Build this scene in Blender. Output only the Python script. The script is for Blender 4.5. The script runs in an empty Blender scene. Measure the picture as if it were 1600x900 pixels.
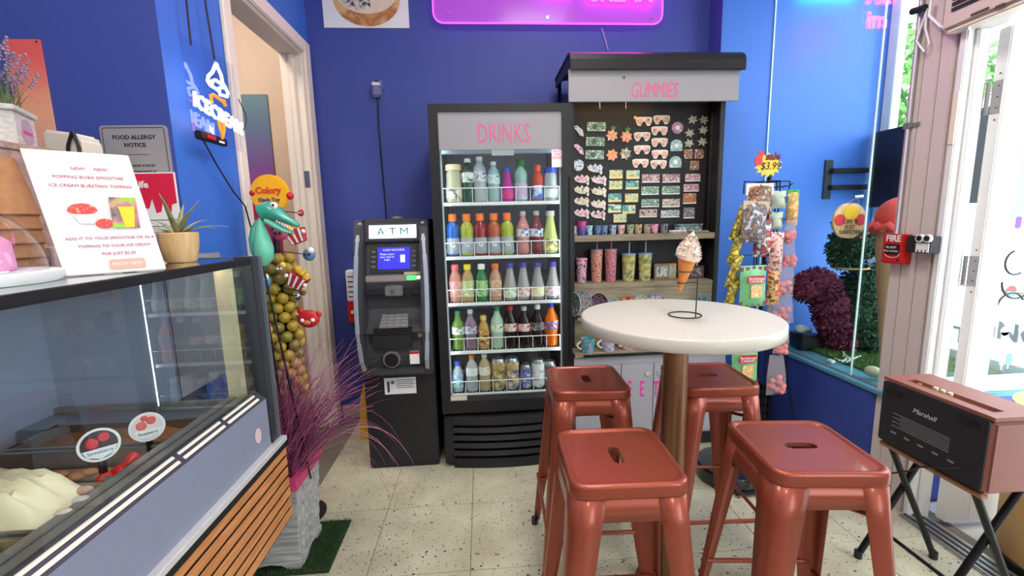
import bpy, bmesh, math, random
from mathutils import Matrix, Vector
random.seed(7)
S = bpy.context.scene
COL = S.collection
# ---------------------------------------------------------------- camera
FPX, CAMH, YAW, PITCH, ROLL = 680.0, 1.37, math.radians(3.8), math.radians(8.6), math.radians(1.37)
CAM = Vector((0, 0, CAMH))
FW = Vector((math.sin(YAW)*math.cos(PITCH), math.cos(YAW)*math.cos(PITCH), -math.sin(PITCH)))
R0 = FW.cross(Vector((0, 0, 1))).normalized(); U0 = R0.cross(FW)
RT = math.cos(ROLL)*R0 - math.sin(ROLL)*U0
UP = math.sin(ROLL)*R0 + math.cos(ROLL)*U0
cd = bpy.data.cameras.new('camera'); cam = bpy.data.objects.new('camera', cd); COL.objects.link(cam)
cd.sensor_fit = 'HORIZONTAL'; cd.sensor_width = 36; cd.lens = FPX/1600*36; cd.clip_start = .02; cd.clip_end = 200
mw = Matrix.Identity(4)
for i, v in enumerate((RT, UP, -FW)):
    for k in range(3): mw[k][i] = v[k]
mw.translation = CAM; cam.matrix_world = mw; S.camera = cam
# ---------------------------------------------------------------- world, light, exposure
w = bpy.data.worlds.new('sky'); S.world = w; w.use_nodes = True
bg = w.node_tree.nodes['Background']; bg.inputs[0].default_value = (.80, .90, 1, 1); bg.inputs[1].default_value = 7.0
def area(name, loc, sx, sy, power, col=(1, 1, 1), rot=(0, 0, 0)):
    d = bpy.data.lights.new(name, 'AREA'); d.shape = 'RECTANGLE'; d.size = sx; d.size_y = sy; d.energy = power; d.color = col
    o = bpy.data.objects.new(name, d); COL.objects.link(o); o.location = loc; o.rotation_euler = rot
    return o
CEIL = 3.25
LIGHTS = [(.55, 1.55), (.55, .1), (-.9, .2), (.55, -1.3)]
for (lx, ly) in LIGHTS: area('ceiling_panel_light', (lx, ly, CEIL-.05), .55, .55, 17, (1, .95, .88))
vs = S.view_settings; vs.view_transform = 'Standard'; vs.look = 'None'; vs.gamma = 1; vs.use_curve_mapping = False; area('added_hall_light', (-1.75, 2.35, CEIL-.06), .5, .5, 25, (1, .86, .68))  # unseen hall lamp added to brighten the hall and door jamb
vs.exposure = 0.12
# ---------------------------------------------------------------- helpers
def ray(px, py): return FW + (px-800)/FPX*RT - (py-450)/FPX*UP
def AY(px, py, y): d = ray(px, py); return CAM + d*(y/d.y)      # point of the wall plane y seen there
def AX(px, py, x): d = ray(px, py); return CAM + d*(x/d.x)
def AZ(px, py, z): d = ray(px, py); return CAM + d*((z-CAMH)/d.z)
def lin(c): 
    c = c/255
    return c/12.92 if c <= .04045 else ((c+.055)/1.055)**2.4
def L3(c): return (lin(c[0]), lin(c[1]), lin(c[2]), 1)
MATS = {}
def M(name, rgb=(200, 200, 200), r=.5, m=0, nz=.08, sc=25, bump=0, em=None, es=0, tr=0, al=1, coat=0, ior=1.45, sheen=0):
    if name in MATS: return MATS[name]
    t = bpy.data.materials.new(name); t.use_nodes = True; MATS[name] = t
    n = t.node_tree.nodes; l = t.node_tree.links; b = n['Principled BSDF']
    b.inputs['Roughness'].default_value = r; b.inputs['Metallic'].default_value = m; b.inputs['IOR'].default_value = ior
    b.inputs['Transmission Weight'].default_value = tr; b.inputs['Alpha'].default_value = al; b.inputs['Coat Weight'].default_value = coat
    tc = n.new('ShaderNodeTexCoord'); no = n.new('ShaderNodeTexNoise'); no.inputs['Scale'].default_value = sc; no.inputs['Detail'].default_value = 4
    l.new(tc.outputs['Object'], no.inputs['Vector'])
    mx = n.new('ShaderNodeMix'); mx.data_type = 'RGBA'
    c = L3(rgb); mx.inputs[6].default_value = tuple(v*(1-nz) for v in c[:3])+(1,); mx.inputs[7].default_value = tuple(min(1, v*(1+nz)) for v in c[:3])+(1,)
    l.new(no.outputs['Fac'], mx.inputs[0]); l.new(mx.outputs[2], b.inputs['Base Color'])
    if bump:
        bu = n.new('ShaderNodeBump'); bu.inputs['Strength'].default_value = bump; bu.inputs['Distance'].default_value = .002
        l.new(no.outputs['Fac'], bu.inputs['Height']); l.new(bu.outputs[0], b.inputs['Normal'])
    if es:
        b.inputs['Emission Color'].default_value = L3(em or rgb); b.inputs['Emission Strength'].default_value = es
    return t
def glassmat(name, tint=(235, 245, 245), refl=.5, rough=.0, op=0.0):
    if name in MATS: return MATS[name]
    t = bpy.data.materials.new(name); t.use_nodes = True; MATS[name] = t
    n = t.node_tree.nodes; l = t.node_tree.links; n.remove(n['Principled BSDF']); out = n['Material Output']
    tr = n.new('ShaderNodeBsdfTransparent'); tr.inputs[0].default_value = L3(tint)
    gl = n.new('ShaderNodeBsdfGlossy'); gl.inputs['Roughness'].default_value = rough
    fr = n.new('ShaderNodeFresnel'); fr.inputs[0].default_value = 1.45
    mu = n.new('ShaderNodeMath'); mu.operation = 'MULTIPLY'; mu.inputs[1].default_value = refl*2
    ge = n.new('ShaderNodeNewGeometry'); sb = n.new('ShaderNodeMath'); sb.operation = 'SUBTRACT'; sb.inputs[0].default_value = 1; l.new(ge.outputs['Backfacing'], sb.inputs[1])
    m1 = n.new('ShaderNodeMath'); m1.operation = 'MULTIPLY'; l.new(fr.outputs[0], m1.inputs[0]); l.new(sb.outputs[0], m1.inputs[1]); l.new(m1.outputs[0], mu.inputs[0])
    ms = n.new('ShaderNodeMixShader'); l.new(mu.outputs[0], ms.inputs[0]); l.new(tr.outputs[0], ms.inputs[1]); l.new(gl.outputs[0], ms.inputs[2])
    last = ms
    if op:
        df = n.new('ShaderNodeBsdfDiffuse'); df.inputs[0].default_value = L3(tint)
        m2 = n.new('ShaderNodeMixShader'); m2.inputs[0].default_value = op; l.new(ms.outputs[0], m2.inputs[1]); l.new(df.outputs[0], m2.inputs[2]); last = m2
    l.new(last.outputs[0], out.inputs[0])
    return t
def gradmat(name, stops, axis=2, lo=0, hi=1, r=.5, noise=0.0, sc=8):
    """print with bands of colour along a world axis"""
    if name in MATS: return MATS[name]
    t = bpy.data.materials.new(name); t.use_nodes = True; MATS[name] = t
    n = t.node_tree.nodes; l = t.node_tree.links; b = n['Principled BSDF']; b.inputs['Roughness'].default_value = r
    g = n.new('ShaderNodeTexCoord'); sp = n.new('ShaderNodeSeparateXYZ'); l.new(g.outputs['Object'], sp.inputs[0])
    mr = n.new('ShaderNodeMapRange'); mr.inputs[1].default_value = lo; mr.inputs[2].default_value = hi
    l.new(sp.outputs[axis], mr.inputs[0])
    no = n.new('ShaderNodeTexNoise'); no.inputs['Scale'].default_value = sc; l.new(g.outputs['Object'], no.inputs['Vector'])
    ad = n.new('ShaderNodeMath'); ad.operation = 'MULTIPLY_ADD'; ad.inputs[1].default_value = noise; l.new(no.outputs['Fac'], ad.inputs[0]); l.new(mr.outputs[0], ad.inputs[2])
    cr = n.new('ShaderNodeValToRGB'); e = cr.color_ramp.elements
    while len(e) < len(stops): e.new(.5)
    for q, (p, c) in zip(e, stops): q.position = p; q.color = L3(c)
    l.new(ad.outputs[0], cr.inputs[0]); l.new(cr.outputs[0], b.inputs['Base Color'])
    return t
def printmat(name, cols, sc=40, r=.45):
    """busy little souvenir print: cells of several colours"""
    if name in MATS: return MATS[name]
    t = bpy.data.materials.new(name); t.use_nodes = True; MATS[name] = t
    n = t.node_tree.nodes; l = t.node_tree.links; b = n['Principled BSDF']; b.inputs['Roughness'].default_value = r
    g = n.new('ShaderNodeTexCoord'); no = n.new('ShaderNodeTexNoise'); no.inputs['Scale'].default_value = sc; no.inputs['Detail'].default_value = 3
    l.new(g.outputs['Object'], no.inputs['Vector'])
    cr = n.new('ShaderNodeValToRGB'); cr.color_ramp.interpolation = 'LINEAR'; e = cr.color_ramp.elements
    while len(e) < len(cols): e.new(.5)
    k = len(cols)
    for i, (q, c) in enumerate(zip(e, cols)): q.position = 0 if i == 0 else .36+.28*(i-1)/max(1, k-2); q.color = L3(c)
    l.new(no.outputs['Fac'], cr.inputs[0]); l.new(cr.outputs[0], b.inputs['Base Color'])
    return t
class MB:
    def __init__(s): s.v = []; s.f = []
    def add(s, v, f):
        o = len(s.v); s.v += [tuple(q) for q in v]; s.f += [tuple(i+o for i in q) for q in f]; return s
    def box(s, x0, x1, y0, y1, z0, z1):
        return s.add([(x0,y0,z0),(x1,y0,z0),(x1,y1,z0),(x0,y1,z0),(x0,y0,z1),(x1,y0,z1),(x1,y1,z1),(x0,y1,z1)],
                     [(0,3,2,1),(4,5,6,7),(0,1,5,4),(1,2,6,5),(2,3,7,6),(3,0,4,7)])
    def prism(s, poly, ax, a, b):
        # poly of 2D points in the two axes other than ax
        n = len(poly); P = []
        for t in (a, b):
            for (u, w_) in poly: P.append({'x': (t, u, w_), 'y': (u, t, w_), 'z': (u, w_, t)}[ax])
        F = [tuple(range(n-1, -1, -1)), tuple(range(n, 2*n))] + [(i, (i+1) % n, n+(i+1) % n, n+i) for i in range(n)]
        return s.add(P, F)
    def hexa(s, q, off):
        # quad of 4 points thickened by vector off
        q = [Vector(p) for p in q]; off = Vector(off)
        return s.add(q+[p+off for p in q], [(3,2,1,0),(4,5,6,7),(0,1,5,4),(1,2,6,5),(2,3,7,6),(3,0,4,7)])
    def tube(s, pts, r, n=8, closed=False, r1=None):
        pts = [Vector(p) for p in pts]; k = len(pts); V = []; F = []
        ref = None
        for i, p in enumerate(pts):
            if closed: t = pts[(i+1) % k]-pts[i-1]
            else: t = pts[min(i+1, k-1)]-pts[max(i-1, 0)]
            t.normalize()
            if ref is None: ref = t.cross(Vector((0, 0, 1)) if abs(t.z) < .9 else Vector((1, 0, 0))).normalized()
            ref = (ref - t*ref.dot(t)).normalized(); b = t.cross(ref)
            rr = r if r1 is None else r+(r1-r)*i/(k-1)
            for j in range(n):
                a = 2*math.pi*j/n; V.append(p+rr*(math.cos(a)*ref+math.sin(a)*b))
        for i in range(k if closed else k-1):
            for j in range(n):
                a = i*n+j; b_ = i*n+(j+1) % n; c = ((i+1) % k)*n+(j+1) % n; d = ((i+1) % k)*n+j
                F.append((a, b_, c, d))
        if not closed: F += [tuple(range(n-1, -1, -1)), tuple(range((k-1)*n, k*n))]
        return s.add(V, F)
    def lathe(s, prof, c=(0, 0, 0), n=20, sx=1, sy=1):
        V = []; F = []; k = len(prof)
        for (r, z) in prof:
            for j in range(n):
                a = 2*math.pi*j/n; V.append((c[0]+sx*r*math.cos(a), c[1]+sy*r*math.sin(a), c[2]+z))
        for i in range(k-1):
            for j in range(n): F.append((i*n+j, i*n+(j+1) % n, (i+1)*n+(j+1) % n, (i+1)*n+j))
        F.append(tuple(range(n-1, -1, -1))); F.append(tuple(range((k-1)*n, k*n)))
        return s.add(V, F)
    def ball(s, c, r, n=10, m=6, sx=1, sy=1, sz=1):
        pr = [(max(1e-4, r*math.sin(math.pi*i/m)), -r*sz*math.cos(math.pi*i/m)) for i in range(m+1)]
        return s.lathe(pr, c, n, sx, sy)
    def disc(s, c, r, y0, y1, n=24, ry=None):
        # disc facing -y
        return s.prism([(c[0]+r*math.cos(2*math.pi*i/n), c[2]+(ry or r)*math.sin(2*math.pi*i/n)) for i in range(n)], 'y', y0, y1)
    def xf(s, m):
        s.v = [tuple(m @ Vector(p)) for p in s.v]; return s
def rrect(x0, x1, z0, z1, r, n=4):
    P = []
    for (cx, cz, a0) in ((x1-r, z1-r, 0), (x0+r, z1-r, 90), (x0+r, z0+r, 180), (x1-r, z0+r, 270)):
        for i in range(n+1):
            a = math.radians(a0+90*i/n); P.append((cx+r*math.cos(a), cz+r*math.sin(a)))
    return P
def mesh_obj(name, me, mat, parent):
    o = bpy.data.objects.new(name, me); COL.objects.link(o)
    if mat is not None:
        me.materials.clear(); me.materials.append(mat)
    if parent is not None:
        o.parent = parent
        pm = Matrix.Translation(parent.location) @ parent.rotation_euler.to_matrix().to_4x4() @ Matrix.Diagonal(parent.scale).to_4x4()
        g = parent.parent
        if g is not None:
            pm = Matrix.Identity(4) if parent.type == 'MESH' else pm
        if parent.type == 'EMPTY': o.matrix_parent_inverse = pm.inverted()
    return o
def B(mb, name, mat, parent=None, bevel=0, seg=2, smooth=False):
    me = bpy.data.meshes.new(name); me.from_pydata(mb.v, [], mb.f); me.update()
    bm = bmesh.new(); bm.from_mesh(me)
    bmesh.ops.recalc_face_normals(bm, faces=bm.faces)
    if bevel:
        ed = [e for e in bm.edges if len(e.link_faces) == 2 and e.calc_face_angle(0) > .5]
        bmesh.ops.bevel(bm, geom=ed, offset=bevel, segments=seg, affect='EDGES', clamp_overlap=True)
    bm.to_mesh(me); bm.free()
    if smooth:
        for p in me.polygons: p.use_smooth = True
        try: me.set_sharp_from_angle(angle=math.radians(45))
        except Exception: pass
    return mesh_obj(name, me, mat, parent)
def tag(o, label, cat=None, group=None, kind=None):
    o['label'] = label
    if cat: o['category'] = cat
    if group: o['group'] = group
    if kind: o['kind'] = kind
    return o
def struct(o, label=None):
    o['kind'] = 'structure'
    if label: o['label'] = label
    return o
def thing(name, label, cat, loc=(0, 0, 0), rz=0, group=None):
    o = bpy.data.objects.new(name, None); COL.objects.link(o); o.location = loc; o.rotation_euler = (0, 0, rz); o.empty_display_size = .05
    return tag(o, label, cat, group)
def setmat(o, m):
    if m is None: return
    o.material_slots[0].link = 'OBJECT'; o.material_slots[0].material = m
def dup(root, loc, rz=0, label=None, mats={}, sc=None, group=None, only=None):
    def cp(o, par):
        c = o.copy(); COL.objects.link(c); c.parent = par
        if par is not None: c.matrix_parent_inverse = o.matrix_parent_inverse.copy()
        base = o.name.split('.')[0]
        if base in mats: setmat(c, mats[base])
        for ch in o.children: cp(ch, c)
        return c
    r = cp(root, None); r.location = loc; r.rotation_euler = (0, 0, rz)
    if sc: r.scale = (sc, sc, sc) if not isinstance(sc, tuple) else sc
    if label: r['label'] = label
    if group: r['group'] = group
    return r
ORI = {'F': Matrix(((1,0,0),(0,0,-1),(0,1,0))), 'L': Matrix(((0,0,-1),(-1,0,0),(0,1,0))), 'R': Matrix(((0,0,1),(1,0,0),(0,1,0))), 'U': Matrix.Identity(3)}
def text(s, size, mat, parent, loc, ori='F', ext=.0006, sx=1, name='lettering', align='CENTER', bold=0, tilt=None, shear=0, spacing=1):
    c = bpy.data.curves.new(name, 'FONT'); c.body = s; c.size = size; c.extrude = ext; c.align_x = align; c.align_y = 'CENTER'; c.resolution_u = 2
    c.offset = bold; c.shear = shear; c.space_character = spacing
    t = bpy.data.objects.new('tmp', c); COL.objects.link(t)
    dg = bpy.context.evaluated_depsgraph_get(); me = bpy.data.meshes.new_from_object(t.evaluated_get(dg)); bpy.data.objects.remove(t)
    m3 = ORI[ori] if isinstance(ori, str) else ori
    mx = Matrix.Translation(loc) @ (m3.to_4x4()) @ (tilt or Matrix.Identity(4)) @ Matrix.Diagonal((sx, 1, 1, 1))
    me.transform(mx); me.name = name
    return mesh_obj(name, me, mat, parent)
# ================================================================ materials of the shell
XL, XR, YA, YB, YR = -1.06, 1.92, 1.655, 3.05, 2.89
YN = -2.4; XW = -2.6
m_blue = M('blue_wall_paint', (64, 78, 156), r=.55, nz=.05, sc=6, bump=.05)
m_blue_daylit = M('daylit_blue_wall_paint', (62, 114, 206), r=.5, nz=.05, sc=5, bump=.05)  # the walls' one blue, with daylight put into its colour
m_navy = M('navy_knee_wall_paint', (58, 78, 160), r=.55, nz=.08, sc=9, bump=.08)
m_trim = M('white_trim_paint', (244, 230, 212), r=.45, nz=.015, sc=12)
m_cream = M('cream_hall_paint', (232, 205, 170), r=.6, nz=.04, sc=6)
m_pinkish = M('pale_mauve_wood_paint', (216, 202, 195), r=.5, nz=.05, sc=10)
m_white = M('white_paint', (238, 238, 236), r=.4, nz=.02)
m_ceil = M('ceiling_paint', (235, 235, 232), r=.8, nz=.03)
m_black = M('black_plastic', (26, 26, 29), r=.42, nz=.15, sc=40)
m_black_metal = M('black_metal', (20, 20, 22), r=.4, m=.3, nz=.1)
m_wire = M('black_wire', (14, 14, 16), r=.4, nz=.1)
m_steel = M('brushed_steel', (185, 187, 190), r=.32, m=.9, nz=.08, sc=60)
m_chrome = M('chrome', (225, 225, 228), r=.12, m=1, nz=.03)
m_glass = glassmat('clear_glass', (250, 253, 252), .45)
m_glass_case = glassmat('display_glass', (246, 250, 251), 1.2)
m_acryl = glassmat('clear_acrylic', (250, 250, 253), .5)
m_wire_white = M('white_coated_wire', (235, 238, 238), r=.35, nz=.03)
m_paper = M('white_paper', (240, 238, 236), r=.7, nz=.02)
m_ink = M('dark_ink', (40, 38, 42), r=.7, nz=.1)
m_pink_ink = M('pink_vinyl', (232, 92, 150), r=.45, nz=.05)
m_red = M('red_plastic', (200, 32, 36), r=.35, nz=.06)
m_greyvinyl = M('silver_grey_panel', (156, 152, 156), r=.45, nz=.05, sc=120)
# terrazzo tile
def terrazzo():
    t = bpy.data.materials.new('speckled_floor_tile'); t.use_nodes = True
    n = t.node_tree.nodes; l = t.node_tree.links; b = n['Principled BSDF']; b.inputs['Roughness'].default_value = .32
    g = n.new('ShaderNodeNewGeometry')
    base = n.new('ShaderNodeTexNoise'); base.inputs['Scale'].default_value = 5; base.inputs['Detail'].default_value = 8; l.new(g.outputs['Position'], base.inputs['Vector'])
    cr = n.new('ShaderNodeValToRGB'); cr.color_ramp.elements[0].position = .35; cr.color_ramp.elements[0].color = L3((180, 175, 148)); cr.color_ramp.elements[1].position = .65; cr.color_ramp.elements[1].color = L3((202, 198, 172))
    l.new(base.outputs['Fac'], cr.inputs[0]); last = cr.outputs[0]
    for sc, thr, keep, col in ((26, .15, .55, (30, 30, 62)), (60, .2, .6, (70, 66, 78)), (95, .22, .6, (150, 120, 92)), (42, .16, .72, (24, 26, 60))):
        mp = n.new('ShaderNodeMapping'); mp.inputs['Location'].default_value = (sc*.37, sc*.11, 0); mp.inputs['Scale'].default_value = (1, 1.35, 0.0)
        l.new(g.outputs['Position'], mp.inputs[0])
        v = n.new('ShaderNodeTexVoronoi'); v.inputs['Scale'].default_value = sc; l.new(mp.outputs[0], v.inputs['Vector'])
        lt = n.new('ShaderNodeMath'); lt.operation = 'LESS_THAN'; lt.inputs[1].default_value = thr; l.new(v.outputs['Distance'], lt.inputs[0])
        sp = n.new('ShaderNodeSeparateColor'); l.new(v.outputs['Color'], sp.inputs[0])
        gt = n.new('ShaderNodeMath'); gt.operation = 'GREATER_THAN'; gt.inputs[1].default_value = keep; l.new(sp.outputs[0], gt.inputs[0])
        mu = n.new('ShaderNodeMath'); mu.operation = 'MULTIPLY'; l.new(lt.outputs[0], mu.inputs[0]); l.new(gt.outputs[0], mu.inputs[1])
        mx = n.new('ShaderNodeMix'); mx.data_type = 'RGBA'; l.new(mu.outputs[0], mx.inputs[0]); l.new(last, mx.inputs[6]); mx.inputs[7].default_value = L3(col); last = mx.outputs[2]
    l.new(last, b.inputs['Base Color'])
    return t
m_tile = terrazzo()
def woodmat(name, c0, c1, axis=1, r=.5, sc=6, bands=3.0):
    if name in MATS: return MATS[name]
    t = bpy.data.materials.new(name); t.use_nodes = True; MATS[name] = t
    n = t.node_tree.nodes; l = t.node_tree.links; b = n['Principled BSDF']; b.inputs['Roughness'].default_value = r
    g = n.new('ShaderNodeTexCoord'); mp = n.new('ShaderNodeMapping'); s_ = [sc*4]*3; s_[axis] = sc*.35; mp.inputs['Scale'].default_value = s_
    l.new(g.outputs['Object'], mp.inputs[0])
    no = n.new('ShaderNodeTexNoise'); no.inputs['Scale'].default_value = bands; no.inputs['Detail'].default_value = 6; no.inputs['Distortion'].default_value = .6; l.new(mp.outputs[0], no.inputs['Vector'])
    cr = n.new('ShaderNodeValToRGB'); cr.color_ramp.elements[0].position = .3; cr.color_ramp.elements[0].color = L3(c0); cr.color_ramp.elements[1].position = .7; cr.color_ramp.elements[1].color = L3(c1)
    l.new(no.outputs['Fac'], cr.inputs[0]); l.new(cr.outputs[0], b.inputs['Base Color'])
    bu = n.new('ShaderNodeBump'); bu.inputs['Strength'].default_value = .15; bu.inputs['Distance'].default_value = .002; l.new(no.outputs['Fac'], bu.inputs['Height']); l.new(bu.outputs[0], b.inputs['Normal'])
    return t
# ================================================================ shell
fl = struct(B(MB().box(XW, XR+.12, YN, YB+.9, -.1, -.004), 'floor', M('floor_screed', (120, 112, 100), r=.8)), 'speckled cream tile floor')
tile_me = None
for i in range(-3, 6):
    for j in range(-4, 4):
        x0, y0 = -.09+.41*i, 1.56+.42*j
        x1, y1 = x0+.41, y0+.42
        if i < -2 and y0 > 1.6: continue
        x1c = min(x1, XR-.0); y1c = min(y1, YB)
        if x1c-x0 < .03 or y1c-y0 < .03: continue
        full = (x1c == x1 and y1c == y1)
        if full and tile_me:
            o = mesh_obj('tile', tile_me, None, fl); o.location = (x0, y0, 0)
        else:
            o = B(MB().box(.0015, x1c-x0-.0015, .0015, y1c-y0-.0015, -.01, 0), 'tile', m_tile, fl, bevel=.0008, seg=1); o.location = (x0, y0, 0)
            if full: tile_me = o.data
struct(B(MB().box(XW, 3.1, YN, 4.4, CEIL, CEIL+.1), 'ceiling', m_ceil))
# back wall, its return beside the kiosk, daylit blue wall of the display nook
struct(B(MB().box(XL-.14, 1.575, YB, YB+.12, 0, CEIL), 'wall_back', m_blue))
struct(B(MB().box(1.575, 2.79, YR, YB+.12, 0, CEIL), 'wall_nook_back', m_blue_daylit))
struct(B(MB().box(1.571, 1.576, YR+.001, YB, 0, CEIL), 'wall_return', m_blue))
# left wall with the doorway
dy0, dy1, dz = 2.10, 2.93, 2.43
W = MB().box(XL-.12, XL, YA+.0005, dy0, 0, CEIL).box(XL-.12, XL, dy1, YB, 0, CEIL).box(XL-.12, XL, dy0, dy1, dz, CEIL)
struct(B(W, 'wall_left', m_blue_daylit))
struct(B(MB().box(XW, XL-.0008, YA, YA+.05, 0, CEIL), 'wall_behind_counter', m_blue))
struct(B(MB().box(XW-.1, XW, YN, 4.4, 0, CEIL), 'wall_far_left', m_blue))
struct(B(MB().box(XW, XR, YN-.1, YN, 0, CEIL), 'wall_front', m_white))
# hall behind the doorway
struct(B(MB().box(XW, XL-.12, 3.4, 3.5, 0, CEIL), 'wall_hall_back', m_cream))
struct(B(MB().box(XL-.13, XL-.121, YB-.1, 3.4, 0, CEIL), 'wall_hall_right', m_cream))
# door casing
D1 = struct(thing('door_1', 'white door frame of the hall doorway in the left wall', 'x'), None); del D1['category']
c = .075
def casing(nm, *b): return B(MB().box(*b), nm, m_trim, D1, bevel=.006)
casing('jamb', XL-.13, XL+.004, dy0-.0, dy0+.02, 0, dz)
casing('jamb', XL-.13, XL+.004, dy1-.02, dy1, 0, dz)
casing('head_jamb', XL-.13, XL+.004, dy0+.02, dy1-.02, dz-.02, dz)
casing('casing', XL, XL+.022, dy0-.055, dy0+.006, 0, dz+.075)
casing('casing', XL, XL+.022, dy1-.006, dy1+.085, 0, dz+.075)
casing('head_casing', XL, XL+.022, dy0+.006, dy1-.006, dz-.006, dz+.075)
casing('door_stop', XL-.08, XL-.045, dy1-.034, dy1-.02, 0, dz-.02)
casing('door_stop', XL-.08, XL-.045, dy0+.02, dy0+.034, 0, dz-.02)
B(MB().box(XL-.044, XL-.012, dy1-.024, dy1-.0195, 1.62, 1.72), 'hinge', m_steel, D1)
m_bb = M('pale_grey_baseboard', (205, 190, 178), r=.5, nz=.06)
struct(B(MB().box(XL+.024, 1.57, YB-.014, YB, 0, .10), 'baseboard_back', m_bb, bevel=.003))
# hall mural and decor
mu0 = AY(372, 148, 3.4); mu1 = AY(418, 148, 3.4)
m_mural = gradmat('sunset_mural_print', [(0, (150, 40, 90)), (.48, (196, 58, 108)), (.66, (134, 92, 150)), (.86, (104, 124, 146)), (1, (112, 142, 148))], 2, 1.0, 2.31, noise=.08, sc=4)
MU = thing('mural_panel', 'teal to magenta sunset mural panel on the hall wall', 'mural', (-1.8, 3.38, .8))
B(MB().box(-2.3, mu1.x, 3.385, 3.399, .8, mu1.z), 'print', m_mural, MU, bevel=.002)
pl = MB()
for k in range(9):
    a = math.radians(20+140*k/8); c0 = Vector((-1.66, 3.383, 1.45)); d = Vector((math.cos(a), 0, math.sin(a))); nrm = Vector((-d.z, 0, d.x))
    tip = c0+d*.17+Vector((0, 0, -.03*abs(d.x))); mid = c0+d*.1
    pl.hexa([c0-nrm*.004, mid-nrm*.018, tip, mid+nrm*.018], (0, .0015, 0))
B(pl, 'palm_leaf_print', M('magenta_palm_print', (214, 36, 90), r=.6), MU)
# right: knee wall, sill, display nook
struct(B(MB().box(XR-.035, XR+.06, 1.9, YR, 0, .505), 'wall_knee', m_navy, bevel=.004))
m_sill = M('teal_blue_sill_paint', (92, 150, 172), r=.4, nz=.12, sc=14)
struct(B(MB().box(XR-.045, 2.77, 1.78, YR, .505, .525), 'trim_1', m_sill, bevel=.003), 'pale teal display sill along the right wall')
XO = 2.74   # outer shop window of the nook
WN = struct(thing('window_1', 'tall outer shop window of the display nook', 'x', (XO, 2.4, .5))); del WN['category']
m_alu = M('pale_green_white_frame', (226, 238, 232), r=.4, nz=.03)
B(MB().box(XO-.03, XO+.03, YR-.07, YR, .525, CEIL), 'frame_post', m_alu, WN, bevel=.004)
B(MB().box(XO-.03, XO+.03, 1.87, YR-.07, .525, .58), 'frame_rail', m_alu, WN, bevel=.004)
B(MB().box(XO-.03, XO+.03, 1.87, YR-.07, 2.95, 3.02), 'frame_rail', m_alu, WN, bevel=.004)
B(MB().box(XO-.003, XO+.003, 1.87, YR-.07, .58, 2.95), 'pane', m_glass, WN)
B(MB().box(XR+.09, XO-.03, 1.835, 1.841, .58, 2.95), 'side_pane', m_glass, WN)
B(MB().box(XR+.09, XO+.03, 1.80, 1.87, .525, .58), 'frame_rail', m_alu, WN, bevel=.004); B(MB().box(XR+.09, XO+.03, 1.80, 1.87, 2.95, 3.02), 'frame_rail', m_alu, WN, bevel=.004)
B(MB().box(XO-.03, XO+.03, 1.80, 1.87, .58, 2.95), 'frame_post', m_alu, WN, bevel=.004)
struct(B(MB().box(XR, XO+.03, 1.80, YR, 3.02, CEIL), 'wall_nook_top', m_pinkish))
struct(B(MB().box(XR+.09, XO, 1.78, YR, 0, .505), 'wall_nook_base', m_navy))
# inner sliding glass: two sheets with a polished joint
WG = struct(thing('window_2', 'inner glass sheets closing the display nook', 'x', (XR, 2.4, .525))); del WG['category']
gj = AX(1330, 570, XR).y
B(MB().box(XR-.003, XR+.003, gj, YR-.002, .528, CEIL), 'pane', m_glass, WG)
B(MB().box(XR+.006, XR+.012, 1.9, gj+.05, .528, CEIL), 'pane', m_glass, WG)
m_edge = M('polished_glass_edge', (205, 235, 232), r=.15, nz=.02)
B(MB().box(XR-.004, XR+.004, gj-.006, gj, .528, CEIL), 'glass_edge', m_edge, WG)
B(MB().box(XR-.004, XR+.004, YR-.008, YR-.0025, .528, CEIL), 'glass_edge', m_edge, WG)
B(MB().box(XR-.008, XR+.016, 1.9, YR-.002, .525, .529), 'bottom_track', M('grey_glass_track', (120, 140, 142), r=.4, m=.5), WG)
# column between nook and door
m_col = m_pinkish
CO = struct(B(MB().box(XR-.012, XR+.09, 1.69, 1.9, 0, CEIL), 'wall_column', m_col), 'pale mauve panelled post beside the shop door')
for (a, b_) in ((1.845, 1.897), (1.778, 1.842), (1.718, 1.775)):
    B(MB().box(XR-.024, XR-.012, a, b_, .0, CEIL), 'panel_board', m_col, CO, bevel=.003)
# shop door: frame, head, leaf opened outwards
D2 = struct(thing('door_2', 'white glazed shop door standing open to the street', 'x', (XR, 1.65, 0))); del D2['category']
def dp(nm, b_, mat=m_white, bev=.004): return B(MB().box(*b_), nm, mat, D2, bevel=bev)
dp('frame_post', (XR-.03, XR+.05, 1.672, 1.70, 0, 2.1)); dp('frame_stop', (XR+.0, XR+.05, 1.655, 1.672, 0, 2.06))
dp('frame_head', (XR-.03, XR+.06, .72, 1.70, 2.06, 2.12)); dp('frame_post', (XR-.03, XR+.05, .68, .72, 0, 2.12))
dp('threshold', (XR-.06, XR+.05, .72, 1.69, -.003, .012), m_steel)
for k in range(3): dp('threshold_rib', (XR-.045+k*.03, XR-.035+k*.03, .72, 1.68, .0121, .016), M('dark_steel', (90, 88, 86), r=.4, m=.8), 0)
LX, LY = 1.985, 1.60
stile = dp('stile', (LX, LX+.105, LY, LY+.045, .02, 2.05), M('door_white_paint', (238, 236, 232), r=.4, nz=.03))
dp('stile', (2.80, 2.90, LY, LY+.045, .02, 2.05), MATS['door_white_paint'])
dp('rail', (LX+.105, 2.80, LY, LY+.045, .02, .22), MATS['door_white_paint']); dp('rail', (LX+.105, 2.80, LY, LY+.045, 1.95, 2.05), MATS['door_white_paint'])
dp('pane', (LX+.105, 2.80, LY+.02, LY+.026, .22, 1.95), m_glass, 0)
m_hinge = M('grey_hinge_steel', (165, 160, 158), r=.35, m=.6)
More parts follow.
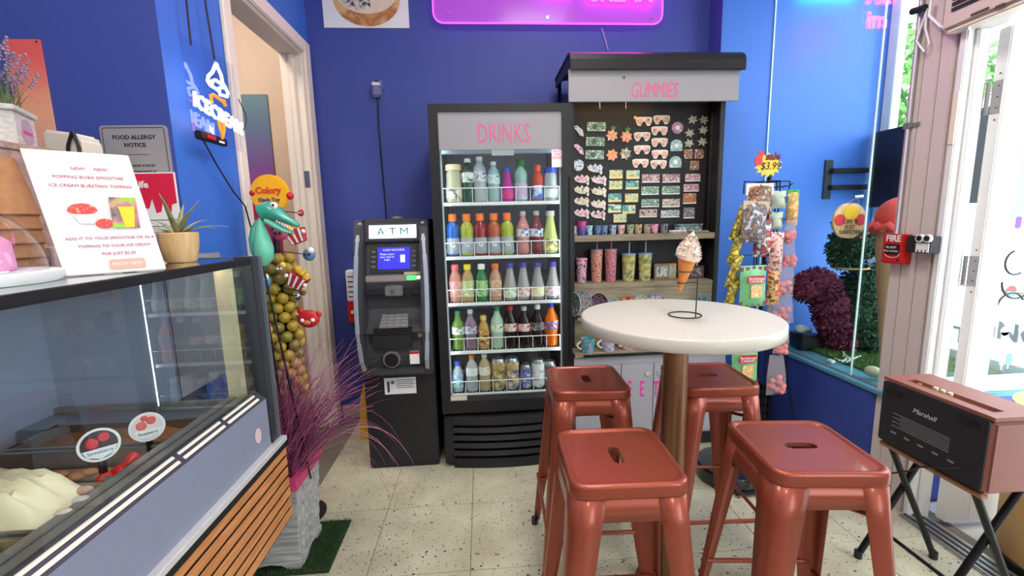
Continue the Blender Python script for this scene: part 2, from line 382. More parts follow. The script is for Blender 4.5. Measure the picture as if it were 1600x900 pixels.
for hz in (1.80, 1.13, .3):
    h = MB().box(LX-.003, LX, LY+.004, LY+.04, hz-.06, hz+.06).box(XR+.05, XR+.053, 1.658, 1.672, hz-.06, hz+.06)
    hg = B(h, 'hinge', m_hinge, D2)
    B(MB().tube([(LX-.006, LY+.05, hz-.06), (LX-.006, LY+.05, hz+.06)], .007, 8), 'hinge_barrel', m_hinge, hg, smooth=True)
    sc = MB()
    for s_ in (-.085, -.04, 0, .04, .085): sc.tube([(LX-.005, LY+.018, hz+s_), (LX-.002, LY+.018, hz+s_)], .003, 6)
    B(sc, 'screw', M('screw_steel', (110, 105, 100), r=.4, m=.8), hg)
# wall over the door and shop front towards the camera
struct(B(MB().box(XR, XR+.1, .0, 1.69, 2.12, CEIL), 'wall_over_door', m_pinkish))
struct(B(MB().box(XR, XR+.1, YN, .68, 0, .5).box(XR, XR+.1, YN, -.7, 2.6, CEIL).box(XR, XR+.1, .0, .68, .5, 2.12).box(XR, XR+.1, -.7, .0, .5, CEIL), 'wall_right', m_pinkish))
W3 = struct(thing('window_3', 'unseen shop front window added for daylight on the left wall', 'x', (XR, -1, .5))); del W3['category']
B(MB().box(XR+.03, XR+.036, YN, -.7, .5, 2.6), 'pane', m_glass, W3)  # unseen window, added to let daylight onto the left wall
# door decals and glazing prints
m_decal_w = M('white_decal', (245, 245, 245), r=.5); m_decal_b = M('blue_decal', (110, 190, 225), r=.5); m_decal_p = M('purple_decal', (120, 70, 160), r=.5); m_decal_k = M('black_decal', (40, 42, 50), r=.5); m_decal_r = M('coral_decal', (235, 80, 80), r=.5)
def pos(px, py): return AY(px, py, LY+.019)
def popsicle(px, py, mat, h=.05):
    p = pos(px, py); q = MB().prism(rrect(p.x-h*.22, p.x+h*.22, p.z-h*.3, p.z+h*.5, h*.2), 'y', LY+.0185, LY+.0198)
    o = B(q, 'popsicle_decal', mat, D2); B(MB().box(p.x-h*.05, p.x+h*.05, LY+.0185, LY+.0198, p.z-h*.6, p.z-h*.3), 'decal_stick', m_decal_w, o)
popsicle(1591, 350, m_decal_p, .06); popsicle(1566, 565, M('pink_decal', (245, 190, 200)), .06); popsicle(1576, 563, m_decal_b, .06)
p = pos(1569, 530); B(MB().prism([(p.x-.02, p.z+.03), (p.x, p.z-.05), (p.x+.02, p.z+.03)], 'y', LY+.0185, LY+.0198).disc((p.x, 0, p.z+.035), .021, LY+.0185, LY+.0198), 'cone_decal', m_decal_w, D2)
p = pos(1580, 455); B(MB().disc((p.x, 0, p.z), .024, LY+.0185, LY+.0198), 'round_logo_decal', m_decal_r, D2); B(MB().prism([(p.x-.024, p.z), (p.x+.024, p.z-.004), (p.x+.015, p.z-.02), (p.x-.012, p.z-.021)], 'y', LY+.017, LY+.0184), 'logo_wave_decal', m_decal_b, D2)
for (px, py, r_, a0, a1) in ((1588, 410, .05, 110, 300), (1590, 440, .07, 180, 330), (1578, 480, .06, 30, 170)):
    p = pos(px, py); B(MB().tube([(p.x+r_*math.cos(math.radians(a0+(a1-a0)*i/12)), LY+.018, p.z+r_*math.sin(math.radians(a0+(a1-a0)*i/12))) for i in range(13)], .004, 6), 'swirl_decal', m_decal_k, D2)
# ================================================================ street outside
m_pave = M('pale_pavement', (200, 198, 192), r=.8, nz=.08, sc=3)
struct(B(MB().box(XR+.12, 30, -20, 30, -.12, -.02), 'ground_street', m_pave), 'pale sunlit pavement outside the shop door')
BD = thing('street_building', 'white building across the street beyond the open door', 'building', (9, 8, 0))
B(MB().box(9, 9.4, -6, 16, 0, 3.6), 'facade', M('white_render', (236, 238, 236), r=.8), BD)
for k in range(5):
    wdw = B(MB().box(8.97, 9.01, 1+2.4*k, 2.4+2.4*k, 1.2, 3.0), 'window', M('grey_shop_glass', (120, 150, 165), r=.15), BD)
    B(MB().box(8.94, 8.969, .95+2.4*k, 2.45+2.4*k, 1.1, 1.2), 'window_sill', m_white, wdw)
# sign board outside
SB = thing('street_sign_board', 'pale green street sign board with dark capital letters seen through the door', 'sign', (4.2, 3.0, 0))
a = AX(1488, 505, 4.2); b_ = AX(1592, 505, 4.2)
a2 = AX(1500, 590, 4.2)
B(MB().box(4.2, 4.23, min(a.y, b_.y)-.15, max(a.y, b_.y)+.15, a2.z, a.z+.05), 'board', M('pale_green_board', (196, 218, 205), r=.6), SB)
B(MB().box(4.22, 4.26, a.y-.1, a.y-.04, -.02, a2.z).box(4.22, 4.26, b_.y+.04, b_.y+.1, -.02, a2.z), 'legs', m_steel, SB)
p = AX(1499, 525, 4.19); text('T', .2, m_decal_k, SB, (4.195, p.y, p.z), 'L', bold=.004)
p = AX(1574, 520, 4.19); text('SING', .2, m_decal_k, SB, (4.195, p.y, p.z), 'L', bold=.004)
# tree behind the nook window
def foliage(center, R, n, leaf, seed, flat=1.0):
    rnd = random.Random(seed); V = []; F = []
    for i in range(n):
        u = rnd.uniform(-1, 1); a = rnd.uniform(0, 2*math.pi); rr = R*(.75+.3*rnd.random()); s_ = math.sqrt(1-u*u)
        d = Vector((s_*math.cos(a), s_*math.sin(a), u)); p = Vector(center)+Vector((d.x*rr, d.y*rr, d.z*rr*flat))
        t = Vector((rnd.uniform(-1, 1), rnd.uniform(-1, 1), rnd.uniform(-1, 1))).normalized(); q = d.cross(t).normalized(); t = (t+d*.6).normalized()
        L_ = leaf*rnd.uniform(.7, 1.3); k = len(V)
        V += [tuple(p), tuple(p+t*L_*.5+q*L_*.28), tuple(p+t*L_), tuple(p+t*L_*.5-q*L_*.28)]; F.append((k, k+1, k+2, k+3))
    return V, F
TR = thing('street_tree', 'leafy green street tree outside the nook window', 'tree', (5.6, 4.6, 0))
tp = AX(1428, 140, 5.6)
TR.location = (5.6, tp.y, 0)
B(MB().tube([(5.6, tp.y, -.02), (5.62, tp.y+.03, 1.2), (5.6, tp.y, tp.z)], .1, 8, r1=.05), 'trunk', woodmat('bark', (80, 64, 50), (120, 100, 80), 2), TR, smooth=True)
mb = MB()
for k, (dx, dy_, dz_, rr) in enumerate(((0, 0, 0, .45), (.2, -.35, .1, .35), (-.1, .3, -.3, .35), (.1, -.1, .5, .4))):
    V, F = foliage((5.6+dx, tp.y+dy_, tp.z+dz_), rr, 350, .14, k); mb.add(V, F)
tag(B(mb, 'foliage', M('leaf_green', (110, 160, 70), r=.6, nz=.4, sc=4), TR), 'small green leaves', kind='stuff')
# tan bin outside by the door
BN = thing('tan_bin', 'tan round litter bin with black foot ring at the shop door', 'bin', (2.36, 1.42, 0))
q = AZ(1560, 862, .01)
BN.location = (2.205, 1.32, -.02)
B(MB().lathe([(.212, .05), (.214, .06), (.22, .62), (.222, .66), (.2, .665), (.0, .665)], (2.205, 1.32, -.02), 32), 'body', M('tan_bin_plastic', (196, 160, 104), r=.5, nz=.1, sc=80), BN, smooth=True)
B(MB().lathe([(.218, 0), (.222, .01), (.222, .05), (.2, .055), (0, .056)], (2.205, 1.32, -.02), 32), 'foot_ring', m_black, BN, smooth=True)
# ceiling light fixtures
for i, (lx, ly) in enumerate(LIGHTS):
    c_ = thing('ceiling_light', ['square ceiling light panel over the bar table', 'square ceiling light panel near the shop door', 'square ceiling light panel over the glass counter', 'square ceiling light panel at the front of the shop'][i], 'light', (lx, ly, CEIL-.02), 0, 'ceiling light panels')
    B(MB().box(lx-.32, lx+.32, ly-.32, ly+.32, CEIL-.03, CEIL-.001), 'frame', m_white, c_, bevel=.004)
    B(MB().box(lx-.28, lx+.28, ly-.28, ly+.28, CEIL-.034, CEIL-.0305), 'diffuser', M('lit_diffuser', (255, 250, 240), es=3), c_)

c_ = thing('added_hall_panel', 'unseen ceiling light added to brighten the hall behind the doorway', 'light', (-1.75, 2.35, CEIL-.03))
B(MB().box(-2.03, -1.47, 2.07, 2.63, CEIL-.03, CEIL-.001), 'frame', m_white, c_, bevel=.004); B(MB().box(-1.99, -1.51, 2.11, 2.59, CEIL-.034, CEIL-.0305), 'diffuser', MATS['lit_diffuser'], c_)
# ================================================================ bar stools
m_cop = M('copper_painted_steel', (156, 74, 54), r=.40, m=.5, nz=.06, sc=50, coat=.3)
def rr_pts(h, r, n=5, sub=6):
    P = rrect(-h, h, -h, h, r, n); out = []
    for i, p in enumerate(P):
        out.append(p); q = P[(i+1) % len(P)]
        if (i+1) % (n+1) == 0: out += [(p[0]+(q[0]-p[0])*k/(sub+1), p[1]+(q[1]-p[1])*k/(sub+1)) for k in range(1, sub+1)]
    return out
def make_stool(label):
    t = thing('bar_stool', label, 'stool', group='copper bar stools at the round table')
    H = .765; n = 5
    # seat: pressed sheet with raised rim and a slot hole
    rings = [(.1512, H-.036, .040), (.1512, H-.030, .040), (.1512, H-.0095, .040), (.1498, H-.004, .039), (.146, H-.0008, .038), (.142, H, .037), (.138, H-.001, .036), (.1345, H-.0050, .0345), (.132, H-.0060, .033), (.128, H-.0060, .031)]
    V = []; F = []; K = 4*(n+1)+24
    for (h, z, r) in rings:
        for (x, y) in rr_pts(h, r, n): V.append((x, y, z))
    for i in range(len(rings)-1):
        for j in range(K): F.append((i*K+j, i*K+(j+1) % K, (i+1)*K+(j+1) % K, (i+1)*K+j))
    hole = []
    for j in range(K):
        x, y = rr_pts(.128, .031, n)[j]; a = math.atan2(y, x)
        # rounded slot along x
        ca, sa = math.cos(a), math.sin(a); sx_, sr = .028, .0165
        d = 1e9
        if abs(sa) > 1e-6:
            tt = sr/abs(sa)
            if abs(tt*ca) <= sx_: d = tt
        if d > 1e8:
            cx = sx_*(1 if ca > 0 else -1); bq = cx*ca; d = bq+math.sqrt(max(0, bq*bq-cx*cx+sr*sr))
        hole.append((d*ca, d*sa))
    o = len(V); V += [(x, y, H-.0060) for (x, y) in hole]; i = len(rings)-1
    for j in range(K): F.append((i*K+j, i*K+(j+1) % K, o+(j+1) % K, o+j))
    o2 = len(V); V += [(x, y, H-.016) for (x, y) in hole]
    for j in range(K): F.append((o+j, o+(j+1) % K, o2+(j+1) % K, o2+j))
    seat = B(MB().add(V, F), 'seat', m_cop, t, smooth=True)
    so = seat.modifiers.new('s', 'SOLIDIFY'); so.thickness = .0016; so.offset = -1
    # apron
    def ring(h0, z0, h1, z1, r0, r1):
        P0 = [(x, y, z0) for x, y in rr_pts(h0, r0, n)]; P1 = [(x, y, z1) for x, y in rr_pts(h1, r1, n)]
        return MB().add(P0+P1, [(j, (j+1) % K, K+(j+1) % K, K+j) for j in range(K)])
    ap = B(ring(.1492, H-.030, .1547, H-.092, .040, .042), 'apron', m_cop, t, smooth=True)
    so = ap.modifiers.new('s', 'SOLIDIFY'); so.thickness = .0016
    # legs: rounded angle section that tapers and splays
    def leg(sx_, sy_):
        V = []; F = []; prof = []
        levels = 9
        for i in range(levels):
            f = i/(levels-1); z = (H-.031)*(1-f)+.012*f
            half = .1495+(.215-.1495)*f; wd = .086*(1-f)+.032*f; r = .04*(1-f)+.018*f
            pts = [(half-wd, half)] + [(half-r+r*math.cos(math.radians(90-90*k/5)), half-r+r*math.sin(math.radians(90-90*k/5))) for k in range(6)] + [(half, half-wd)]
            for (x, y) in pts: V.append((x*sx_, y*sy_, z))
        k = 8
        for i in range(levels-1):
            for j in range(k-1): F.append((i*k+j, i*k+j+1, (i+1)*k+j+1, (i+1)*k+j))
        return MB().add(V, F)
    for sx_ in (-1, 1):
        for sy_ in (-1, 1):
            lo = B(leg(sx_, sy_), 'leg', m_cop, t, smooth=True)
            so = lo.modifiers.new('s', 'SOLIDIFY'); so.thickness = .0022
            q = .207
            B(MB().tube([(q*sx_, q*sy_, .0), (q*sx_, q*sy_, .016), (q*sx_*.997, q*sy_*.997, .03)], .016, 10), 'rubber_foot', m_black, lo, smooth=True)
    # foot rails and cross braces
    zr = .23; h = .152+(.215-.152)*(1-zr/.72)
    for k in range(4):
        a = math.pi/2*k; c_, s_ = math.cos(a), math.sin(a)
        zz = zr if k % 2 else zr+.03
        P = [(-h+.012, -h+.004, zz), (h-.012, -h+.004, zz)]
        B(MB().tube([(x*c_-y*s_, x*s_+y*c_, z) for x, y, z in P], .0075, 8), 'foot_rail', m_cop, t, smooth=True)
    hb = .158
    br = MB()
    for (sx_, sy_) in ((1, 1), (-1, 1)):
        br.tube([(-.14*sx_, -.14*sy_, H-.13), (0, 0, H-.135), (.14*sx_, .14*sy_, H-.13)], .006, 6)
    B(br, 'under_seat_brace', m_cop, t, smooth=True)
    return t
st = make_stool('copper bar stool nearest the camera at the left, its seat slot pointing at the fridge')
st.location = (.333, 1.045, 0); st.rotation_euler = (0, 0, math.radians(88)); st.scale = (.94, .94, 1)
dup(st, (.835, 1.036, 0), math.radians(-6), 'copper bar stool at the front right, beside the brown speaker', sc=(.94, .94, 1))
dup(st, (.387, 1.605, 0), math.radians(88), 'copper bar stool between the drinks fridge and the round table', sc=(.94, .94, 1))
dup(st, (.862, 1.580, 0), math.radians(-3), 'copper bar stool behind the table post, next to the candy rack', sc=(.94, .94, 1))
# ================================================================ table
tx, ty, tz = .662, 1.425, 1.04
TB = thing('bar_table', 'tall round bar table with white speckled top and bronze post', 'table', (tx, ty, 0))
m_stone = M('white_speckled_stone', (206, 202, 188), r=.35, nz=.16, sc=220)
TR_ = .326
B(MB().lathe([(.0, -.042), (TR_-.006, -.042), (TR_, -.036), (TR_, -.005), (TR_-.003, -.001), (TR_-.008, 0), (0, 0)], (tx, ty, tz), 72), 'table_top', m_stone, TB, smooth=True)
m_bronze = M('brushed_bronze', (150, 112, 84), r=.35, m=.75, nz=.06, sc=60)
B(MB().lathe([(.042, .03), (.042, .99)], (tx, ty, 0), 28), 'post', m_bronze, TB, smooth=True)
B(MB().lathe([(.11, 0), (.11, .008), (.05, .012), (0, .012)], (tx, ty, .986), 28), 'mounting_plate', m_black_metal, TB, smooth=True)
B(MB().lathe([(.0, 0), (.115, 0), (.12, .006), (.11, .014), (.06, .03), (.0, .032)], (tx, ty, 0), 40), 'base', m_bronze, TB, smooth=True)
# cone stand and cone
cx, cy = AZ(1070, 493, tz).x, AZ(1070, 493, tz).y
CS = thing('cone_stand', 'thin black wire cone stand on the white table top', 'stand', (cx, cy, tz))
rg = .053
B(MB().tube([(cx+rg*math.cos(2*math.pi*i/32), cy+rg*math.sin(2*math.pi*i/32), tz+.0025) for i in range(32)], .0022, 6, True), 'base_ring', m_wire, CS, smooth=True)
rodb = AZ(1076, 498, tz+.003); ry = cy-.02
rod0 = Vector((cx+.012, cy-rg+.002, tz+.003)); tipz = AY(1077, 427, rod0.y).z
B(MB().tube([rod0, (rod0.x+.003, rod0.y, tipz-.005), (rod0.x+.001, rod0.y+.004, tipz)], .002, 6), 'rod', m_wire, CS, smooth=True)
ct = AY(1072, 424, cy); cb = AY(1062, 457, cy)      # wire ring level and cone tip
tipp = AY(1062, 456, rod0.y+.0); topc = AY(1074, 404, rod0.y+.0)
ax_ = (topc-tipp).normalized(); Lc = (topc-tipp).length
zq = Vector((0, 0, 1)).rotation_difference(ax_).to_matrix().to_4x4()
def cone_xf(): return Matrix.Translation(tipp) @ zq
cr_ = .030
def cr_at(f): return .004+(cr_-.004)*f
cc = tipp+ax_*Lc*.62
B(MB().tube([cc+Vector(((cr_at(.62)+.003)*math.cos(2*math.pi*i/24), (cr_at(.62)+.003)*math.sin(2*math.pi*i/24), 0)) for i in range(24)], .0018, 6, True), 'cone_ring', m_wire, CS, smooth=True)
c2 = tipp+ax_*Lc*.27
B(MB().tube([c2+Vector(((cr_at(.27)+.003)*math.cos(2*math.pi*i/20), (cr_at(.27)+.003)*math.sin(2*math.pi*i/20), 0)) for i in range(20)], .0016, 6, True), 'cone_ring', m_wire, CS, smooth=True)
B(MB().tube([rod0+Vector((.003, 0, tipz-rod0.z-.03)), c2+Vector((cr_at(.27)+.003, 0, 0))], .0016, 6), 'ring_arm', m_wire, CS, smooth=True)
B(MB().tube([rod0+Vector((.003, 0, tipz-rod0.z-.003)), cc+Vector((cr_at(.62)+.003, 0, 0))], .0016, 6), 'ring_arm', m_wire, CS, smooth=True)
IC = thing('ice_cream_cone', 'soft serve ice cream cone with coloured sprinkles held in the wire stand', 'ice cream', tipp)
m_waffle = M('waffle_cone', (226, 138, 66), r=.6, nz=.25, sc=120, bump=.4)
B(MB().lathe([(.001, 0), (.005, .006), (cr_*.97, Lc), (cr_*.9, Lc+.001), (0, Lc*.98)], (0, 0, 0), 24).xf(cone_xf()), 'cone', m_waffle, IC, smooth=True)
V = []; F = []
m_serve = M('pale_soft_serve', (240, 212, 190), r=.5, nz=.06, bump=.2)
sw = MB(); pts = []
prof = [(.0, Lc-.004), (.034, Lc-.002), (.040, Lc+.010), (.036, Lc+.020), (.037, Lc+.027), (.030, Lc+.038), (.031, Lc+.044), (.021, Lc+.056), (.021, Lc+.061), (.010, Lc+.074), (.004, Lc+.084), (.0, Lc+.09)]
N_ = 28
for i, (r_, z_) in enumerate(prof):
    for j in range(N_):
        a = 2*math.pi*j/N_; rr = r_*(1+.05*math.cos(3*a+z_*120)); V.append((rr*math.cos(a), rr*math.sin(a), z_+.006*math.sin(a)*(1 if r_ > .01 else .3)))
for i in range(len(prof)-1):
    for j in range(N_): F.append((i*N_+j, i*N_+(j+1) % N_, (i+1)*N_+(j+1) % N_, (i+1)*N_+j))
B(MB().add(V, F).xf(cone_xf()), 'swirl', m_serve, IC, smooth=True)
for nm, col, sd in (('sprinkles', (225, 90, 110), 1), ('sprinkles', (120, 170, 200), 2), ('sprinkles', (240, 235, 225), 3), ('sprinkles', (150, 190, 120), 4)):
    rn = random.Random(sd); sp = MB()
    for k in range(60):
        f = rn.random(); zz = Lc+.005+.07*f; r_ = [r0+(r1-r0)*(zz-z0)/(z1-z0) for (r0, z0), (r1, z1) in zip(prof[1:], prof[2:]) if z0 <= zz <= z1][0]+.0006; a = rn.uniform(0, 6.28); d = Vector((rn.uniform(-1, 1), rn.uniform(-1, 1), rn.uniform(-1, 1))).normalized()*.0028
        p_ = Vector((r_*math.cos(a), r_*math.sin(a), zz)); sp.tube([p_-d, p_+d], .0016, 4)
    tag(B(sp.xf(cone_xf()), nm, M('sprinkle_%d' % sd, col, r=.4), IC), 'coloured sugar sprinkles', kind='stuff')
# ================================================================ drinks fridge
fx0, fx1, fy, fyb, fz = -.252, .486, 2.33, 3.02, 1.97
FR = thing('drinks_fridge', 'tall black glass-door fridge full of bottled drinks', 'fridge', ((fx0+fx1)/2, (fy+fyb)/2, 0))
t_ = .035
body = MB().box(fx0, fx0+t_, fy+.06, fyb, .06, fz).box(fx1-t_, fx1, fy+.06, fyb, .06, fz).box(fx0+t_, fx1-t_, fyb-.04, fyb, .06, fz).box(fx0+t_, fx1-t_, fy+.06, fyb-.04, fz-.05, fz).box(fx0+t_, fx1-t_, fy+.06, fyb-.04, .06, .385)
B(body, 'cabinet', m_black, FR)
m_liner = M('pale_grey_liner', (215, 225, 232), r=.4, nz=.03)
li = MB().box(fx0+t_, fx0+t_+.006, fy+.07, fyb-.04, .386, fz-.05).box(fx1-t_-.006, fx1-t_, fy+.07, fyb-.04, .386, fz-.05).box(fx0+t_+.006, fx1-t_-.006, fyb-.046, fyb-.04, .386, fz-.05).box(fx0+t_+.006, fx1-t_-.006, fy+.07, fyb-.046, fz-.056, fz-.05)
B(li, 'liner', M('dark_liner', (96, 98, 106), r=.5, nz=.1), FR)
# door
gx0, gx1, gz0, gz1 = -.203, .434, .385, 1.932
dfm = MB().box(fx0, gx0, fy, fy+.05, .315, fz).box(gx1, fx1, fy, fy+.05, .315, fz).box(gx0, gx1, fy, fy+.05, gz1, fz).box(gx0, gx1, fy, fy+.05, .315, gz0)
DR = B(dfm, 'door', m_black, FR)
m_led = M('cool_led_strip', (235, 245, 255), es=15)
B(MB().box(gx0, gx0+.008, fy+.036, fy+.044, gz0, gz1-.18).box(gx1-.008, gx1, fy+.036, fy+.044, gz0, gz1-.18), 'gasket', M('pale_gasket', (200, 212, 222), r=.5), DR)
B(MB().box(gx0, gx1, fy+.018, fy+.024, gz0, gz1), 'pane', m_glass, DR)
B(MB().box(gx0, gx1, fy+.010, fy+.017, 1.745, gz1), 'header_panel', m_greyvinyl, DR)
hp = AY(787, 209, fy)
text('DRINKS', .135, m_pink_ink, DR, (hp.x+.0, fy+.0088, hp.z), 'F', sx=.56, name='header_lettering', bold=-.001, spacing=1.05)
B(MB().box(fx1-.016, fx1-.004, fy-.012, fy, .6, 1.6), 'door_handle', m_black, DR, bevel=.003)
q = AY(871, 247, fy); B(MB().box(q.x-.028, q.x+.026, fy+.011, fy+.0165, q.z-.045, q.z+.045), 'notice_sticker', m_paper, DR)
text('PLEASE\nSHUT\nTHE\nDOOR', .017, m_pink_ink, DR, (q.x, fy+.0103, q.z+.028), 'F', name='notice_lettering', ext=.0003)
q = AY(717, 622, fy); B(MB().box(q.x-.046, q.x+.046, fy-.002, fy, q.z-.014, q.z+.014), 'maker_plate', M('worn_white_label', (222, 210, 190), r=.5), DR, bevel=.002)
# interior light strips
B(MB().box(gx0-.012, gx0-.002, fy+.062, fy+.068, .42, 1.9), 'light_strip', m_led, FR)
B(MB().box(gx1+.002, gx1+.012, fy+.062, fy+.068, .42, 1.9), 'light_strip', m_led, FR)
B(MB().box(-.16, .39, fy+.10, fy+.13, 1.88, 1.895), 'light_strip', m_led, FR)
q = AY(785, 238, fy+.12); B(MB().box(q.x-.06, q.x+.06, fy+.094, fy+.0975, q.z-.02, q.z+.022), 'thermometer_label', m_paper, FR)
B(MB().box(-.20, .43, fy+.098, fy+.14, 1.74, 1.80), 'evaporator_shroud', M('grey_shroud', (170, 184, 196), r=.4), FR)
# grille below
gr = MB()
def bow(x): f = (x-fx0)/(fx1-fx0); return fy-.012-.035*math.sin(math.pi*max(0, min(1, f)))
NX = 14; xs = [fx0+.055+(fx1-fx0-.11)*i/NX for i in range(NX+1)]
def bowed(z0, z1, off, th):
    V = []; F = []
    for x in xs:
        y = bow(x)+off; V += [(x, y, z0), (x, y+th*.35, z1), (x, y+th, z1), (x, y+th, z0)]
    for i in range(NX):
        for j in range(4): F.append((i*4+j, i*4+(j+1) % 4, (i+1)*4+(j+1) % 4, (i+1)*4+j))
    F += [(3, 2, 1, 0), (NX*4, NX*4+1, NX*4+2, NX*4+3)]
    return MB().add(V, F)
GR = B(MB().box(fx0+.005, fx1-.005, fy+.03, fy+.06, .0, .31), 'kick_panel', M('black_grille_back', (10, 10, 12), r=.6), FR)
B(bowed(.255, .30, 0, .04), 'grille_rim', m_black, GR)
for k in range(4): B(bowed(.21-.046*k, .234-.046*k, 0, .035), 'grille_slat', m_black, GR)
B(bowed(.0, .05, -.002, .04), 'grille_rim', m_black, GR)
for q in ((fx0+.005, fx0+.058), (fx1-.058, fx1-.005)): B(MB().box(*q, fy-.014, fy+.03, .02, .30), 'grille_end', m_black, GR, bevel=.008)
# shelves
SH = [1.482, 1.189, .928, .648, .394]
syf = 2.415
for k, z in enumerate(SH):
    sh = B(MB().box(gx0-.005, gx1+.005, syf, syf+.012, z-.018, z), 'shelf', m_wire_white, FR, bevel=.002)
    mb = MB()
    for i in range(30): mb.tube([(gx0+.01+i*.0214, syf+.01, z-.006), (gx0+.01+i*.0214, fyb-.06, z-.006)], .002, 4)
    B(mb, 'shelf_wires', m_wire_white, sh)
    fe = MB().tube([(gx0, syf-.004, z+.075), (gx1, syf-.004, z+.075)], .0028, 6)
    for i in range(9):
        x = gx0+.004+i*(gx1-gx0-.008)/8; fe.tube([(x, syf-.004, z), (x, syf-.004, z+.075)], .0018, 4)
    B(fe, 'front_rail', m_wire_white, sh)
    B(MB().box(gx0-.004, gx1+.004, fyb-.2, fyb-.19, z-.004, z+.0), 'shelf_back', m_wire_white, sh)
# ---------------- bottles
m_cap = {k: M('cap_'+k, v, r=.35, nz=.04) for k, v in dict(orange=(240, 120, 40), white=(238, 238, 238), blue=(40, 70, 190), green=(40, 130, 70), yellow=(240, 220, 40), red=(210, 40, 36), silver=(190, 190, 192), pink=(240, 110, 110), purple=(70, 60, 170)).items()}
def liq(n, c): return M('drink_'+n, c, r=.08, nz=.05, tr=.35, coat=.5, ior=1.33)
def band(n, cols, sc=60): return printmat('label_'+n, cols, sc)
PROF = {
 'sport': ([(.018, 0), (.032, .003), (.034, .012), (.034, .05), (.0335, .10), (.031, .112), (.034, .124), (.034, .150), (.030, .168), (.020, .182), (.0165, .188), (.0165, .194), (0, .194)], (.0348, .012, .100), (.021, .192, .232)),
 'soda': ([(.016, 0), (.029, .003), (.033, .014), (.032, .045), (.030, .07), (.034, .095), (.034, .14), (.030, .158), (.020, .180), (.0135, .198), (.0125, .212), (0, .212)], (.0347, .094, .138), (.0145, .208, .232)),
 'water': ([(.018, 0), (.030, .003), (.033, .010), (.033, .06), (.031, .08), (.033, .10), (.033, .15), (.028, .17), (.017, .186), (.0135, .195), (.0135, .205), (0, .205)], (.0338, .10, .15), (.0152, .202, .222)),
 'tea': ([(.018, 0), (.030, .002), (.032, .008), (.032, .125), (.029, .145), (.020, .165), (.0165, .176), (.0165, .184), (0, .184)], (.0328, .03, .12), (.019, .182, .212)),
 'juice': ([(.018, 0), (.030, .003), (.034, .015), (.034, .075), (.027, .105), (.021, .14), (.017, .168), (.0165, .180), (0, .180)], (.0346, .018, .07), (.0195, .176, .202)),
 'can': ([(.024, 0), (.027, .004), (.031, .012), (.031, .135), (.027, .148), (.025, .152), (.022, .150), (0, .149)], (.0314, .014, .134), (.008, .1495, .1515)),
 'jar': ([(.03, 0), (.042, .003), (.045, .012), (.045, .07), (.040, .11), (.040, .15), (.034, .165), (.034, .172), (0, .172)], (.0455, .02, .068), (.042, .166, .195)),
}
def make_bottle(kind):
    pr, (lr, l0, l1), (cr, c0, c1) = PROF[kind]
    nm = {'can': 'drink_can', 'jar': 'drink_jar'}.get(kind, 'drink_bottle')
    t = thing(nm, 'proto', 'can' if kind == 'can' else ('jar' if kind == 'jar' else 'bottle'))
    B(MB().lathe(pr, n=18), 'body', m_white, t, smooth=True)
    # label follows the profile
    def rad(z):
        for (r0, z0), (r1, z1) in zip(pr, pr[1:]):
            if z0 <= z <= z1 and z1 > z0: return r0+(r1-r0)*(z-z0)/(z1-z0)
        return lr
    zs = [l0+(l1-l0)*i/5 for i in range(6)]
    lp = [(rad(z)+.0007, z) for z in zs]
    V = []; F = []
    for (r_, z_) in lp:
        for j in range(18): a = 2*math.pi*j/18; V.append((r_*math.cos(a), r_*math.sin(a), z_))
    for i in range(5):
        for j in range(18): F.append((i*18+j, i*18+(j+1) % 18, (i+1)*18+(j+1) % 18, (i+1)*18+j))
    B(MB().add(V, F), 'label_band', m_white, t, smooth=True)
    if kind == 'can': B(MB().lathe([(0, c0), (.012, c0), (.012, c1), (0, c1)], (0, -.004, 0), 10, .7, 1), 'pull_tab', m_steel, t)
    else: B(MB().lathe([(0, c0), (cr, c0), (cr, c1-.003), (cr-.003, c1), (0, c1)], n=16), 'cap', m_white, t, smooth=True)
    return t
BP = {}
def bottle(kind, px, row, liqm, labm, capm, label, sc=1.0, dy=0.0, group=None):
    p = AY(px, 400, 2.465)
    # column under that pixel on this shelf
    z = SH[row]; lo, hi = -.3, .55
    best = min((abs(proj(x, 2.465+dy, z+.08)[0]-px), x) for x in [lo+(hi-lo)*i/400 for i in range(401)])[1]
    loc = (best, 2.465+dy, z+.001)
    key = kind; wf_ = .98 if kind == 'jar' else 1.09
    mats = {'body': liqm, 'label_band': labm, 'cap': capm, 'pull_tab': m_steel}
    if key not in BP: BP[key] = make_bottle(key); r = BP[key]; r.location = loc; r.scale = (sc*wf_, sc*wf_, sc); r['label'] = label; r['group'] = 'drinks in the glass-door fridge'; [setmat(c, mats.get(c.name.split('.')[0])) for c in r.children]; return r
    r = dup(BP[key], loc, 0, label, mats, (sc*wf_, sc*wf_, sc), 'drinks in the glass-door fridge')
    return r
def proj(x, y, z):
    v = Vector((x, y, z))-CAM; d = v.dot(FW); return 800+FPX*v.dot(RT)/d, 450-FPX*v.dot(UP)/d
WB = (240, 240, 240)
G_lab = printmat('label_sport_grey', [(176, 182, 192), (168, 174, 184), (160, 166, 178), (140, 146, 160)], 18)
f = lambda cx: 685+cx/5.145
g = lambda cx: 685+cx/3.915
clear = M('drink_clear', (222, 232, 236), r=.05, nz=.02, tr=.55, coat=.5, ior=1.33)
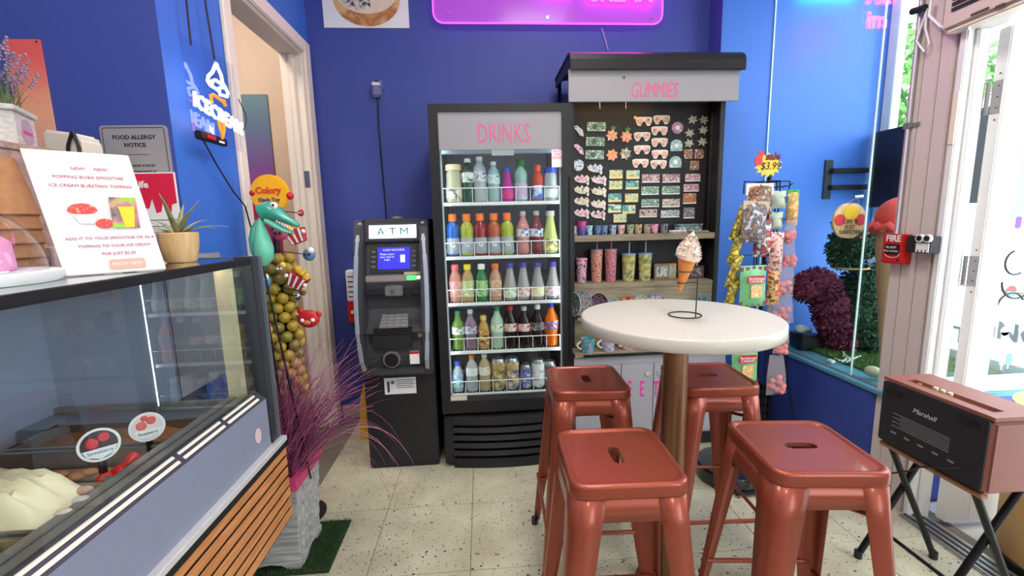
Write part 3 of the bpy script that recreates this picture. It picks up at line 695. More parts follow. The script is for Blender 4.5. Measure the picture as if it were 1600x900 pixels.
# top shelf
bottle('jar', f(125), 0, liq('cream', (228, 222, 190)), band('cream', [(235, 230, 205), (225, 215, 180), (240, 238, 225), (120, 118, 110)], 30), M('cap_cream', (236, 226, 170)), 'cream-coloured jug of drink at the left end of the top shelf', 1.04)
bottle('water', f(240), 0, liq('dkgreen', (24, 84, 60)), band('pale', [WB, (190, 215, 205), WB, (60, 120, 90)], 30), m_cap['white'], 'dark green glass water bottle with white cap on the top shelf', 1.06)
bottle('water', f(335), 0, clear, band('navy', [(40, 44, 120), (30, 36, 100), WB, (60, 70, 150)], 40), m_cap['white'], 'clear water bottle with navy label on the top shelf', 1.1)
bottle('water', f(445), 0, liq('aqua', (170, 214, 214)), band('aqua', [(90, 190, 200), (120, 205, 210), WB, (60, 150, 170)], 40), m_cap['white'], 'pale aqua water bottle with white cap on the top shelf', .98)
bottle('juice', f(555), 0, liq('magenta', (220, 60, 190)), band('magenta', [(210, 40, 190), (235, 80, 160), (180, 40, 170), (240, 60, 60)], 40), m_cap['blue'], 'magenta drink bottle with wide blue lid on the top shelf', .92)
bottle('sport', f(665), 0, liq('mint', (170, 215, 205)), band('mint', [(200, 215, 225), (150, 210, 205), (205, 150, 205), (180, 220, 210)], 30), m_cap['green'], 'pale mint drink bottle with green cap on the top shelf', .97)
bottle('sport', f(797), 0, liq('redor', (230, 84, 46)), band('rwb', [WB, (235, 235, 238), (60, 120, 210), (40, 110, 210)], 14), M('cap_redor', (232, 90, 50)), 'red-orange squeeze bottle with white and blue label on the top shelf', .84)
bottle('jar', f(900), 0, clear, band('whiteblue', [WB, (215, 232, 235), (235, 240, 240), (150, 200, 205)], 20), m_cap['blue'], 'wide white jar with blue lid at the right end of the top shelf', .92)
for px, n, c, d in ((118, 'blue', (24, 110, 210), 'bright blue'), (232, 'lime', (196, 206, 60), 'lime yellow'), (338, 'red', (170, 32, 44), 'red'), (450, 'orange', (206, 96, 44), 'orange'), (555, 'lime', (196, 206, 60), 'yellow-green')):
    r = bottle('sport', f(px), 1, liq(n, c), G_lab, m_cap['orange'], d+' sports drink with orange cap on the second shelf' + (', beside the pink soda' if px == 555 else ''))
    text('G', .036, m_ink if False else M('white_print', (245, 245, 245), r=.5), r, (r.location.x, r.location.y-.0392, r.location.z+.062), 'F', name='logo_letter', bold=.0012, ext=.0004)
NB = band('navyband', [(30, 40, 110), (24, 34, 90), WB, (40, 60, 150)], 50)
bottle('soda', f(680), 1, liq('pink', (226, 150, 150)), NB, m_cap['silver'], 'pink soda bottle with navy label on the second shelf', 1.03)
bottle('soda', f(790), 1, liq('maroon', (130, 30, 50)), NB, m_cap['silver'], 'dark maroon soda bottle on the second shelf', 1.03)
bottle('juice', f(900), 1, liq('paleyel', (214, 224, 130)), band('bluyel', [(40, 80, 150), (30, 60, 130), (240, 220, 60), WB], 50), m_cap['silver'], 'pale yellow lemonade bottle at the right end of the second shelf', 1.18)
T = [('pink', 105, 'tea', 'peachpink', (226, 150, 130), 'pink', [WB, (240, 205, 205), (230, 130, 140), (150, 190, 90)], 'peach tea bottle with pink cap'),
     ('y', 182, 'tea', 'honey', (206, 170, 110), 'yellow', [(238, 232, 205), (230, 220, 170), (150, 180, 90), WB], 'honey tea bottle with yellow cap'),
     ('g', 265, 'tea', 'green', (40, 140, 80), 'white', [(50, 150, 90), (40, 130, 80), (190, 220, 150), (60, 160, 100)], 'green tea bottle with white cap'),
     ('o', 350, 'tea', 'peach', (220, 168, 140), 'orange', [WB, (240, 220, 205), (225, 150, 130), (150, 180, 110)], 'pale peach drink bottle with orange cap')]
for n, px, k, ln, lc, cp, lb, d in T: bottle(k, g(px), 2, liq(ln, lc), band('tea'+n, lb, 45), m_cap[cp], d+' on the third shelf', 1.0)
for n, px, c, d in (('gr', 437, (110, 190, 70), 'green'), ('rd', 520, (205, 90, 80), 'coral red'), ('ye', 607, (232, 220, 50), 'yellow'), ('pu', 700, (214, 110, 180), 'pink-purple')):
    bottle('juice', g(px), 2, M('drink_clear_'+n, (196, 190, 186), r=.06, tr=.45, coat=.5), band('j'+n, [c, tuple(min(255, v+25) for v in c), WB, c], 30), m_cap['purple'], d+' fruit juice bottle with violet-blue cap on the third shelf', 1.05)
bottle('soda', g(122), 3, liq('gr2', (120, 160, 60)), band('ginger', [(220, 200, 140), (120, 150, 60), WB, (90, 130, 50)], 50), m_cap['green'], 'green soda bottle at the left end of the fourth shelf', .98)
bottle('soda', g(200), 3, liq('mauve', (150, 120, 140)), band('whlab', [WB, (230, 232, 240), (180, 180, 200), (120, 120, 160)], 50), m_cap['silver'], 'mauve drink bottle with white label on the fourth shelf', 1.0)
bottle('tea', g(278), 3, liq('amber', (220, 170, 90)), band('gold', [(226, 190, 110), (240, 215, 140), (200, 150, 70), (70, 60, 40)], 40), M('cap_gold', (210, 176, 90), m=.4), 'amber coffee drink bottle on the fourth shelf', .92)
bottle('soda', g(360), 3, liq('cleargreen', (200, 228, 205)), band('lime', [(60, 170, 80), (80, 190, 90), WB, (50, 150, 70)], 45), m_cap['green'], 'clear lemon-lime soda bottle with green label on the fourth shelf', 1.05)
cola = liq('cola', (34, 16, 14))
RL = band('colared', [(196, 30, 32), (205, 40, 40), (235, 225, 220), (170, 24, 28)], 45)
bottle('soda', g(440), 3, cola, RL, m_cap['red'], 'cola bottle with red label and red cap on the fourth shelf', 1.06)
bottle('soda', g(525), 3, cola, RL, m_cap['silver'], 'cola bottle with red label and grey cap on the fourth shelf', 1.03)
bottle('soda', g(607), 3, cola, band('colagrey', [(180, 178, 176), (200, 198, 196), (60, 56, 54), (150, 148, 146)], 45), m_cap['white'], 'cola bottle with grey label on the fourth shelf', 1.06)
bottle('soda', g(690), 3, liq('orsoda', (250, 130, 20)), band('orlab', [(250, 140, 30), (245, 120, 20), (40, 60, 150), WB], 40), m_cap['blue'], 'orange soda bottle with blue cap at the right end of the fourth shelf', 1.1)
bottle('tea', g(120), 4, clear, band('bluwh', [(120, 180, 230), WB, (90, 150, 215), (190, 220, 160)], 40), m_cap['blue'], 'small white and blue bottle at the left end of the bottom shelf', .86)
bottle('water', g(208), 4, clear, band('frost', [(232, 236, 240), WB, (215, 222, 228), WB], 40), m_cap['orange'], 'frosty clear bottle with orange cap on the bottom shelf', .96)
bottle('water', g(285), 4, liq('champ', (216, 190, 150)), band('bev', [(230, 222, 200), (215, 205, 180), WB, (190, 170, 130)], 40), m_cap['silver'], 'pale amber bottle on the bottom shelf', .98)
for px, n, cols, d, s_ in ((368, 'can1', [(225, 225, 220), (210, 208, 200), (190, 160, 70), (90, 90, 90)], 'silver and gold drink can', 1.25), (450, 'can2', [WB, (225, 228, 235), (200, 170, 80), (40, 80, 180)], 'tall white drink can with blue foot', 1.25), (535, 'can3', [(40, 50, 150), (190, 195, 205), (60, 70, 170), (205, 210, 220)], 'blue and silver energy drink can', .95), (610, 'can4', [(225, 228, 232), (210, 214, 220), WB, (180, 185, 192)], 'plain silver-white drink can', 1.15), (680, 'can5', [(70, 70, 74), (190, 192, 196), (50, 50, 54), (205, 205, 205)], 'black and silver drink can', 1.05)):
    lm = band(n, cols, 36); bottle('can', g(px), 4, m_steel, lm, None, d+' on the bottom fridge shelf', s_)
# ================================================================ ATM
ax0, ax1, ay, ayb = -.675, -.285, 2.35, 2.93
AT = thing('cash_machine', 'grey-black cash machine with lit ATM header left of the fridge', 'cash machine', ((ax0+ax1)/2, 2.6, 0))
m_atm = M('charcoal_atm_plastic', (58, 58, 62), r=.5, nz=.12, sc=90)
m_atm_d = M('dark_atm_plastic', (34, 34, 38), r=.45, nz=.1, sc=60)
m_atm_l = M('grey_atm_plastic', (112, 110, 112), r=.45, nz=.08, sc=60)
B(MB().box(ax0+.0, ax1+.0, ay, ayb, 0, .60), 'lower_cabinet', m_atm_d, AT, bevel=.006)
# upper body: side profile (y,z)
prof = [(ay-.055, .60), (ay-.075, .68), (ay-.070, .80), (ay-.005, .86), (ay+.02, .92), (ay+.01, 1.06), (ay+.03, 1.12), (ay+.075, 1.27), (ay+.05, 1.285), (ay+.07, 1.385), (ay+.10, 1.405), (ayb-.02, 1.405), (ayb-.0, 1.38), (ayb, .60)]
B(MB().prism(prof, 'x', ax0+.045, ax1-.045), 'fascia', m_atm, AT, bevel=.004)
side = [(ay-.05, .56), (ay-.10, .66), (ay-.105, .80), (ay-.075, 1.0), (ay-.02, 1.25), (ay+.02, 1.36), (ay+.06, 1.40), (ayb-.02, 1.40), (ayb, 1.37), (ayb, .60), (ay+.1, .58)]
for (a, b_) in ((ax0-.0, ax0+.045), (ax1-.045, ax1+.0)):
    B(MB().prism(side, 'x', a, b_), 'side_wing', m_atm, AT, bevel=.006)
# silver bowed trims following the wings
m_silver = M('silver_trim_plastic', (172, 178, 196), r=.35, m=.4, nz=.05)
for sx_, xb in ((-1, ax0+.030), (1, ax1-.030)):
    zs = [.60, .66, .74, .82, .9, 1.0, 1.1, 1.2, 1.3, 1.385]; V = []; F = []
    for z in zs:
        f_ = (z-.60)/.785; y = None
        for (y0, z0), (y1, z1) in zip(side[:7], side[1:7]):
            if z0 <= z <= z1: y = y0+(y1-y0)*(z-z0)/(z1-z0)
        y -= .004; b_ = .018*math.sin(math.pi*f_); x = xb+sx_*b_
        V += [(x-.011, y, z), (x+.011, y, z), (x+.011, y+.02, z), (x-.011, y+.02, z)]
    for i in range(len(zs)-1):
        for j in range(4): F.append((i*4+j, i*4+(j+1) % 4, (i+1)*4+(j+1) % 4, (i+1)*4+j))
    F += [(3, 2, 1, 0), tuple(len(V)-4+k for k in range(4))]
    B(MB().add(V, F), 'silver_trim', m_silver, AT, bevel=.003)
B(MB().box(ax0+.035, ax1-.035, ay-.085, ay-.03, .575, .615), 'bottom_lip', m_atm, AT, bevel=.008)
xm = (ax0+ax1)/2+.002
def on_f(z):   # fascia front at height z
    for (y0, z0), (y1, z1) in zip(prof[:11], prof[1:11]):
        if z0 <= z <= z1: return y0+(y1-y0)*(z-z0)/(z1-z0)
    return ay
# lit header
hd = B(MB().hexa([(xm-.125, on_f(1.30)-.006, 1.30), (xm+.125, on_f(1.30)-.006, 1.30), (xm+.125, on_f(1.37)-.006, 1.37), (xm-.125, on_f(1.37)-.006, 1.37)], (0, .012, 0)), 'lit_header', M('lit_white_sign', (235, 248, 255), es=1.6), AT)
for ch, dx in (('A', -.062), ('T', 0), ('M', .062)): text(ch, .06, M('teal_print', (20, 120, 130), r=.5), hd, (xm+dx, on_f(1.335)-.0085, 1.333), 'F', name='header_lettering', sx=1.1)
# screen
s0, s1 = 1.135, 1.25
B(MB().hexa([(xm-.125, on_f(1.115)-.008, 1.115), (xm+.125, on_f(1.115)-.008, 1.115), (xm+.125, on_f(1.262)-.008, 1.262), (xm-.125, on_f(1.262)-.008, 1.262)], (0, .01, 0)), 'screen_bezel', m_atm_d, AT, bevel=.003)
scn = B(MB().hexa([(xm-.085, on_f(s0)-.010, s0), (xm+.085, on_f(s0)-.010, s0), (xm+.085, on_f(s1)-.010, s1), (xm-.085, on_f(s1)-.010, s1)], (0, .002, 0)), 'screen', M('lit_blue_screen', (40, 40, 230), r=.2, em=(50, 44, 235), es=1.3), AT)
m_scr = M('pale_screen_print', (190, 205, 250), em=(190, 205, 250), es=1.0)
tl = Matrix.Rotation(math.radians(-15), 4, 'X')
text('CASH MACHINE', .016, m_scr, scn, (xm, on_f(1.236)-.0115, 1.236), 'F', name='screen_lettering', ext=.0003)
text('Please insert\nyour card to\nbegin', .015, m_scr, scn, (xm-.035, on_f(1.20)-.0118, 1.20), 'F', name='screen_lettering', ext=.0003, tilt=tl)
q = MB().hexa([(xm+.035, on_f(1.17)-.012, 1.17), (xm+.06, on_f(1.17)-.012, 1.17), (xm+.06, on_f(1.21)-.012, 1.21), (xm+.035, on_f(1.21)-.012, 1.21)], (0, .001, 0)); B(q, 'screen_icon', m_scr, scn)
for sx_ in (-1, 1):
    for k in range(4):
        z = 1.15+.026*k; x = xm+sx_*.108; y = on_f(z)-.010
        B(MB().box(x-.011, x+.011, y-.003, y+.004, z-.006, z+.006), 'side_key', m_atm_l, AT, bevel=.001)
z = 1.085; B(MB().box(xm-.150, xm+.150, on_f(z)-.016, on_f(z)+.02, z-.016, z+.018), 'card_panel', M('pale_atm_strip', (150, 142, 138), r=.4, nz=.1), AT, bevel=.004)
B(MB().box(xm+.07, xm+.12, on_f(z)-.020, on_f(z)-.0155, z-.008, z+.014), 'green_light', M('green_lamp', (60, 230, 90), em=(60, 235, 90), es=2.5), AT, bevel=.002)
B(MB().box(xm+.123, xm+.142, on_f(z)-.020, on_f(z)-.0155, z-.004, z+.012), 'warm_light', M('warm_lamp', (255, 245, 210), es=2), AT, bevel=.002)
B(MB().box(xm+.055, xm+.145, on_f(1.107)-.014, on_f(1.107)-.008, 1.104, 1.118), 'label_strip', M('cream_strip', (205, 195, 170)), AT)
B(MB().box(xm-.155, xm+.155, ay-.02, ay+.04, 1.0, 1.032), 'ledge', m_atm_d, AT, bevel=.006)
cb_ = B(MB().box(xm-.045, xm+.05, ay-.032, ay+.03, .995, 1.05), 'camera_block', m_atm_l, AT, bevel=.006)
B(MB().disc((xm+.002, 0, 1.022), .013, ay-.037, ay-.03, 16), 'lens', m_chrome, cb_)
B(MB().box(xm+.06, xm+.095, ay-.045, ay+.02, .985, 1.035), 'card_reader', m_black, AT, bevel=.006)
# keypad on the sloping shelf
k0, k1 = .835, .935
B(MB().box(xm-.135, xm+.12, ay-.10, ay+.015, .70, .83), 'keypad_drum', m_atm_d, AT, bevel=.028, seg=4)
kp = B(MB().hexa([(xm-.075, ay-.085, .838), (xm+.075, ay-.085, .838), (xm+.07, ay-.01, .895), (xm-.07, ay-.01, .895)], (0, .006, -.006)), 'keypad', m_atm_l, AT)
for i in range(4):
    for j in range(4):
        f_ = (j+.5)/4; x = xm-.054+i*.036; y = ay-.085+.075*f_; zz = .838+.057*f_
        B(MB().box(x-.014, x+.014, y-.007, y+.005, zz-.002, zz+.007), 'key', M('silver_key', (165, 165, 162), r=.4, m=.5), kp)
# cash tray recess, lock, stickers
ty0 = ay-.079
V = []
o_ = MB().disc((xm-.02, 0, .665), .046, ty0-.006, ty0+.02, 20)
tr_ = B(o_, 'cash_tray_rim', m_atm_l, AT); B(MB().disc((xm-.02, 0, .662), .036, ty0-.010, ty0-.003, 20), 'cash_tray', M('black_recess', (12, 12, 13), r=.5), tr_)
B(MB().disc((ax1-.058, 0, .79), .010, ay-.083, ay-.066, 12), 'lock', M('brass_lock', (190, 170, 120), r=.3, m=.8), AT)
st_ = B(MB().box(xm+.075, xm+.125, ty0-.004, ty0+.002, .635, .705), 'sticker', m_paper, AT); B(MB().box(xm+.075, xm+.125, ty0-.005, ty0-.0042, .69, .705), 'sticker_band', m_red, st_)
B(MB().box(ax0+.02, ax1-.02, ay-.104, ay-.09, .808, .811), 'seam', m_black, AT)
p0 = AY(600, 591, ay); p1 = AY(651, 614, ay)
nt = B(MB().box(p0.x, p1.x, ay-.002, ay, p1.z, p0.z), 'notice', m_paper, AT)
for k in range(5): B(MB().box(p0.x+.065, p1.x-.008-.012*(k % 2), ay-.0028, ay-.0021, p0.z-.016-.011*k, p0.z-.012-.011*k), 'notice_line', M('grey_print', (130, 130, 135)), nt)
B(MB().box(p0.x+.015, p0.x+.028, ay-.0028, ay-.0021, p1.z+.012, p0.z-.02), 'notice_figure', M('navy_print', (50, 50, 110)), nt); B(MB().box(p0.x+.036, p0.x+.055, ay-.0028, ay-.0021, p0.z-.035, p0.z-.015), 'notice_icon', M('teal_print2', (70, 140, 150)), nt)
B(MB().lathe([(.0, 0), (.035, 0), (.03, .012), (0, .016)], (xm+.01, ay+.16, 1.404), 16), 'puck_on_top', m_atm_l, AT, smooth=True)
# yellow wet floor sign folded behind the cash machine
WF = thing('wet_floor_sign', 'yellow folding floor sign tucked behind the cash machine', 'sign', (-.74, 2.72, 0))
a = AY(566, 665, 2.72); x0 = AY(561, 640, 2.72).x
B(MB().prism([(x0-.005, 0), (x0+.30, 0), (x0+.17, .62), (x0+.13, .62), (x0+.022, .30)], 'y', 2.70, 2.712), 'front_panel', M('yellow_sign_plastic', (248, 196, 24), r=.4), WF, bevel=.003)
B(MB().prism([(x0+.01, 0), (x0+.31, 0), (x0+.17, .6), (x0+.13, .6)], 'y', 2.74, 2.752), 'rear_panel', MATS['yellow_sign_plastic'], WF, bevel=.003)
B(MB().box(x0+.12, x0+.18, 2.695, 2.757, .60, .635), 'handle', MATS['yellow_sign_plastic'], WF, bevel=.004)
# white and red box on the wall beside it
p0 = AY(541, 422, 3.0); p1 = AY(556, 502, 3.0); zm = AY(548, 470, 3.0).z
WX = thing('wall_box', 'white and red wall box behind the left edge of the cash machine', 'box', (p0.x+.05, 3.0, p1.z))
B(MB().box(p0.x, p0.x+.11, 2.97, 3.045, zm, p0.z), 'upper_case', m_paper, WX, bevel=.006); B(MB().box(p0.x-.004, p0.x+.114, 2.965, 3.045, p1.z, zm), 'lower_case', m_red, WX, bevel=.006)
for k in range(5): B(MB().box(p0.x+.012, p0.x+.06, 2.9685, 2.9697, zm+.03+.034*k, zm+.036+.034*k), 'print_line', m_ink, WX)
B(MB().disc((p0.x+.03, 0, (zm+p1.z)/2), .012, 2.962, 2.9648, 12), 'badge', m_paper, WX)
# ================================================================ gummies kiosk
kx0, kx1 = .505, 1.405
kf, kp_, kb = 2.50, 2.64, 2.98
m_kblack = M('black_laminate', (24, 24, 27), r=.45, nz=.12, sc=30)
m_peg = M('black_pegboard', (34, 32, 34), r=.55, nz=.15, sc=30)
m_kwood = woodmat('grey_oak_laminate', (120, 106, 84), (160, 146, 118), 0, r=.5)
m_kgrey = M('pale_grey_cabinet', (172, 170, 178), r=.45, nz=.04)
KI = thing('gummies_kiosk', 'black gummies display kiosk with awning, pegboard and shelves', 'display stand', ((kx0+kx1)/2, 2.7, 0))
B(MB().box(kx0, kx0+.03, kf, kb, 0, 2.07), 'side_panel', m_kblack, KI, bevel=.003); B(MB().box(kx1-.03, kx1, kf, kb, 0, 2.07), 'side_panel', m_kblack, KI, bevel=.003)
pgb = B(MB().box(kx0+.03, kx1-.03, kp_, kp_+.012, .6, 2.07), 'pegboard', m_peg, KI)
B(MB().box(kx0+.03, kx1-.03, kb-.012, kb, .1, 2.03), 'rear_panel', m_kblack, KI)
hl = MB()
for i in range(30):
    for j in range(30): 
        x = kx0+.05+i*.0275; z = 1.30+j*.0243
        hl.add([(x-.0025, kp_-.0004, z-.0025), (x+.0025, kp_-.0004, z-.0025), (x+.0025, kp_-.0004, z+.0025), (x-.0025, kp_-.0004, z+.0025)], [(0, 1, 2, 3)])
tag(B(hl, 'peg_holes', M('peg_hole_black', (6, 6, 6), r=.8), pgb), 'rows of small peg holes', kind='stuff')
sl = MB()
for j in range(44): sl.box(kx1-.033, kx1-.0305, kf+.085, kf+.09, 1.30+.0155*j, 1.307+.0155*j)
tag(B(sl, 'slot_strip', m_steel, KI), 'strip of pale slots', kind='stuff')
B(MB().box(kx0+.03, kx1-.03, kf, kp_, 2.045, 2.07), 'top_rail', M('grey_rail', (90, 84, 92), r=.5), KI)
KL = B(MB().box(kx0+.06, kx1-.35, kf+.005, kf+.03, 2.034, 2.0445), 'light_strip', M('warm_led', (255, 214, 130), em=(255, 205, 120), es=7), KI)
B(MB().disc((AY(992, 184, kp_).x, 0, AY(992, 184, kp_).z), .010, kp_-.006, kp_, 12), 'brass_button', M('brass', (220, 180, 80), r=.3, m=.7), KI)
# shelves and riser
def shelf(z0, z1, y0, nm='shelf', x1=kx1-.03): return B(MB().box(kx0+.03, x1, y0, kp_, z0, z1), nm, m_kwood, KI, bevel=.002)
shelf(1.247, 1.283, kf); shelf(.972, 1.0, kf+.0)
B(MB().box(kx0+.03, kx1-.03, kf+.004, kf+.02, .62, .972), 'riser_board', m_kwood, KI)
B(MB().box(kx0, kx1+.0, 2.36, kf+.0, .595, .617), 'worktop', m_kwood, KI, bevel=.003)
B(MB().box(kx0+.05, kx1-.05, 2.345, 2.3595, .598, .614), 'worktop_bumper', m_kblack, KI, bevel=.004)
CB = B(MB().box(kx0, kx1, 2.375, kf, .10, .594), 'base_cabinet', m_kgrey, KI)
B(MB().box(kx0+.02, kx1-.02, 2.42, kf, 0, .10), 'plinth', m_kblack, KI)
xd = AY(1021, 600, 2.36).x
for (a, b_) in ((kx0+.005, .775), (.779, xd-.002), (xd+.002, kx1-.005)):
    d_ = B(MB().box(a, b_, 2.362, 2.3745, .115, .545), 'cabinet_door', m_kgrey, KI, bevel=.002)
    if b_ != .775:
        lx = b_-.035 if b_ < xd else a+.03; p = AY(1011, 583, 2.36)
        lk = B(MB().disc((lx, 0, p.z), .013, 2.352, 2.3618, 16), 'lock', m_chrome, d_); B(MB().box(lx-.0012, lx+.0012, 2.351, 2.3525, p.z-.006, p.z+.006), 'keyhole', m_ink, lk)
m_hot = M('hot_pink_vinyl', (240, 60, 170), r=.4)
for ch, px in (('S', 941), ('W', 961), ('E', 984), ('E', 1003), ('T', 1025)):
    p = AY(px, 609, 2.36)
    text(ch, .135, m_hot, KI, (p.x, 2.3605, p.z), 'F', sx=.42, name='sweet_lettering', bold=.001)
# awning
hp0 = AY(888, 110, kf-.02); hp1 = AY(1153, 158, kf-.02)
hx0, hx1 = hp0.x, hp1.x
B(MB().box(hx0, hx1, kf-.025, kf-.012, hp1.z, hp0.z+.005), 'header_panel', m_greyvinyl, KI, bevel=.002)
gp = AY(1022, 142, kf-.025); text('GUMMIES', .115, m_pink_ink, KI, (gp.x, kf-.0265, gp.z), 'F', sx=.55, name='header_lettering', shear=.15, bold=-.0008)
B(MB().disc((AY(975, 121, kf-.025).x, 0, AY(975, 121, kf-.025).z), .007, kf-.03, kf-.0255, 10), 'rivet', M('blue_rivet', (80, 90, 140)), KI)
a0 = AY(890, 77, kf-.03); a1 = AY(1164, 82, kf-.03); zt = a0.z; zb = hp0.z
roll = [(kb-.02, zt-.0), (kf+.03, zt), (kf-.01, zt-.006), (kf-.04, zt-.026), (kf-.052, zt-.055), (kf-.05, zb-.004), (kf-.04, zb-.006), (kf-.038, zt-.05), (kf-.0, zt-.02), (kb-.02, zt-.012)]
B(MB().prism(roll, 'x', a0.x, a1.x), 'awning_sheet', m_kblack, KI, bevel=.002)
for x_ in (a0.x+.004, a1.x-.012):
    B(MB().prism([(kf-.036, zb), (kf-.036, zt-.055), (kf-.005, zt-.022), (kb-.03, zt-.014), (kb-.03, zt-.06)], 'x', x_, x_+.008), 'awning_end', m_kblack, KI)
for x_ in (kx0+.02, kx1-.04): B(MB().box(x_, x_+.02, kb-.035, kb-.015, 2.03, zt-.014), 'awning_strut', m_black_metal, KI)
for px in (937, 978): 
    p = AY(px, 160, kf); B(MB().tube([(p.x, kf+.02, hp1.z+.1), (p.x+.004, kf+.01, 1.985)], .0025, 5), 'loose_wire', M('cream_cable', (220, 205, 180)), KI)
# ---------------- souvenir magnets on the pegboard
def zc(cx, cy): return AY(880+cx/4.736, 160+cy/4.736, kp_-.004)
def mag(name, label, cx, cy, poly, mat, group, th=.006, extra=None, rz=0):
    p = zc(cx, cy); c_, s_ = math.cos(rz), math.sin(rz)
    o = B(MB().prism([(p.x+x*c_-z*s_, p.z+x*s_+z*c_) for x, z in poly], 'y', kp_-.0005-th, kp_-.0006), name, mat)
    tag(o, label, 'magnet', group)
    return o, p
U = .0039/4.736*1.0   # metres per crop pixel on the board
U = (AY(1000, 250, kp_)-AY(999, 250, kp_)).length/4.736
def ovl(r, n=14, ry=None): return [(r*math.cos(2*math.pi*i/n), (ry or r)*math.sin(2*math.pi*i/n)) for i in range(n)]
def rows(n): return ['top', 'second', 'third', 'fourth', 'fifth', 'sixth'][n]
BILL = printmat('print_bill', [(170, 205, 180), (190, 220, 195), (60, 90, 75), (205, 230, 210)], 60)
for k, (x, y) in enumerate(((245, 180), (237, 290), (232, 388))):
    o, p = mag('banknote_magnet', 'pale green banknote magnet, %s of three at the left of the pegboard' % ['topmost', 'middle', 'lowest'][k], x, y, rrect(-67*U, 67*U, -31*U, 31*U, 3*U, 1), BILL, 'souvenir magnets', rz=-.02)
    B(MB().disc((p.x-10*U, 0, p.z), 20*U, kp_-.0075, kp_-.0066, 12), 'portrait_print', M('dark_green_print', (70, 100, 80)), o)
FRU = printmat('print_fruit', [(235, 160, 70), (240, 190, 120), (230, 110, 90), (225, 215, 200)], 70)
GLV = M('leafy_green_print', (70, 130, 70), r=.5)
for k, (x, y, d) in enumerate(((360, 245, 'upper left'), (468, 255, 'upper right'), (362, 390, 'lower left'), (460, 380, 'lower right'))):
    pts = [((46 if i % 2 else 32)*U*math.cos(2*math.pi*i/14), (44 if i % 2 else 30)*U*math.sin(2*math.pi*i/14)) for i in range(14)]
    o, p = mag('fruit_magnet', 'orange tropical fruit magnet, %s of its cluster of four' % d, x, y, pts, FRU if k < 3 else printmat('print_fruit2', [(215, 190, 190), (230, 160, 120), (90, 120, 90), (230, 220, 215)], 70), 'souvenir magnets')
    if k < 2: B(MB().prism([(p.x+a_*U, p.z+b_*U) for a_, b_ in ((-6, 35), (16, 35), (34, 62), (18, 56), (12, 74), (0, 54), (-14, 62))], 'y', kp_-.006, kp_-.001), 'leaf_tuft', GLV, o)
SUN = M('white_frame_plastic', (232, 222, 210), r=.4); LEN = printmat('print_lens', [(225, 120, 90), (235, 150, 120), (240, 200, 180), (120, 80, 70)], 60)
for ci, col in enumerate((((597, 143), (583, 255), (583, 352), (571, 452)), ((728, 130), (712, 212), (712, 298), (715, 385), (705, 460)))):
    for k, (x, y) in enumerate(col):
        pts = [(-60, 26), (-40, 32), (40, 32), (60, 26), (58, -4), (44, -28), (24, -30), (10, -6), (0, 4), (-10, -6), (-24, -30), (-44, -28), (-58, -4)]
        o, p = mag('sunglasses_magnet', 'white sunglasses magnet with orange lenses, %s in the %s sunglasses column' % (rows(k), ['left', 'right'][ci]), x, y, [(a_*U, b_*U) for a_, b_ in pts], SUN, 'souvenir magnets')
        for sx_ in (-1, 1): B(MB().disc((p.x+sx_*31*U, 0, p.z+1*U), 21*U, kp_-.0076, kp_-.0066, 12), 'lens', LEN, o)
for (x, y, cols, d, n_) in ((845, 188, [(190, 110, 140), (215, 160, 180), (150, 90, 120), (235, 220, 220)], 'round pink flower magnet beside the sunglasses', 'flower_magnet'), (838, 320, [(150, 185, 190), (190, 215, 215), (110, 150, 160), (225, 230, 225)], 'upper pale blue dome-shaped magnet', 'dome_magnet'), (830, 443, [(160, 195, 190), (190, 220, 205), (110, 150, 150), (225, 230, 225)], 'lower pale blue dome-shaped magnet', 'dome_magnet')):
    pts = ovl(42*U, 16) if 'flower' in n_ else [(44*U*math.cos(math.pi*i/10), 5*U+38*U*math.sin(math.pi*i/10)) for i in range(11)]+[(-44*U, -38*U), (44*U, -38*U)]
    o, p = mag(n_, d, x, y, pts, printmat('print_%s%d' % (n_, y), cols, 70), 'souvenir magnets'); B(MB().disc((p.x, 0, p.z), 17*U, kp_-.0078, kp_-.0066, 10), 'centre_print', m_paper, o)
PAL = printmat('print_palm', [(190, 190, 150), (120, 140, 100), (215, 210, 180), (90, 100, 80)], 90)
for k, (x, y) in enumerate(((958, 128), (1040, 130), (935, 228), (1037, 205), (930, 303), (1030, 292))):
    pts = [((40 if i % 2 else 22)*U*math.cos(2*math.pi*i/12+.3), (34 if i % 2 else 18)*U*math.sin(2*math.pi*i/12+.3)) for i in range(12)]
    mag('palm_magnet', 'pale green palm tree magnet, %s row %s at the top right of the pegboard' % (['top', 'middle', 'bottom'][k//2], ['left', 'right'][k % 2]), x, y, pts, PAL, 'souvenir magnets')
for k, (x, y, d) in enumerate(((925, 383, 'left one of the upper pair of orange sunset magnets'), (1005, 383, 'right one of the upper pair of orange sunset magnets'), (970, 468, 'single orange sunset magnet below the pair'))):
    mag('sunset_magnet', d, x, y, rrect(-34*U, 34*U, -32*U, 34*U, 8*U, 2), printmat('print_sunset', [(200, 110, 60), (230, 150, 90), (60, 50, 50), (225, 200, 180)], 60), 'souvenir magnets')
def boat(x, y, cols, d, k):
    pts = [(-58, 24), (-48, 12), (-30, 30), (-12, 16), (4, 36), (20, 14), (40, 30), (58, 10), (52, -16), (56, -34), (44, -44), (34, -26), (-10, -24), (-44, -10)]
    o, p = mag('script_magnet', d, x, y, [(a_*U, b_*U) for a_, b_ in pts], SUN, 'souvenir magnets')
    B(MB().prism([(p.x+a_*U*.8, p.z+b_*U*.75+3*U) for a_, b_ in pts], 'y', kp_-.0078, kp_-.0066), 'script_print', printmat('print_boat%d' % k, cols, 80), o)
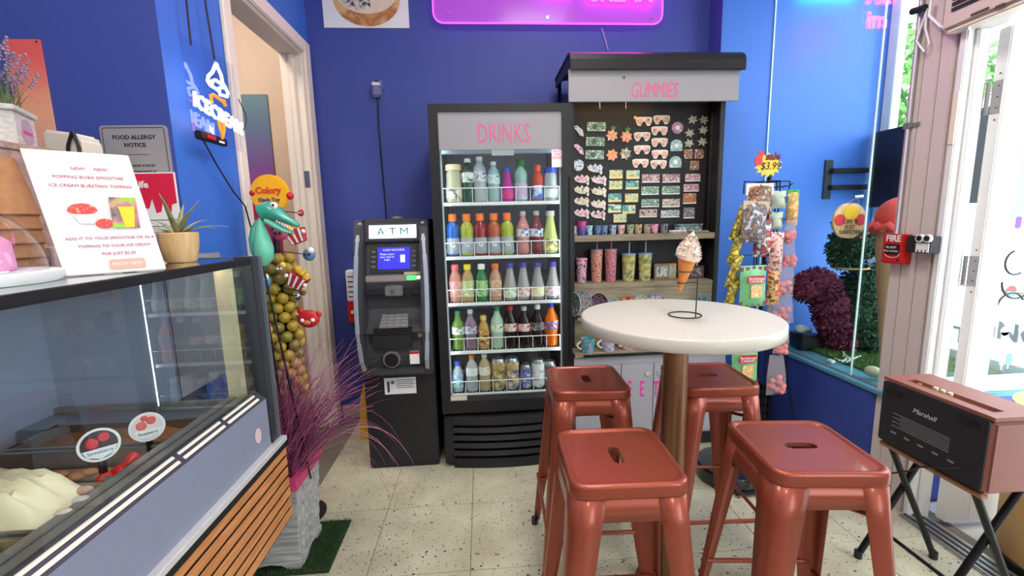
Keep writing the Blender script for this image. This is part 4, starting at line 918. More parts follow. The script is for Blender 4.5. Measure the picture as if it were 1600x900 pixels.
pk = [(200, 80, 130), (220, 120, 160), (240, 220, 225), (120, 40, 80)]; yg = [(190, 190, 110), (215, 210, 150), (240, 235, 215), (110, 110, 60)]; cm = [(200, 170, 140), (225, 200, 170), (240, 230, 215), (140, 90, 70)]; bl = [(90, 130, 190), (130, 165, 210), (235, 235, 235), (50, 70, 120)]
boat(233, 490, bl, 'blue and white lettered cut-out magnet under the banknotes', 0)
for k, (x, y, c_, d) in enumerate(((135, 570, pk, 'pink lettered cut-out magnet, left, upper pink row'), (262, 575, pk, 'pink lettered cut-out magnet, right, upper pink row'), (135, 650, yg, 'yellow-green lettered cut-out magnet on the left'), (262, 660, yg, 'yellow-green lettered cut-out magnet on the right'), (133, 733, cm, 'cream lettered cut-out magnet on the left'), (258, 755, cm, 'cream lettered cut-out magnet on the right'), (135, 820, pk, 'pink lettered cut-out magnet, left, bottom row'), (255, 832, pk, 'pink lettered cut-out magnet, right, bottom row'))): boat(x, y, c_, d, {id(pk): 1, id(yg): 2, id(cm): 3}[id(c_)])
for k, (x, y, c_, d) in enumerate(((112, 215, bl, 'pale blue curved magnet at the upper left edge of the pegboard'), (112, 350, pk, 'pink curved magnet at the left edge of the pegboard'), (112, 465, bl, 'dark blue oval magnet at the left edge of the pegboard'))):
    mag('curved_magnet', d, x, y, [(-40*U, 34*U), (-10*U, 40*U), (30*U, 10*U), (40*U, -36*U), (14*U, -30*U), (-14*U, 4*U)] if k < 2 else ovl(40*U, 14), printmat('print_curved%d' % k, c_, 60), 'souvenir magnets')
TE = [printmat('print_beach_a', [(60, 170, 180), (90, 190, 190), (230, 215, 150), (200, 140, 80)], 45), printmat('print_beach_b', [(215, 215, 150), (235, 225, 170), (90, 180, 180), (90, 90, 70)], 45)]
for k, (x, y, v) in enumerate(((390, 533, 0), (515, 535, 0), (388, 612, 0), (510, 612, 1), (382, 707, 1), (505, 707, 0), (380, 785, 1), (485, 792, 1), (420, 857, 0))):
    d = 'single turquoise beach postcard magnet at the bottom of its block' if k == 8 else '%s beach postcard magnet, %s, %s row of its block' % (['turquoise', 'sandy yellow'][v], ['left', 'right'][k % 2], rows(k//2))
    o, p = mag('postcard_magnet', d, x, y, rrect(-49*U, 49*U, -31*U, 31*U, 3*U, 1), TE[v], 'souvenir magnets'); B(MB().box(p.x-48*U, p.x+48*U, kp_-.0072, kp_-.0066, p.z-29*U, p.z-14*U), 'sand_print', M('sand_print', (232, 214, 150)), o)
for (x, y, w_, h_, n_, cols, d) in ((648, 562, 66, 30, 'strip1', [(190, 150, 150), (215, 185, 175), (120, 70, 80), (235, 220, 215)], 'pinkish wide strip magnet, left, under the sunglasses'), (798, 562, 66, 30, 'strip1', None, 'pinkish wide strip magnet, middle, under the sunglasses'), (643, 653, 66, 30, 'bill', None, 'green banknote magnet, left, below the pinkish strips'), (796, 650, 66, 30, 'bill', None, 'green banknote magnet, right, below the pinkish strips'), (643, 745, 66, 29, 'strip3', [(110, 160, 140), (160, 195, 175), (60, 90, 80), (225, 225, 210)], 'green skyline strip magnet on the left'), (797, 745, 66, 30, 'strip4', [(70, 150, 130), (190, 110, 90), (225, 215, 200), (60, 90, 80)], 'green and red skyline strip magnet'), (628, 820, 66, 29, 'strip5', [(120, 70, 60), (170, 130, 110), (215, 195, 185), (70, 40, 40)], 'dark red-brown strip magnet at the bottom'), (790, 824, 70, 27, 'strip6', [(170, 190, 190), (220, 220, 210), (90, 120, 130), (235, 235, 230)], 'pale skyline strip magnet at the bottom'), (958, 557, 57, 27, 'strip7', [(205, 180, 170), (225, 205, 195), (170, 90, 120), (235, 225, 220)], 'upper pale pink strip magnet in the right column'), (947, 632, 57, 27, 'strip7', None, 'lower pale pink strip magnet in the right column'), (935, 712, 50, 38, 'strip8', [(200, 120, 60), (225, 150, 90), (150, 80, 40), (235, 205, 170)], 'orange strip magnet in the right column'), (930, 818, 42, 40, 'strip9', [(60, 80, 130), (190, 190, 180), (90, 110, 150), (170, 120, 100)], 'blue square magnet at the bottom of the right column')):
    mt_ = BILL if n_ == 'bill' else printmat('print_'+n_, cols, 70)
    o, p = mag('strip_magnet', d, x, y, rrect(-w_*U, w_*U, -h_*U, h_*U, 3*U, 1), mt_, 'souvenir magnets'); B(MB().box(p.x-w_*U, p.x+w_*U, kp_-.0074, kp_-.0066, p.z-h_*U, p.z-h_*U*.75), 'white_edge', m_paper, o)
# ---------------- shelf goods
def zg(cx, cy, y): return AY(880+cx/5.296, 330+cy/5.296, y)
SGY = 2.56
def glass_on(nm, label, cat, cx, y, z, r0, r1, h, mat, group, straw=None, rimm=None):
    p = zg(cx, 200, y); x = proj_x(880+cx/5.296, y, z+h/2)
    t = thing(nm, label, cat, (x, y, z), 0, group)
    B(MB().lathe([(0, .001), (r0, .001), (r0+.001, .004), (r1, h), (r1-.0025, h), (r0-.001, .006), (0, .006)], (x, y, z), 18), 'cup', mat, t, smooth=True)
    if rimm: B(MB().lathe([(r1-.004, h), (r1+.002, h), (r1+.002, h+.007), (r1-.004, h+.009), (0, h+.009)], (x, y, z), 18), 'lid', rimm, t, smooth=True)
    if straw: B(MB().tube([(x, y, z+h*.3), (x+.004, y, z+h+.075)], .0032, 8), 'straw', straw, t, smooth=True)
    return t
def proj_x(px, y, z):
    lo, hi = -3, 5
    for _ in range(50):
        m_ = (lo+hi)/2
        if proj(m_, y, z)[0] < px: lo = m_
        else: hi = m_
    return lo
sgc = [(95, (150, 150, 160), 'grey'), (215, (110, 150, 170), 'pale teal'), (285, (40, 70, 110), 'navy'), (340, (60, 80, 120), 'blue and white'), (410, (110, 130, 160), 'pale blue'), (480, (170, 130, 120), 'rosy'), (555, (110, 120, 90), 'olive'), (620, (150, 120, 80), 'amber'), (695, (130, 110, 100), 'brown-grey'), (755, (190, 110, 130), 'pink and white'), (835, (80, 80, 90), 'black and white')]
for cx_, c_, d in sgc:
    glass_on('shot_glass', d+' printed shot glass on the upper kiosk shelf', 'glass', cx_, SGY, 1.283, .017, .0225, .056, printmat('print_shot_'+d, [c_, tuple(min(255, v+30) for v in c_), tuple(min(255, v+70) for v in c_), tuple(v//2 for v in c_)], 70, .2), 'shot glasses on the kiosk shelf')
glass_on('tall_shot_glass', 'taller pink and blue glass among the shot glasses', 'glass', 150, SGY-.02, 1.283, .021, .031, .082, gradmat('pink_blue_glass', [(0, (60, 90, 160)), (.5, (130, 80, 150)), (.7, (200, 70, 140)), (1, (190, 60, 130))], 2, 0, .09, .2), 'shot glasses on the kiosk shelf')
for c_ in bpy.data.objects:
    if c_.name.startswith('cup') and c_.parent and c_.parent.name.startswith('tall_shot'): c_.data.transform(Matrix.Translation((0, 0, -1.283))); c_.location.z = 1.283
def slab(nm, label, cat, cx, cy0, cy1, w_, y, z, d_, mat, group=None):
    h = zg(cx, cy0, y).z-zg(cx, cy1, y).z; x = proj_x(880+cx/5.296, y, z+h/2)
    return x, h
x, h = slab('', '', '', 940, 142, 185, 0, SGY, 1.283, 0, None); t = thing('trinket_tray', 'flat pale trinket tray on the upper kiosk shelf', 'tray', (x, 2.55, 1.283))
B(MB().prism(rrect(x-.055, x+.055, 2.52, 2.59, .02), 'z', 1.2835, 1.293), 'tray', printmat('print_tray', [(200, 195, 195), (225, 215, 212), (130, 120, 125), (170, 120, 120)], 70), t); B(MB().prism(rrect(x-.048, x+.048, 2.527, 2.583, .018), 'z', 1.2931, 1.299), 'lid', m_paper, t)
x = proj_x(880+1040/5.296, 2.58, 1.31); t = thing('souvenir_tin', 'teal souvenir tin on the upper kiosk shelf', 'tin', (x, 2.59, 1.283)); B(MB().box(x-.075, x+.075, 2.56, 2.625, 1.2835, 1.325), 'box', printmat('print_tin', [(90, 150, 150), (130, 175, 170), (60, 100, 110), (215, 205, 190)], 60), t, bevel=.006); B(MB().box(x-.077, x+.077, 2.558, 2.627, 1.3251, 1.334), 'lid', MATS['print_tin'], t, bevel=.003)
x = proj_x(880+1125/5.296, 2.52, 1.29); t = thing('souvenir_plaque', 'flat brown souvenir plaque at the right end of the upper kiosk shelf', 'plaque', (x, 2.53, 1.283)); B(MB().prism(rrect(x-.062, x+.062, 2.503, 2.556, .015), 'z', 1.2835, 1.292), 'board', printmat('print_plaque', [(150, 100, 70), (190, 150, 110), (90, 60, 50), (205, 180, 160)], 60), t, bevel=.002); B(MB().prism(rrect(x-.052, x+.052, 2.509, 2.550, .012), 'z', 1.2921, 1.2945), 'picture', printmat('print_plaque2', [(170, 130, 90), (200, 170, 130), (110, 120, 110), (220, 205, 190)], 60), t)
# tumblers on the middle shelf
TZ = 1.0
def tum(cx, h, r, cols, d, straw, lid, y=2.57, sc=50): glass_on('tumbler', d, 'tumbler', cx, y, TZ, r*.78, r, h, printmat('print_tum'+str(cx), cols, sc, .25), 'tumblers on the kiosk shelf', straw, lid)
m_strp = M('pink_straw', (225, 110, 150), r=.3); m_strw = M('clear_straw', (205, 215, 205), r=.2)
m_lidc = M('smoky_lid', (150, 140, 145), r=.2)
tum(150, .140, .034, [(120, 50, 70), (170, 80, 110), (225, 190, 200), (70, 40, 50)], 'short maroon and pink glass at the left end of the kiosk shelf', None, M('pink_rim', (232, 150, 190), r=.3), sc=45)
tum(275, .190, .037, [(150, 90, 84), (186, 120, 104), (214, 160, 140), (120, 50, 70)], 'left pink glitter tumbler with straw', m_strp, m_lidc, sc=90)
tum(392, .190, .037, [(140, 60, 76), (176, 92, 104), (206, 140, 146), (110, 36, 60)], 'right pink glitter tumbler with straw', m_strp, m_lidc, sc=90)
BE = [(44, 80, 60), (96, 140, 120), (190, 176, 70), (200, 200, 190)]
tum(540, .160, .042, BE, 'left beach print tumbler with clear straw', m_strw, M('blue_rim', (120, 160, 205), r=.3), sc=35); tum(675, .160, .042, BE, 'right beach print tumbler with clear straw', m_strw, MATS['blue_rim'], sc=36)
def frame_on(cx, w_, h, d, cols, k, y=2.60):
    x = proj_x(880+cx/5.296, y, TZ+h/2); t = thing('picture_frame', d, 'picture frame', (x, y, TZ))
    B(MB().box(x-w_, x+w_, y, y+.012, TZ+.001, TZ+h), 'frame', M('frame_paint%d' % k, cols[0], r=.4), t, bevel=.003); B(MB().box(x-w_*.72, x+w_*.72, y-.0015, y, TZ+h*.2, TZ+h*.82), 'picture', printmat('print_frame%d' % k, cols[1:], 45), t)
    B(MB().prism([(y+.0125, TZ+h*.6), (y+.0125, TZ+h*.56), (y+.034, TZ+.001), (y+.038, TZ+.001)], 'x', x-.01, x+.01), 'easel_leg', m_ink, t)
frame_on(818, .048, .098, 'taupe picture frame with blue picture on the kiosk shelf', [(130, 110, 84), (70, 120, 170), (120, 160, 190), (205, 200, 180), (50, 80, 120)], 0, 2.58)
frame_on(892, .034, .095, 'pale wooden picture frame next to the taupe one', [(190, 150, 100), (200, 170, 120), (225, 205, 170), (150, 170, 170), (120, 90, 60)], 1, 2.60)
frame_on(1105, .048, .078, 'brown picture frame at the right end of the kiosk shelf', [(100, 80, 76), (150, 100, 110), (190, 170, 160), (120, 130, 140), (70, 50, 50)], 2, 2.58)
x = proj_x(880+1115/5.296, 2.61, 1.12); t = thing('ring_ornament', 'white ring ornament standing behind the brown frame', 'ornament', (x, 2.605, TZ)); B(MB().tube([(x+.018*math.cos(2*math.pi*i/20), 2.622, TZ+.110+.018*math.sin(2*math.pi*i/20)) for i in range(20)], .005, 8, True), 'ring', m_paper, t, smooth=True); B(MB().box(x-.004, x+.004, 2.618, 2.626, TZ+.003, TZ+.094), 'stem', m_paper, t); B(MB().box(x-.02, x+.02, 2.62, 2.632, TZ+.0, TZ+.004), 'foot', m_paper, t)
# plates leaning against the riser
LEDGE = AY(910, 496, 2.44).z
B(MB().box(kx0+.03, kx1-.03, 2.43, kf+.003, LEDGE-.018, LEDGE), 'plate_ledge', m_kwood, KI, bevel=.002)
for k, (cx_, cy_, rw, rh, cols, d) in enumerate(((96, 735, 24, 98, [(120, 150, 140), (170, 190, 180), (60, 80, 80), (215, 215, 205)], 'pale green souvenir plate at the left edge, half behind the fridge'), (165, 722, 48, 108, [(190, 80, 90), (90, 140, 180), (225, 215, 215), (120, 60, 80)], 'red and blue souvenir plate'), (300, 700, 44, 90, [(60, 40, 70), (40, 30, 50), (150, 110, 140), (90, 60, 90)], 'dark purple souvenir plate'), (412, 690, 44, 72, [(60, 150, 160), (110, 190, 190), (215, 210, 190), (40, 100, 120)], 'turquoise souvenir plate, left'), (535, 690, 52, 76, [(180, 80, 50), (210, 110, 80), (120, 60, 60), (225, 190, 160)], 'brick red souvenir plate'), (645, 690, 60, 76, [(60, 140, 150), (120, 190, 190), (220, 215, 205), (170, 100, 90)], 'turquoise souvenir plate, right'), (772, 690, 60, 80, [(150, 90, 170), (90, 160, 190), (225, 190, 205), (90, 60, 110)], 'violet and blue souvenir plate'), (1140, 730, 62, 58, [(40, 90, 120), (70, 130, 150), (30, 50, 70), (150, 170, 160)], 'dark blue souvenir plate at the right end'))):
    yy = 2.462; rr = rh/5.296*(AY(1000, 460, yy)-AY(1000, 459, yy)).length
    x = proj_x(880+cx_/5.296, yy, .8); zc_ = AY(1000, 330+cy_/5.296, yy).z
    rr = max(.048, min(rr, .075)); zc_ = LEDGE+rr+.001
    t = thing('souvenir_plate', d+' on the kiosk worktop', 'plate', (x, yy, zc_-rr), 0, 'souvenir plates on the kiosk')
    sq = min(1.0, rw/rh*1.05); ang = math.acos(sq)*.9
    mxp = Matrix.Translation((x, yy, zc_)) @ Matrix.Rotation(-ang, 4, 'Z') @ Matrix.Rotation(math.radians(82), 4, 'X')
    B(MB().lathe([(0, 0), (rr*.6, 0), (rr, .007), (rr, .010), (rr*.58, .004), (0, .004)], n=24).xf(mxp), 'dish', printmat('print_plate%d' % k, cols, 55, .2), t, smooth=True)
    B(MB().tube([(rr*math.cos(i*.2618), rr*math.sin(i*.2618), .009) for i in range(24)], .003, 6, True).xf(mxp), 'rim', M('plate_rim%d' % k, cols[1], r=.25), t, smooth=True)
    B(MB().box(x-.02, x+.02, yy-.025, yy-.019, LEDGE+.0005, LEDGE+.012), 'plate_stand', m_wire, t)
# mugs
def mug(px, py, cols, d, k):
    z = .6175; yy = 2.40+.01*k; x = proj_x(px, yy, z+.04)
    t = thing('mug', d, 'mug', (x, yy, z), 0, 'mugs on the kiosk worktop')
    B(MB().lathe([(0, .0), (.034, .0), (.036, .004), (.040, .078), (.0405, .080), (.037, .080), (.034, .008), (0, .008)], (x, yy, z), 24), 'cup', printmat('print_mug%d' % k, cols, 45, .2), t, smooth=True)
    B(MB().tube([(x-.037-.024*math.sin(math.pi*i/10), yy, z+.016+.048*i/10) for i in range(11)], .0055, 8), 'handle', m_white, t, smooth=True)
mug(918, 531, [(56, 150, 168), (66, 160, 176), (80, 172, 186), (215, 150, 165)], 'turquoise printed mug nearest the fridge', 0)
mug(950, 534, [(120, 150, 180), (150, 170, 195), (196, 176, 200), (215, 220, 225)], 'pale blue and pink printed mug, second from the fridge', 1)
mug(981, 540, [(200, 195, 190), (225, 205, 195), (170, 120, 120), (225, 225, 225)], 'cream mug under the edge of the table top', 2)
# ================================================================ glass counter
XC, YE, Y0, XB = -.67, 1.35, -.35, -1.42
ZT = 1.285
CN = thing('display_counter', 'long glass gelato counter with wooden slat front', 'counter', (-1.05, .5, 0))
m_band = M('blue_grey_enamel', (130, 136, 154), r=.4, nz=.05)
m_post = M('grey_aluminium', (120, 126, 134), r=.35, m=.5, nz=.05)
m_slat = woodmat('orange_oak_slat', (176, 108, 58), (216, 150, 92), 1, r=.5, sc=8)
m_blk = M('black_backing', (18, 17, 17), r=.6)
B(MB().box(XB, -.985, Y0, YE-.06, 0, .43), 'plinth', m_blk, CN)
B(MB().box(XB, XC+.0115, Y0, YE+.008, .425, .70), 'base_panel', m_blk, CN)
for k in range(7):
    z1 = .672-k*.0355; B(MB().box(XC+.0118, XC+.0165, Y0, YE+.012, z1-.0255, z1), 'slat', m_slat, CN, bevel=.001, seg=1)
B(MB().box(XC-.01, XC+.020, Y0, YE+.012, .674, .694), 'black_strip', m_blk, CN)
B(MB().box(XC-.01, XC+.024, Y0, YE+.012, .6945, .712), 'white_strip', M('satin_white_metal', (215, 216, 214), r=.35, m=.3), CN, bevel=.002)
B(MB().box(XC-.05, XC+.004, Y0, YE, .7125, .862), 'front_band', m_band, CN)
# sloped vent ledge with cream slots
lg = [(XC+.004, .8625), (XC-.022, .887), (XC-.03, .887), (XC-.03, .8625)]
B(MB().prism([(x, z) for x, z in lg], 'y', Y0, YE), 'vent_ledge', M('dark_vent', (58, 60, 70), r=.4), CN)
m_slot = M('cream_vent_slot', (232, 226, 205), r=.4)
for (a, b_) in ((Y0, .56), (.575, .93), (.945, 1.1), (1.115, 1.27)):
    for o_ in (0.18, .62):
        x = XC+.004-.026*o_; z = .8625+.0245*o_
        B(MB().hexa([(x, a, z+.0012), (x-.0055, a, z+.0065), (x-.0055, b_, z+.0065), (x, b_, z+.0012)], (.0012, 0, .0012)), 'vent_slot', m_slot, CN)
# inner sill with grooves
m_sl = M('brushed_sill', (158, 154, 146), r=.35, m=.5, nz=.06)
for k in range(3): B(MB().box(XC-.058-.024*k, XC-.036-.024*k, Y0, YE-.03, .80, .872-.004*(k % 2)), 'inner_sill', m_sl, CN, bevel=.002)
B(MB().box(XC-.6, XC-.108, Y0, YE-.03, .78, .80), 'inner_floor', M('steel_floor', (150, 150, 152), r=.3, m=.6), CN)
B(MB().box(XC-.63, XC-.60, Y0, YE-.03, .70, 1.262), 'rear_panel', M('blue_grey_rear', (170, 178, 198), r=.35, nz=.06), CN)
B(MB().box(XC-.6, XC-.108, 1.19, YE-.03, .80, .845), 'steel_cover', m_steel, CN, bevel=.003)
# glazing
B(MB().box(XC-.016, XC-.010, Y0, YE-.04, .887, 1.265), 'front_pane', m_glass_case, CN)
B(MB().box(XC-.26, XC-.02, YE-.03, YE-.024, .86, 1.265), 'end_pane', m_glass_case, CN)
B(MB().box(XC-.60, XC-.26, YE-.032, YE-.02, .86, 1.265), 'end_panel', M('blue_grey_rear', (170, 178, 198)), CN)
B(MB().box(XC-.64, XC-.012, Y0, YE-.012, 1.2775, ZT), 'top_pane', glassmat('smoked_top_glass', (150, 160, 165), .8), CN)
B(MB().box(XC-.02, XC+.002, Y0, YE-.05, 1.2655, 1.2845), 'front_rail', m_blk, CN, bevel=.002)
B(MB().box(XC-.64, XC+.004, YE-.012, YE+.006, 1.262, ZT+.002), 'end_rail', m_post, CN, bevel=.003)
B(MB().box(XC-.05, XC+.008, YE-.05, YE-.012, .7125, ZT+.004), 'corner_post', M('dark_aluminium', (70, 74, 80), r=.35, m=.5), CN, bevel=.004)
B(MB().box(XC-.05, XC+.010, YE-.0115, YE+.008, .7125, ZT+.004), 'corner_trim', m_post, CN, bevel=.004)
B(MB().box(XC-.60, XC-.06, YE-.05, YE-.031, .80, .86), 'end_sill', m_sl, CN)
B(MB().box(XC-.105, XC-.052, YE-.046, YE-.031, .86, 1.265), 'end_strip', M('cream_inner_post', (226, 212, 176), r=.45), CN)
B(MB().box(XC-.56, XC-.10, Y0, YE-.06, 1.255, 1.264), 'lamp_rail', m_post, CN)
B(MB().box(XC-.10, XC-.08, Y0, YE-.06, 1.257, 1.2635), 'lamp_tube', M('case_lamp', (255, 246, 228), es=9), CN)
q = AX(403, 681, XC+.004); B(MB().prism([(q.y+.016*math.cos(i*.4488), q.z+.022*math.sin(i*.4488)) for i in range(14)], 'x', XC+.0045, XC+.006), 'badge', M('pink_badge', (222, 190, 196), r=.3), CN)
# pans
m_pan = M('pan_steel', (168, 166, 160), r=.28, m=.7, nz=.05)
PX0, PX1 = XC-.475, XC-.112
def pan(y0, y1, d):
    t = thing('gelato_pan', d, 'pan', ((PX0+PX1)/2, (y0+y1)/2, .80), 0, 'steel pans in the glass counter')
    zt, zb, w_ = .862, .803, .004
    mb = MB().box(PX0, PX1, y0, y1, zb, zb+.003).box(PX0, PX0+w_, y0, y1, zb+.003, zt).box(PX1-w_, PX1, y0, y1, zb+.003, zt).box(PX0+w_, PX1-w_, y0, y0+w_, zb+.003, zt).box(PX0+w_, PX1-w_, y1-w_, y1, zb+.003, zt)
    B(mb, 'tray', m_pan, t)
    rim = MB().tube([(PX0, y0+.004, zt), (PX1, y0+.004, zt), (PX1, y1-.004, zt), (PX0, y1-.004, zt)], .0038, 8, True); B(rim, 'rolled_rim', m_pan, t, smooth=True)
    return t
PN = [(.575, .722, 'pan of yellow ice cream nearest the bottom left corner'), (.732, .882, 'pan heaped with white ice cream'), (.892, 1.032, 'nearly empty pan with strawberries in the glass counter'), (1.042, 1.182, 'pan of brown crumble at the far end of the counter'), (.42, .566, 'steel pan nearest the camera end of the counter')]
for a, b_, d in PN: pan(a, b_, d)
def mound(nm, label, cat, x0, x1, y0, y1, z0, h, mat, amp, seed, nx=26, ny=18):
    rn = random.Random(seed); ph = [(rn.uniform(8, 40), rn.uniform(8, 40), rn.uniform(0, 6), rn.uniform(.3, 1)) for _ in range(7)]
    V = []; F = []
    for i in range(nx+1):
        for j in range(ny+1):
            u, v = i/nx, j/ny; x = x0+(x1-x0)*u; y = y0+(y1-y0)*v
            e = min(1, 5*min(u, 1-u))**.6*min(1, 5*min(v, 1-v))**.6
            z = z0+h*e*(.75+.25*math.sin(math.pi*u))+amp*e*sum(a*math.sin(f1*6*u+f2*.35*v*6+p) for f1, f2, p, a in ph)/3
            V.append((x, y, z))
    for i in range(nx):
        for j in range(ny): a = i*(ny+1)+j; F.append((a, a+ny+1, a+ny+2, a+1))
    k = len(V); V += [(x0, y0, z0-.03), (x1, y0, z0-.03), (x1, y1, z0-.03), (x0, y1, z0-.03)]
    o = B(MB().add(V, F), nm, mat, smooth=True); tag(o, label, cat); return o
mound('ice_cream', 'heaped white vanilla ice cream with ripples in the glass counter', 'ice cream', PX0+.006, PX1-.006, .738, .876, .845, .075, M('vanilla_ice_cream', (250, 236, 196), r=.5, nz=.04, bump=.1), .012, 3)
mound('ice_cream', 'yellow mango ice cream at the bottom left corner of the counter', 'ice cream', PX0+.006, PX1-.006, .581, .716, .835, .045, M('mango_ice_cream', (238, 208, 110), r=.5, nz=.15, sc=40, bump=.3), .02, 5)
mound('crumble', 'brown biscuit crumble filling the far pan', 'crumble', PX0+.006, PX1-.006, 1.048, 1.176, .835, .022, M('brown_crumble', (150, 96, 52), r=.8, nz=.5, sc=90, bump=1), .006, 8)
mound('crumble', 'thin layer of tan crumbs in the strawberry pan', 'crumble', PX0+.006, PX1-.006, .898, 1.026, .812, .016, M('tan_crumble', (186, 140, 104), r=.8, nz=.45, sc=80, bump=1), .005, 9)
m_straw = M('strawberry_red', (222, 44, 40), r=.35, nz=.15, sc=90)
for k, (px, py) in enumerate(((163, 745), (186, 733), (205, 715))):
    p = AZ(px, py, .862); t = thing('strawberry', 'fresh strawberry in the counter pan, %s of three' % ['nearest', 'middle', 'farthest'][k], 'strawberry', (p.x, p.y, .84), 0, 'strawberries in the pan')
    mx_ = Matrix.Translation((p.x, p.y, .856)) @ Matrix.Rotation(.9+k, 4, 'Z') @ Matrix.Rotation(1.25, 4, 'X')
    B(MB().lathe([(.001, -.022), (.008, -.017), (.014, -.004), (.0155, .006), (.012, .013), (.004, .015), (0, .0145)], n=14).xf(mx_), 'berry', m_straw, t, smooth=True)
    lf = MB()
    for i in range(5):
        a = i*1.2566; lf.add([(0, 0, .0155), (.006*math.cos(a-.4), .006*math.sin(a-.4), .0165), (.012*math.cos(a), .012*math.sin(a), .017), (.006*math.cos(a+.4), .006*math.sin(a+.4), .0165)], [(0, 1, 2, 3)])
    B(lf.xf(mx_), 'calyx', M('calyx_green', (90, 140, 60)), t)
for k, (px, py, c_) in enumerate(((100, 802, (228, 215, 200)), (127, 782, (224, 205, 200)), (132, 766, (205, 160, 150)), (95, 742, (170, 120, 92)), (120, 745, (186, 130, 96)), (140, 738, (196, 150, 104)))):
    p = AZ(px, py, .868); o = B(MB().ball((p.x, p.y, .868), .014, 12, 8, 1.1, .8, .6), 'sugared_nut', M('nut_%d' % k, c_, r=.5, bump=.3), smooth=True)
    tag(o, ['large white sugared almond beside the white ice cream', 'middle white sugared almond beside the white ice cream', 'pinkish sugared almond at the corner of the white ice cream pan', 'brown nut at the left in the strawberry pan', 'brown nut in the middle of the strawberry pan', 'pale brown nut under the round label in the strawberry pan'][k], 'nut', 'sugared nuts')
# flavour markers
for k, (px, py, d) in enumerate(((155, 695, 'round flavour marker with strawberries on dark ground'), (230, 667, 'round flavour marker with coral berries on white ground'))):
    p = AX(px, py, XC-.135); N = (CAM-p); N.z *= .55; N.normalize(); r_ = (AX(px+28, py, XC-.135)-p).length*.62; r_ = .034
    Xa = Vector((0, 0, 1)).cross(N).normalized(); Ya = N.cross(Xa)
    m3 = Matrix((Xa, Ya, N)).transposed(); mx_ = Matrix.Translation(p) @ m3.to_4x4()
    t = thing('flavour_marker', d, 'marker', (p.x, p.y, .84), 0, 'flavour markers')
    B(MB().lathe([(0, -.002), (r_, -.002), (r_, .001), (0, .001)], n=28).xf(mx_), 'disc', m_paper, t)
    B(MB().lathe([(0, .0011), (r_*.86, .0011), (r_*.86, .0016), (0, .0016)], n=28).xf(mx_), 'picture', M('marker_pic%d' % k, [(52, 40, 44), (236, 214, 210)][k]), t)
    for (a_, b2, s_) in ((-.3, .15, .3), (.25, .4, .28), (-.1, .62, .2) if k else (-.35, .3, .2)): B(MB().lathe([(0, .0016), (r_*s_, .0016), (r_*s_*.8, .0026), (0, .0028)], (r_*a_, r_*b2, 0), 12).xf(mx_), 'berry_print', M('berry_print%d' % k, [(222, 50, 62), (230, 100, 90)][k]), t)
    B(MB().prism([(-r_*.8, -r_*.2), (r_*.84, -.2*r_), (r_*.6, -r_*.62), (0, -r_*.85), (-r_*.6, -r_*.62)], 'z', .0017, .0024).xf(mx_), 'name_panel', m_paper, t)
    text(['Strawberry', 'Raspberry'][k], r_*.26, m_ink, t, p+N*.0028-Ya*r_*.42, m3, ext=.0002)
    B(MB().tube([p-N*.006-Ya*r_*.5, p-N*.010-Ya*r_*1.35, Vector((p.x-.01, p.y+.008, .84))], .007, 8), 'holder', m_black, t, smooth=True)
# ---------------- things on the counter top
# white menu card
BL = Vector((-.805, .893, ZT+.002)); dv = Vector((.119, .099, 0)); uv = Vector((-.058, .020, .243))
nn = dv.cross(uv).normalized()
MC = thing('menu_card', 'white acrylic menu card about popping boba standing on the counter', 'sign', BL+dv*.5)
B(MB().hexa([BL, BL+dv, BL+dv+uv, BL+uv], -nn*.004), 'sheet', M('white_acrylic', (222, 220, 221), r=.15, nz=.01), MC, bevel=.001)
B(MB().hexa([BL+dv*.3-nn*.0045, BL+dv*.7-nn*.0045, BL+dv*.7+uv*.6-nn*.0045, BL+dv*.3+uv*.6-nn*.0045], -nn*.002), 'rear_strut', m_acryl, MC)
d1 = dv.normalized(); u1 = (uv-d1*uv.dot(d1)).normalized(); n1 = d1.cross(u1); m3 = Matrix((d1, u1, n1)).transposed()
def cardp(u, v): return BL+dv*u+uv*v+nn*.0006
m_rose = M('rose_print', (196, 84, 116), r=.6)
for (u, v, s, sz) in ((.56, .86, 'NEW!     NEW!', .0085), (.53, .79, 'POPPING BOBA SMOOTHIE', .0085), (.53, .72, 'ICE CREAM BURSTING TOPPING', .0085), (.55, .29, 'ADD IT TO YOUR SMOOTHIE OR AS A', .0078), (.56, .225, 'TOPPING TO YOUR ICE CREAM', .0078), (.57, .16, 'FOR JUST $2.50', .0078)):
    text(s, sz, m_rose, MC, cardp(u, v), m3, ext=.0002)
lw = cardp(.62, .07); pl_ = B(MB().prism(rrect(-.028, .028, -.010, .010, .004), 'z', 0, .0005).xf(Matrix.Translation(lw) @ m3.to_4x4()), 'logo_plate', M('salmon_print', (240, 170, 150)), MC)
text('FRESH NEW', .009, m_paper, pl_, lw+n1*.0007, m3, ext=.0002)
cpn = [0]
def cp(u, v, pts, nm, mat): cpn[0] += 1; return B(MB().prism(pts, 'z', 0, .0004+.0004*cpn[0]).xf(Matrix.Translation(cardp(u, v)) @ m3.to_4x4()), nm, mat, MC)
cp(.36, .52, [(.022*math.cos(i*.5236), .012*math.sin(i*.5236)*(1.2 if i < 6 else .7)) for i in range(12)], 'boba_picture', printmat('print_boba', [(226, 50, 50), (240, 80, 70), (215, 40, 40), (250, 140, 120)], 130))
cp(.37, .475, [(-.019, .003), (.019, .003), (.011, -.016), (-.009, -.016)], 'bowl_picture', M('bowl_print', (225, 230, 238)))
cp(.53, .41, [(.014*math.cos(i*.5236), .010*math.sin(i*.5236)) for i in range(12)], 'boba_picture', MATS['print_boba'])
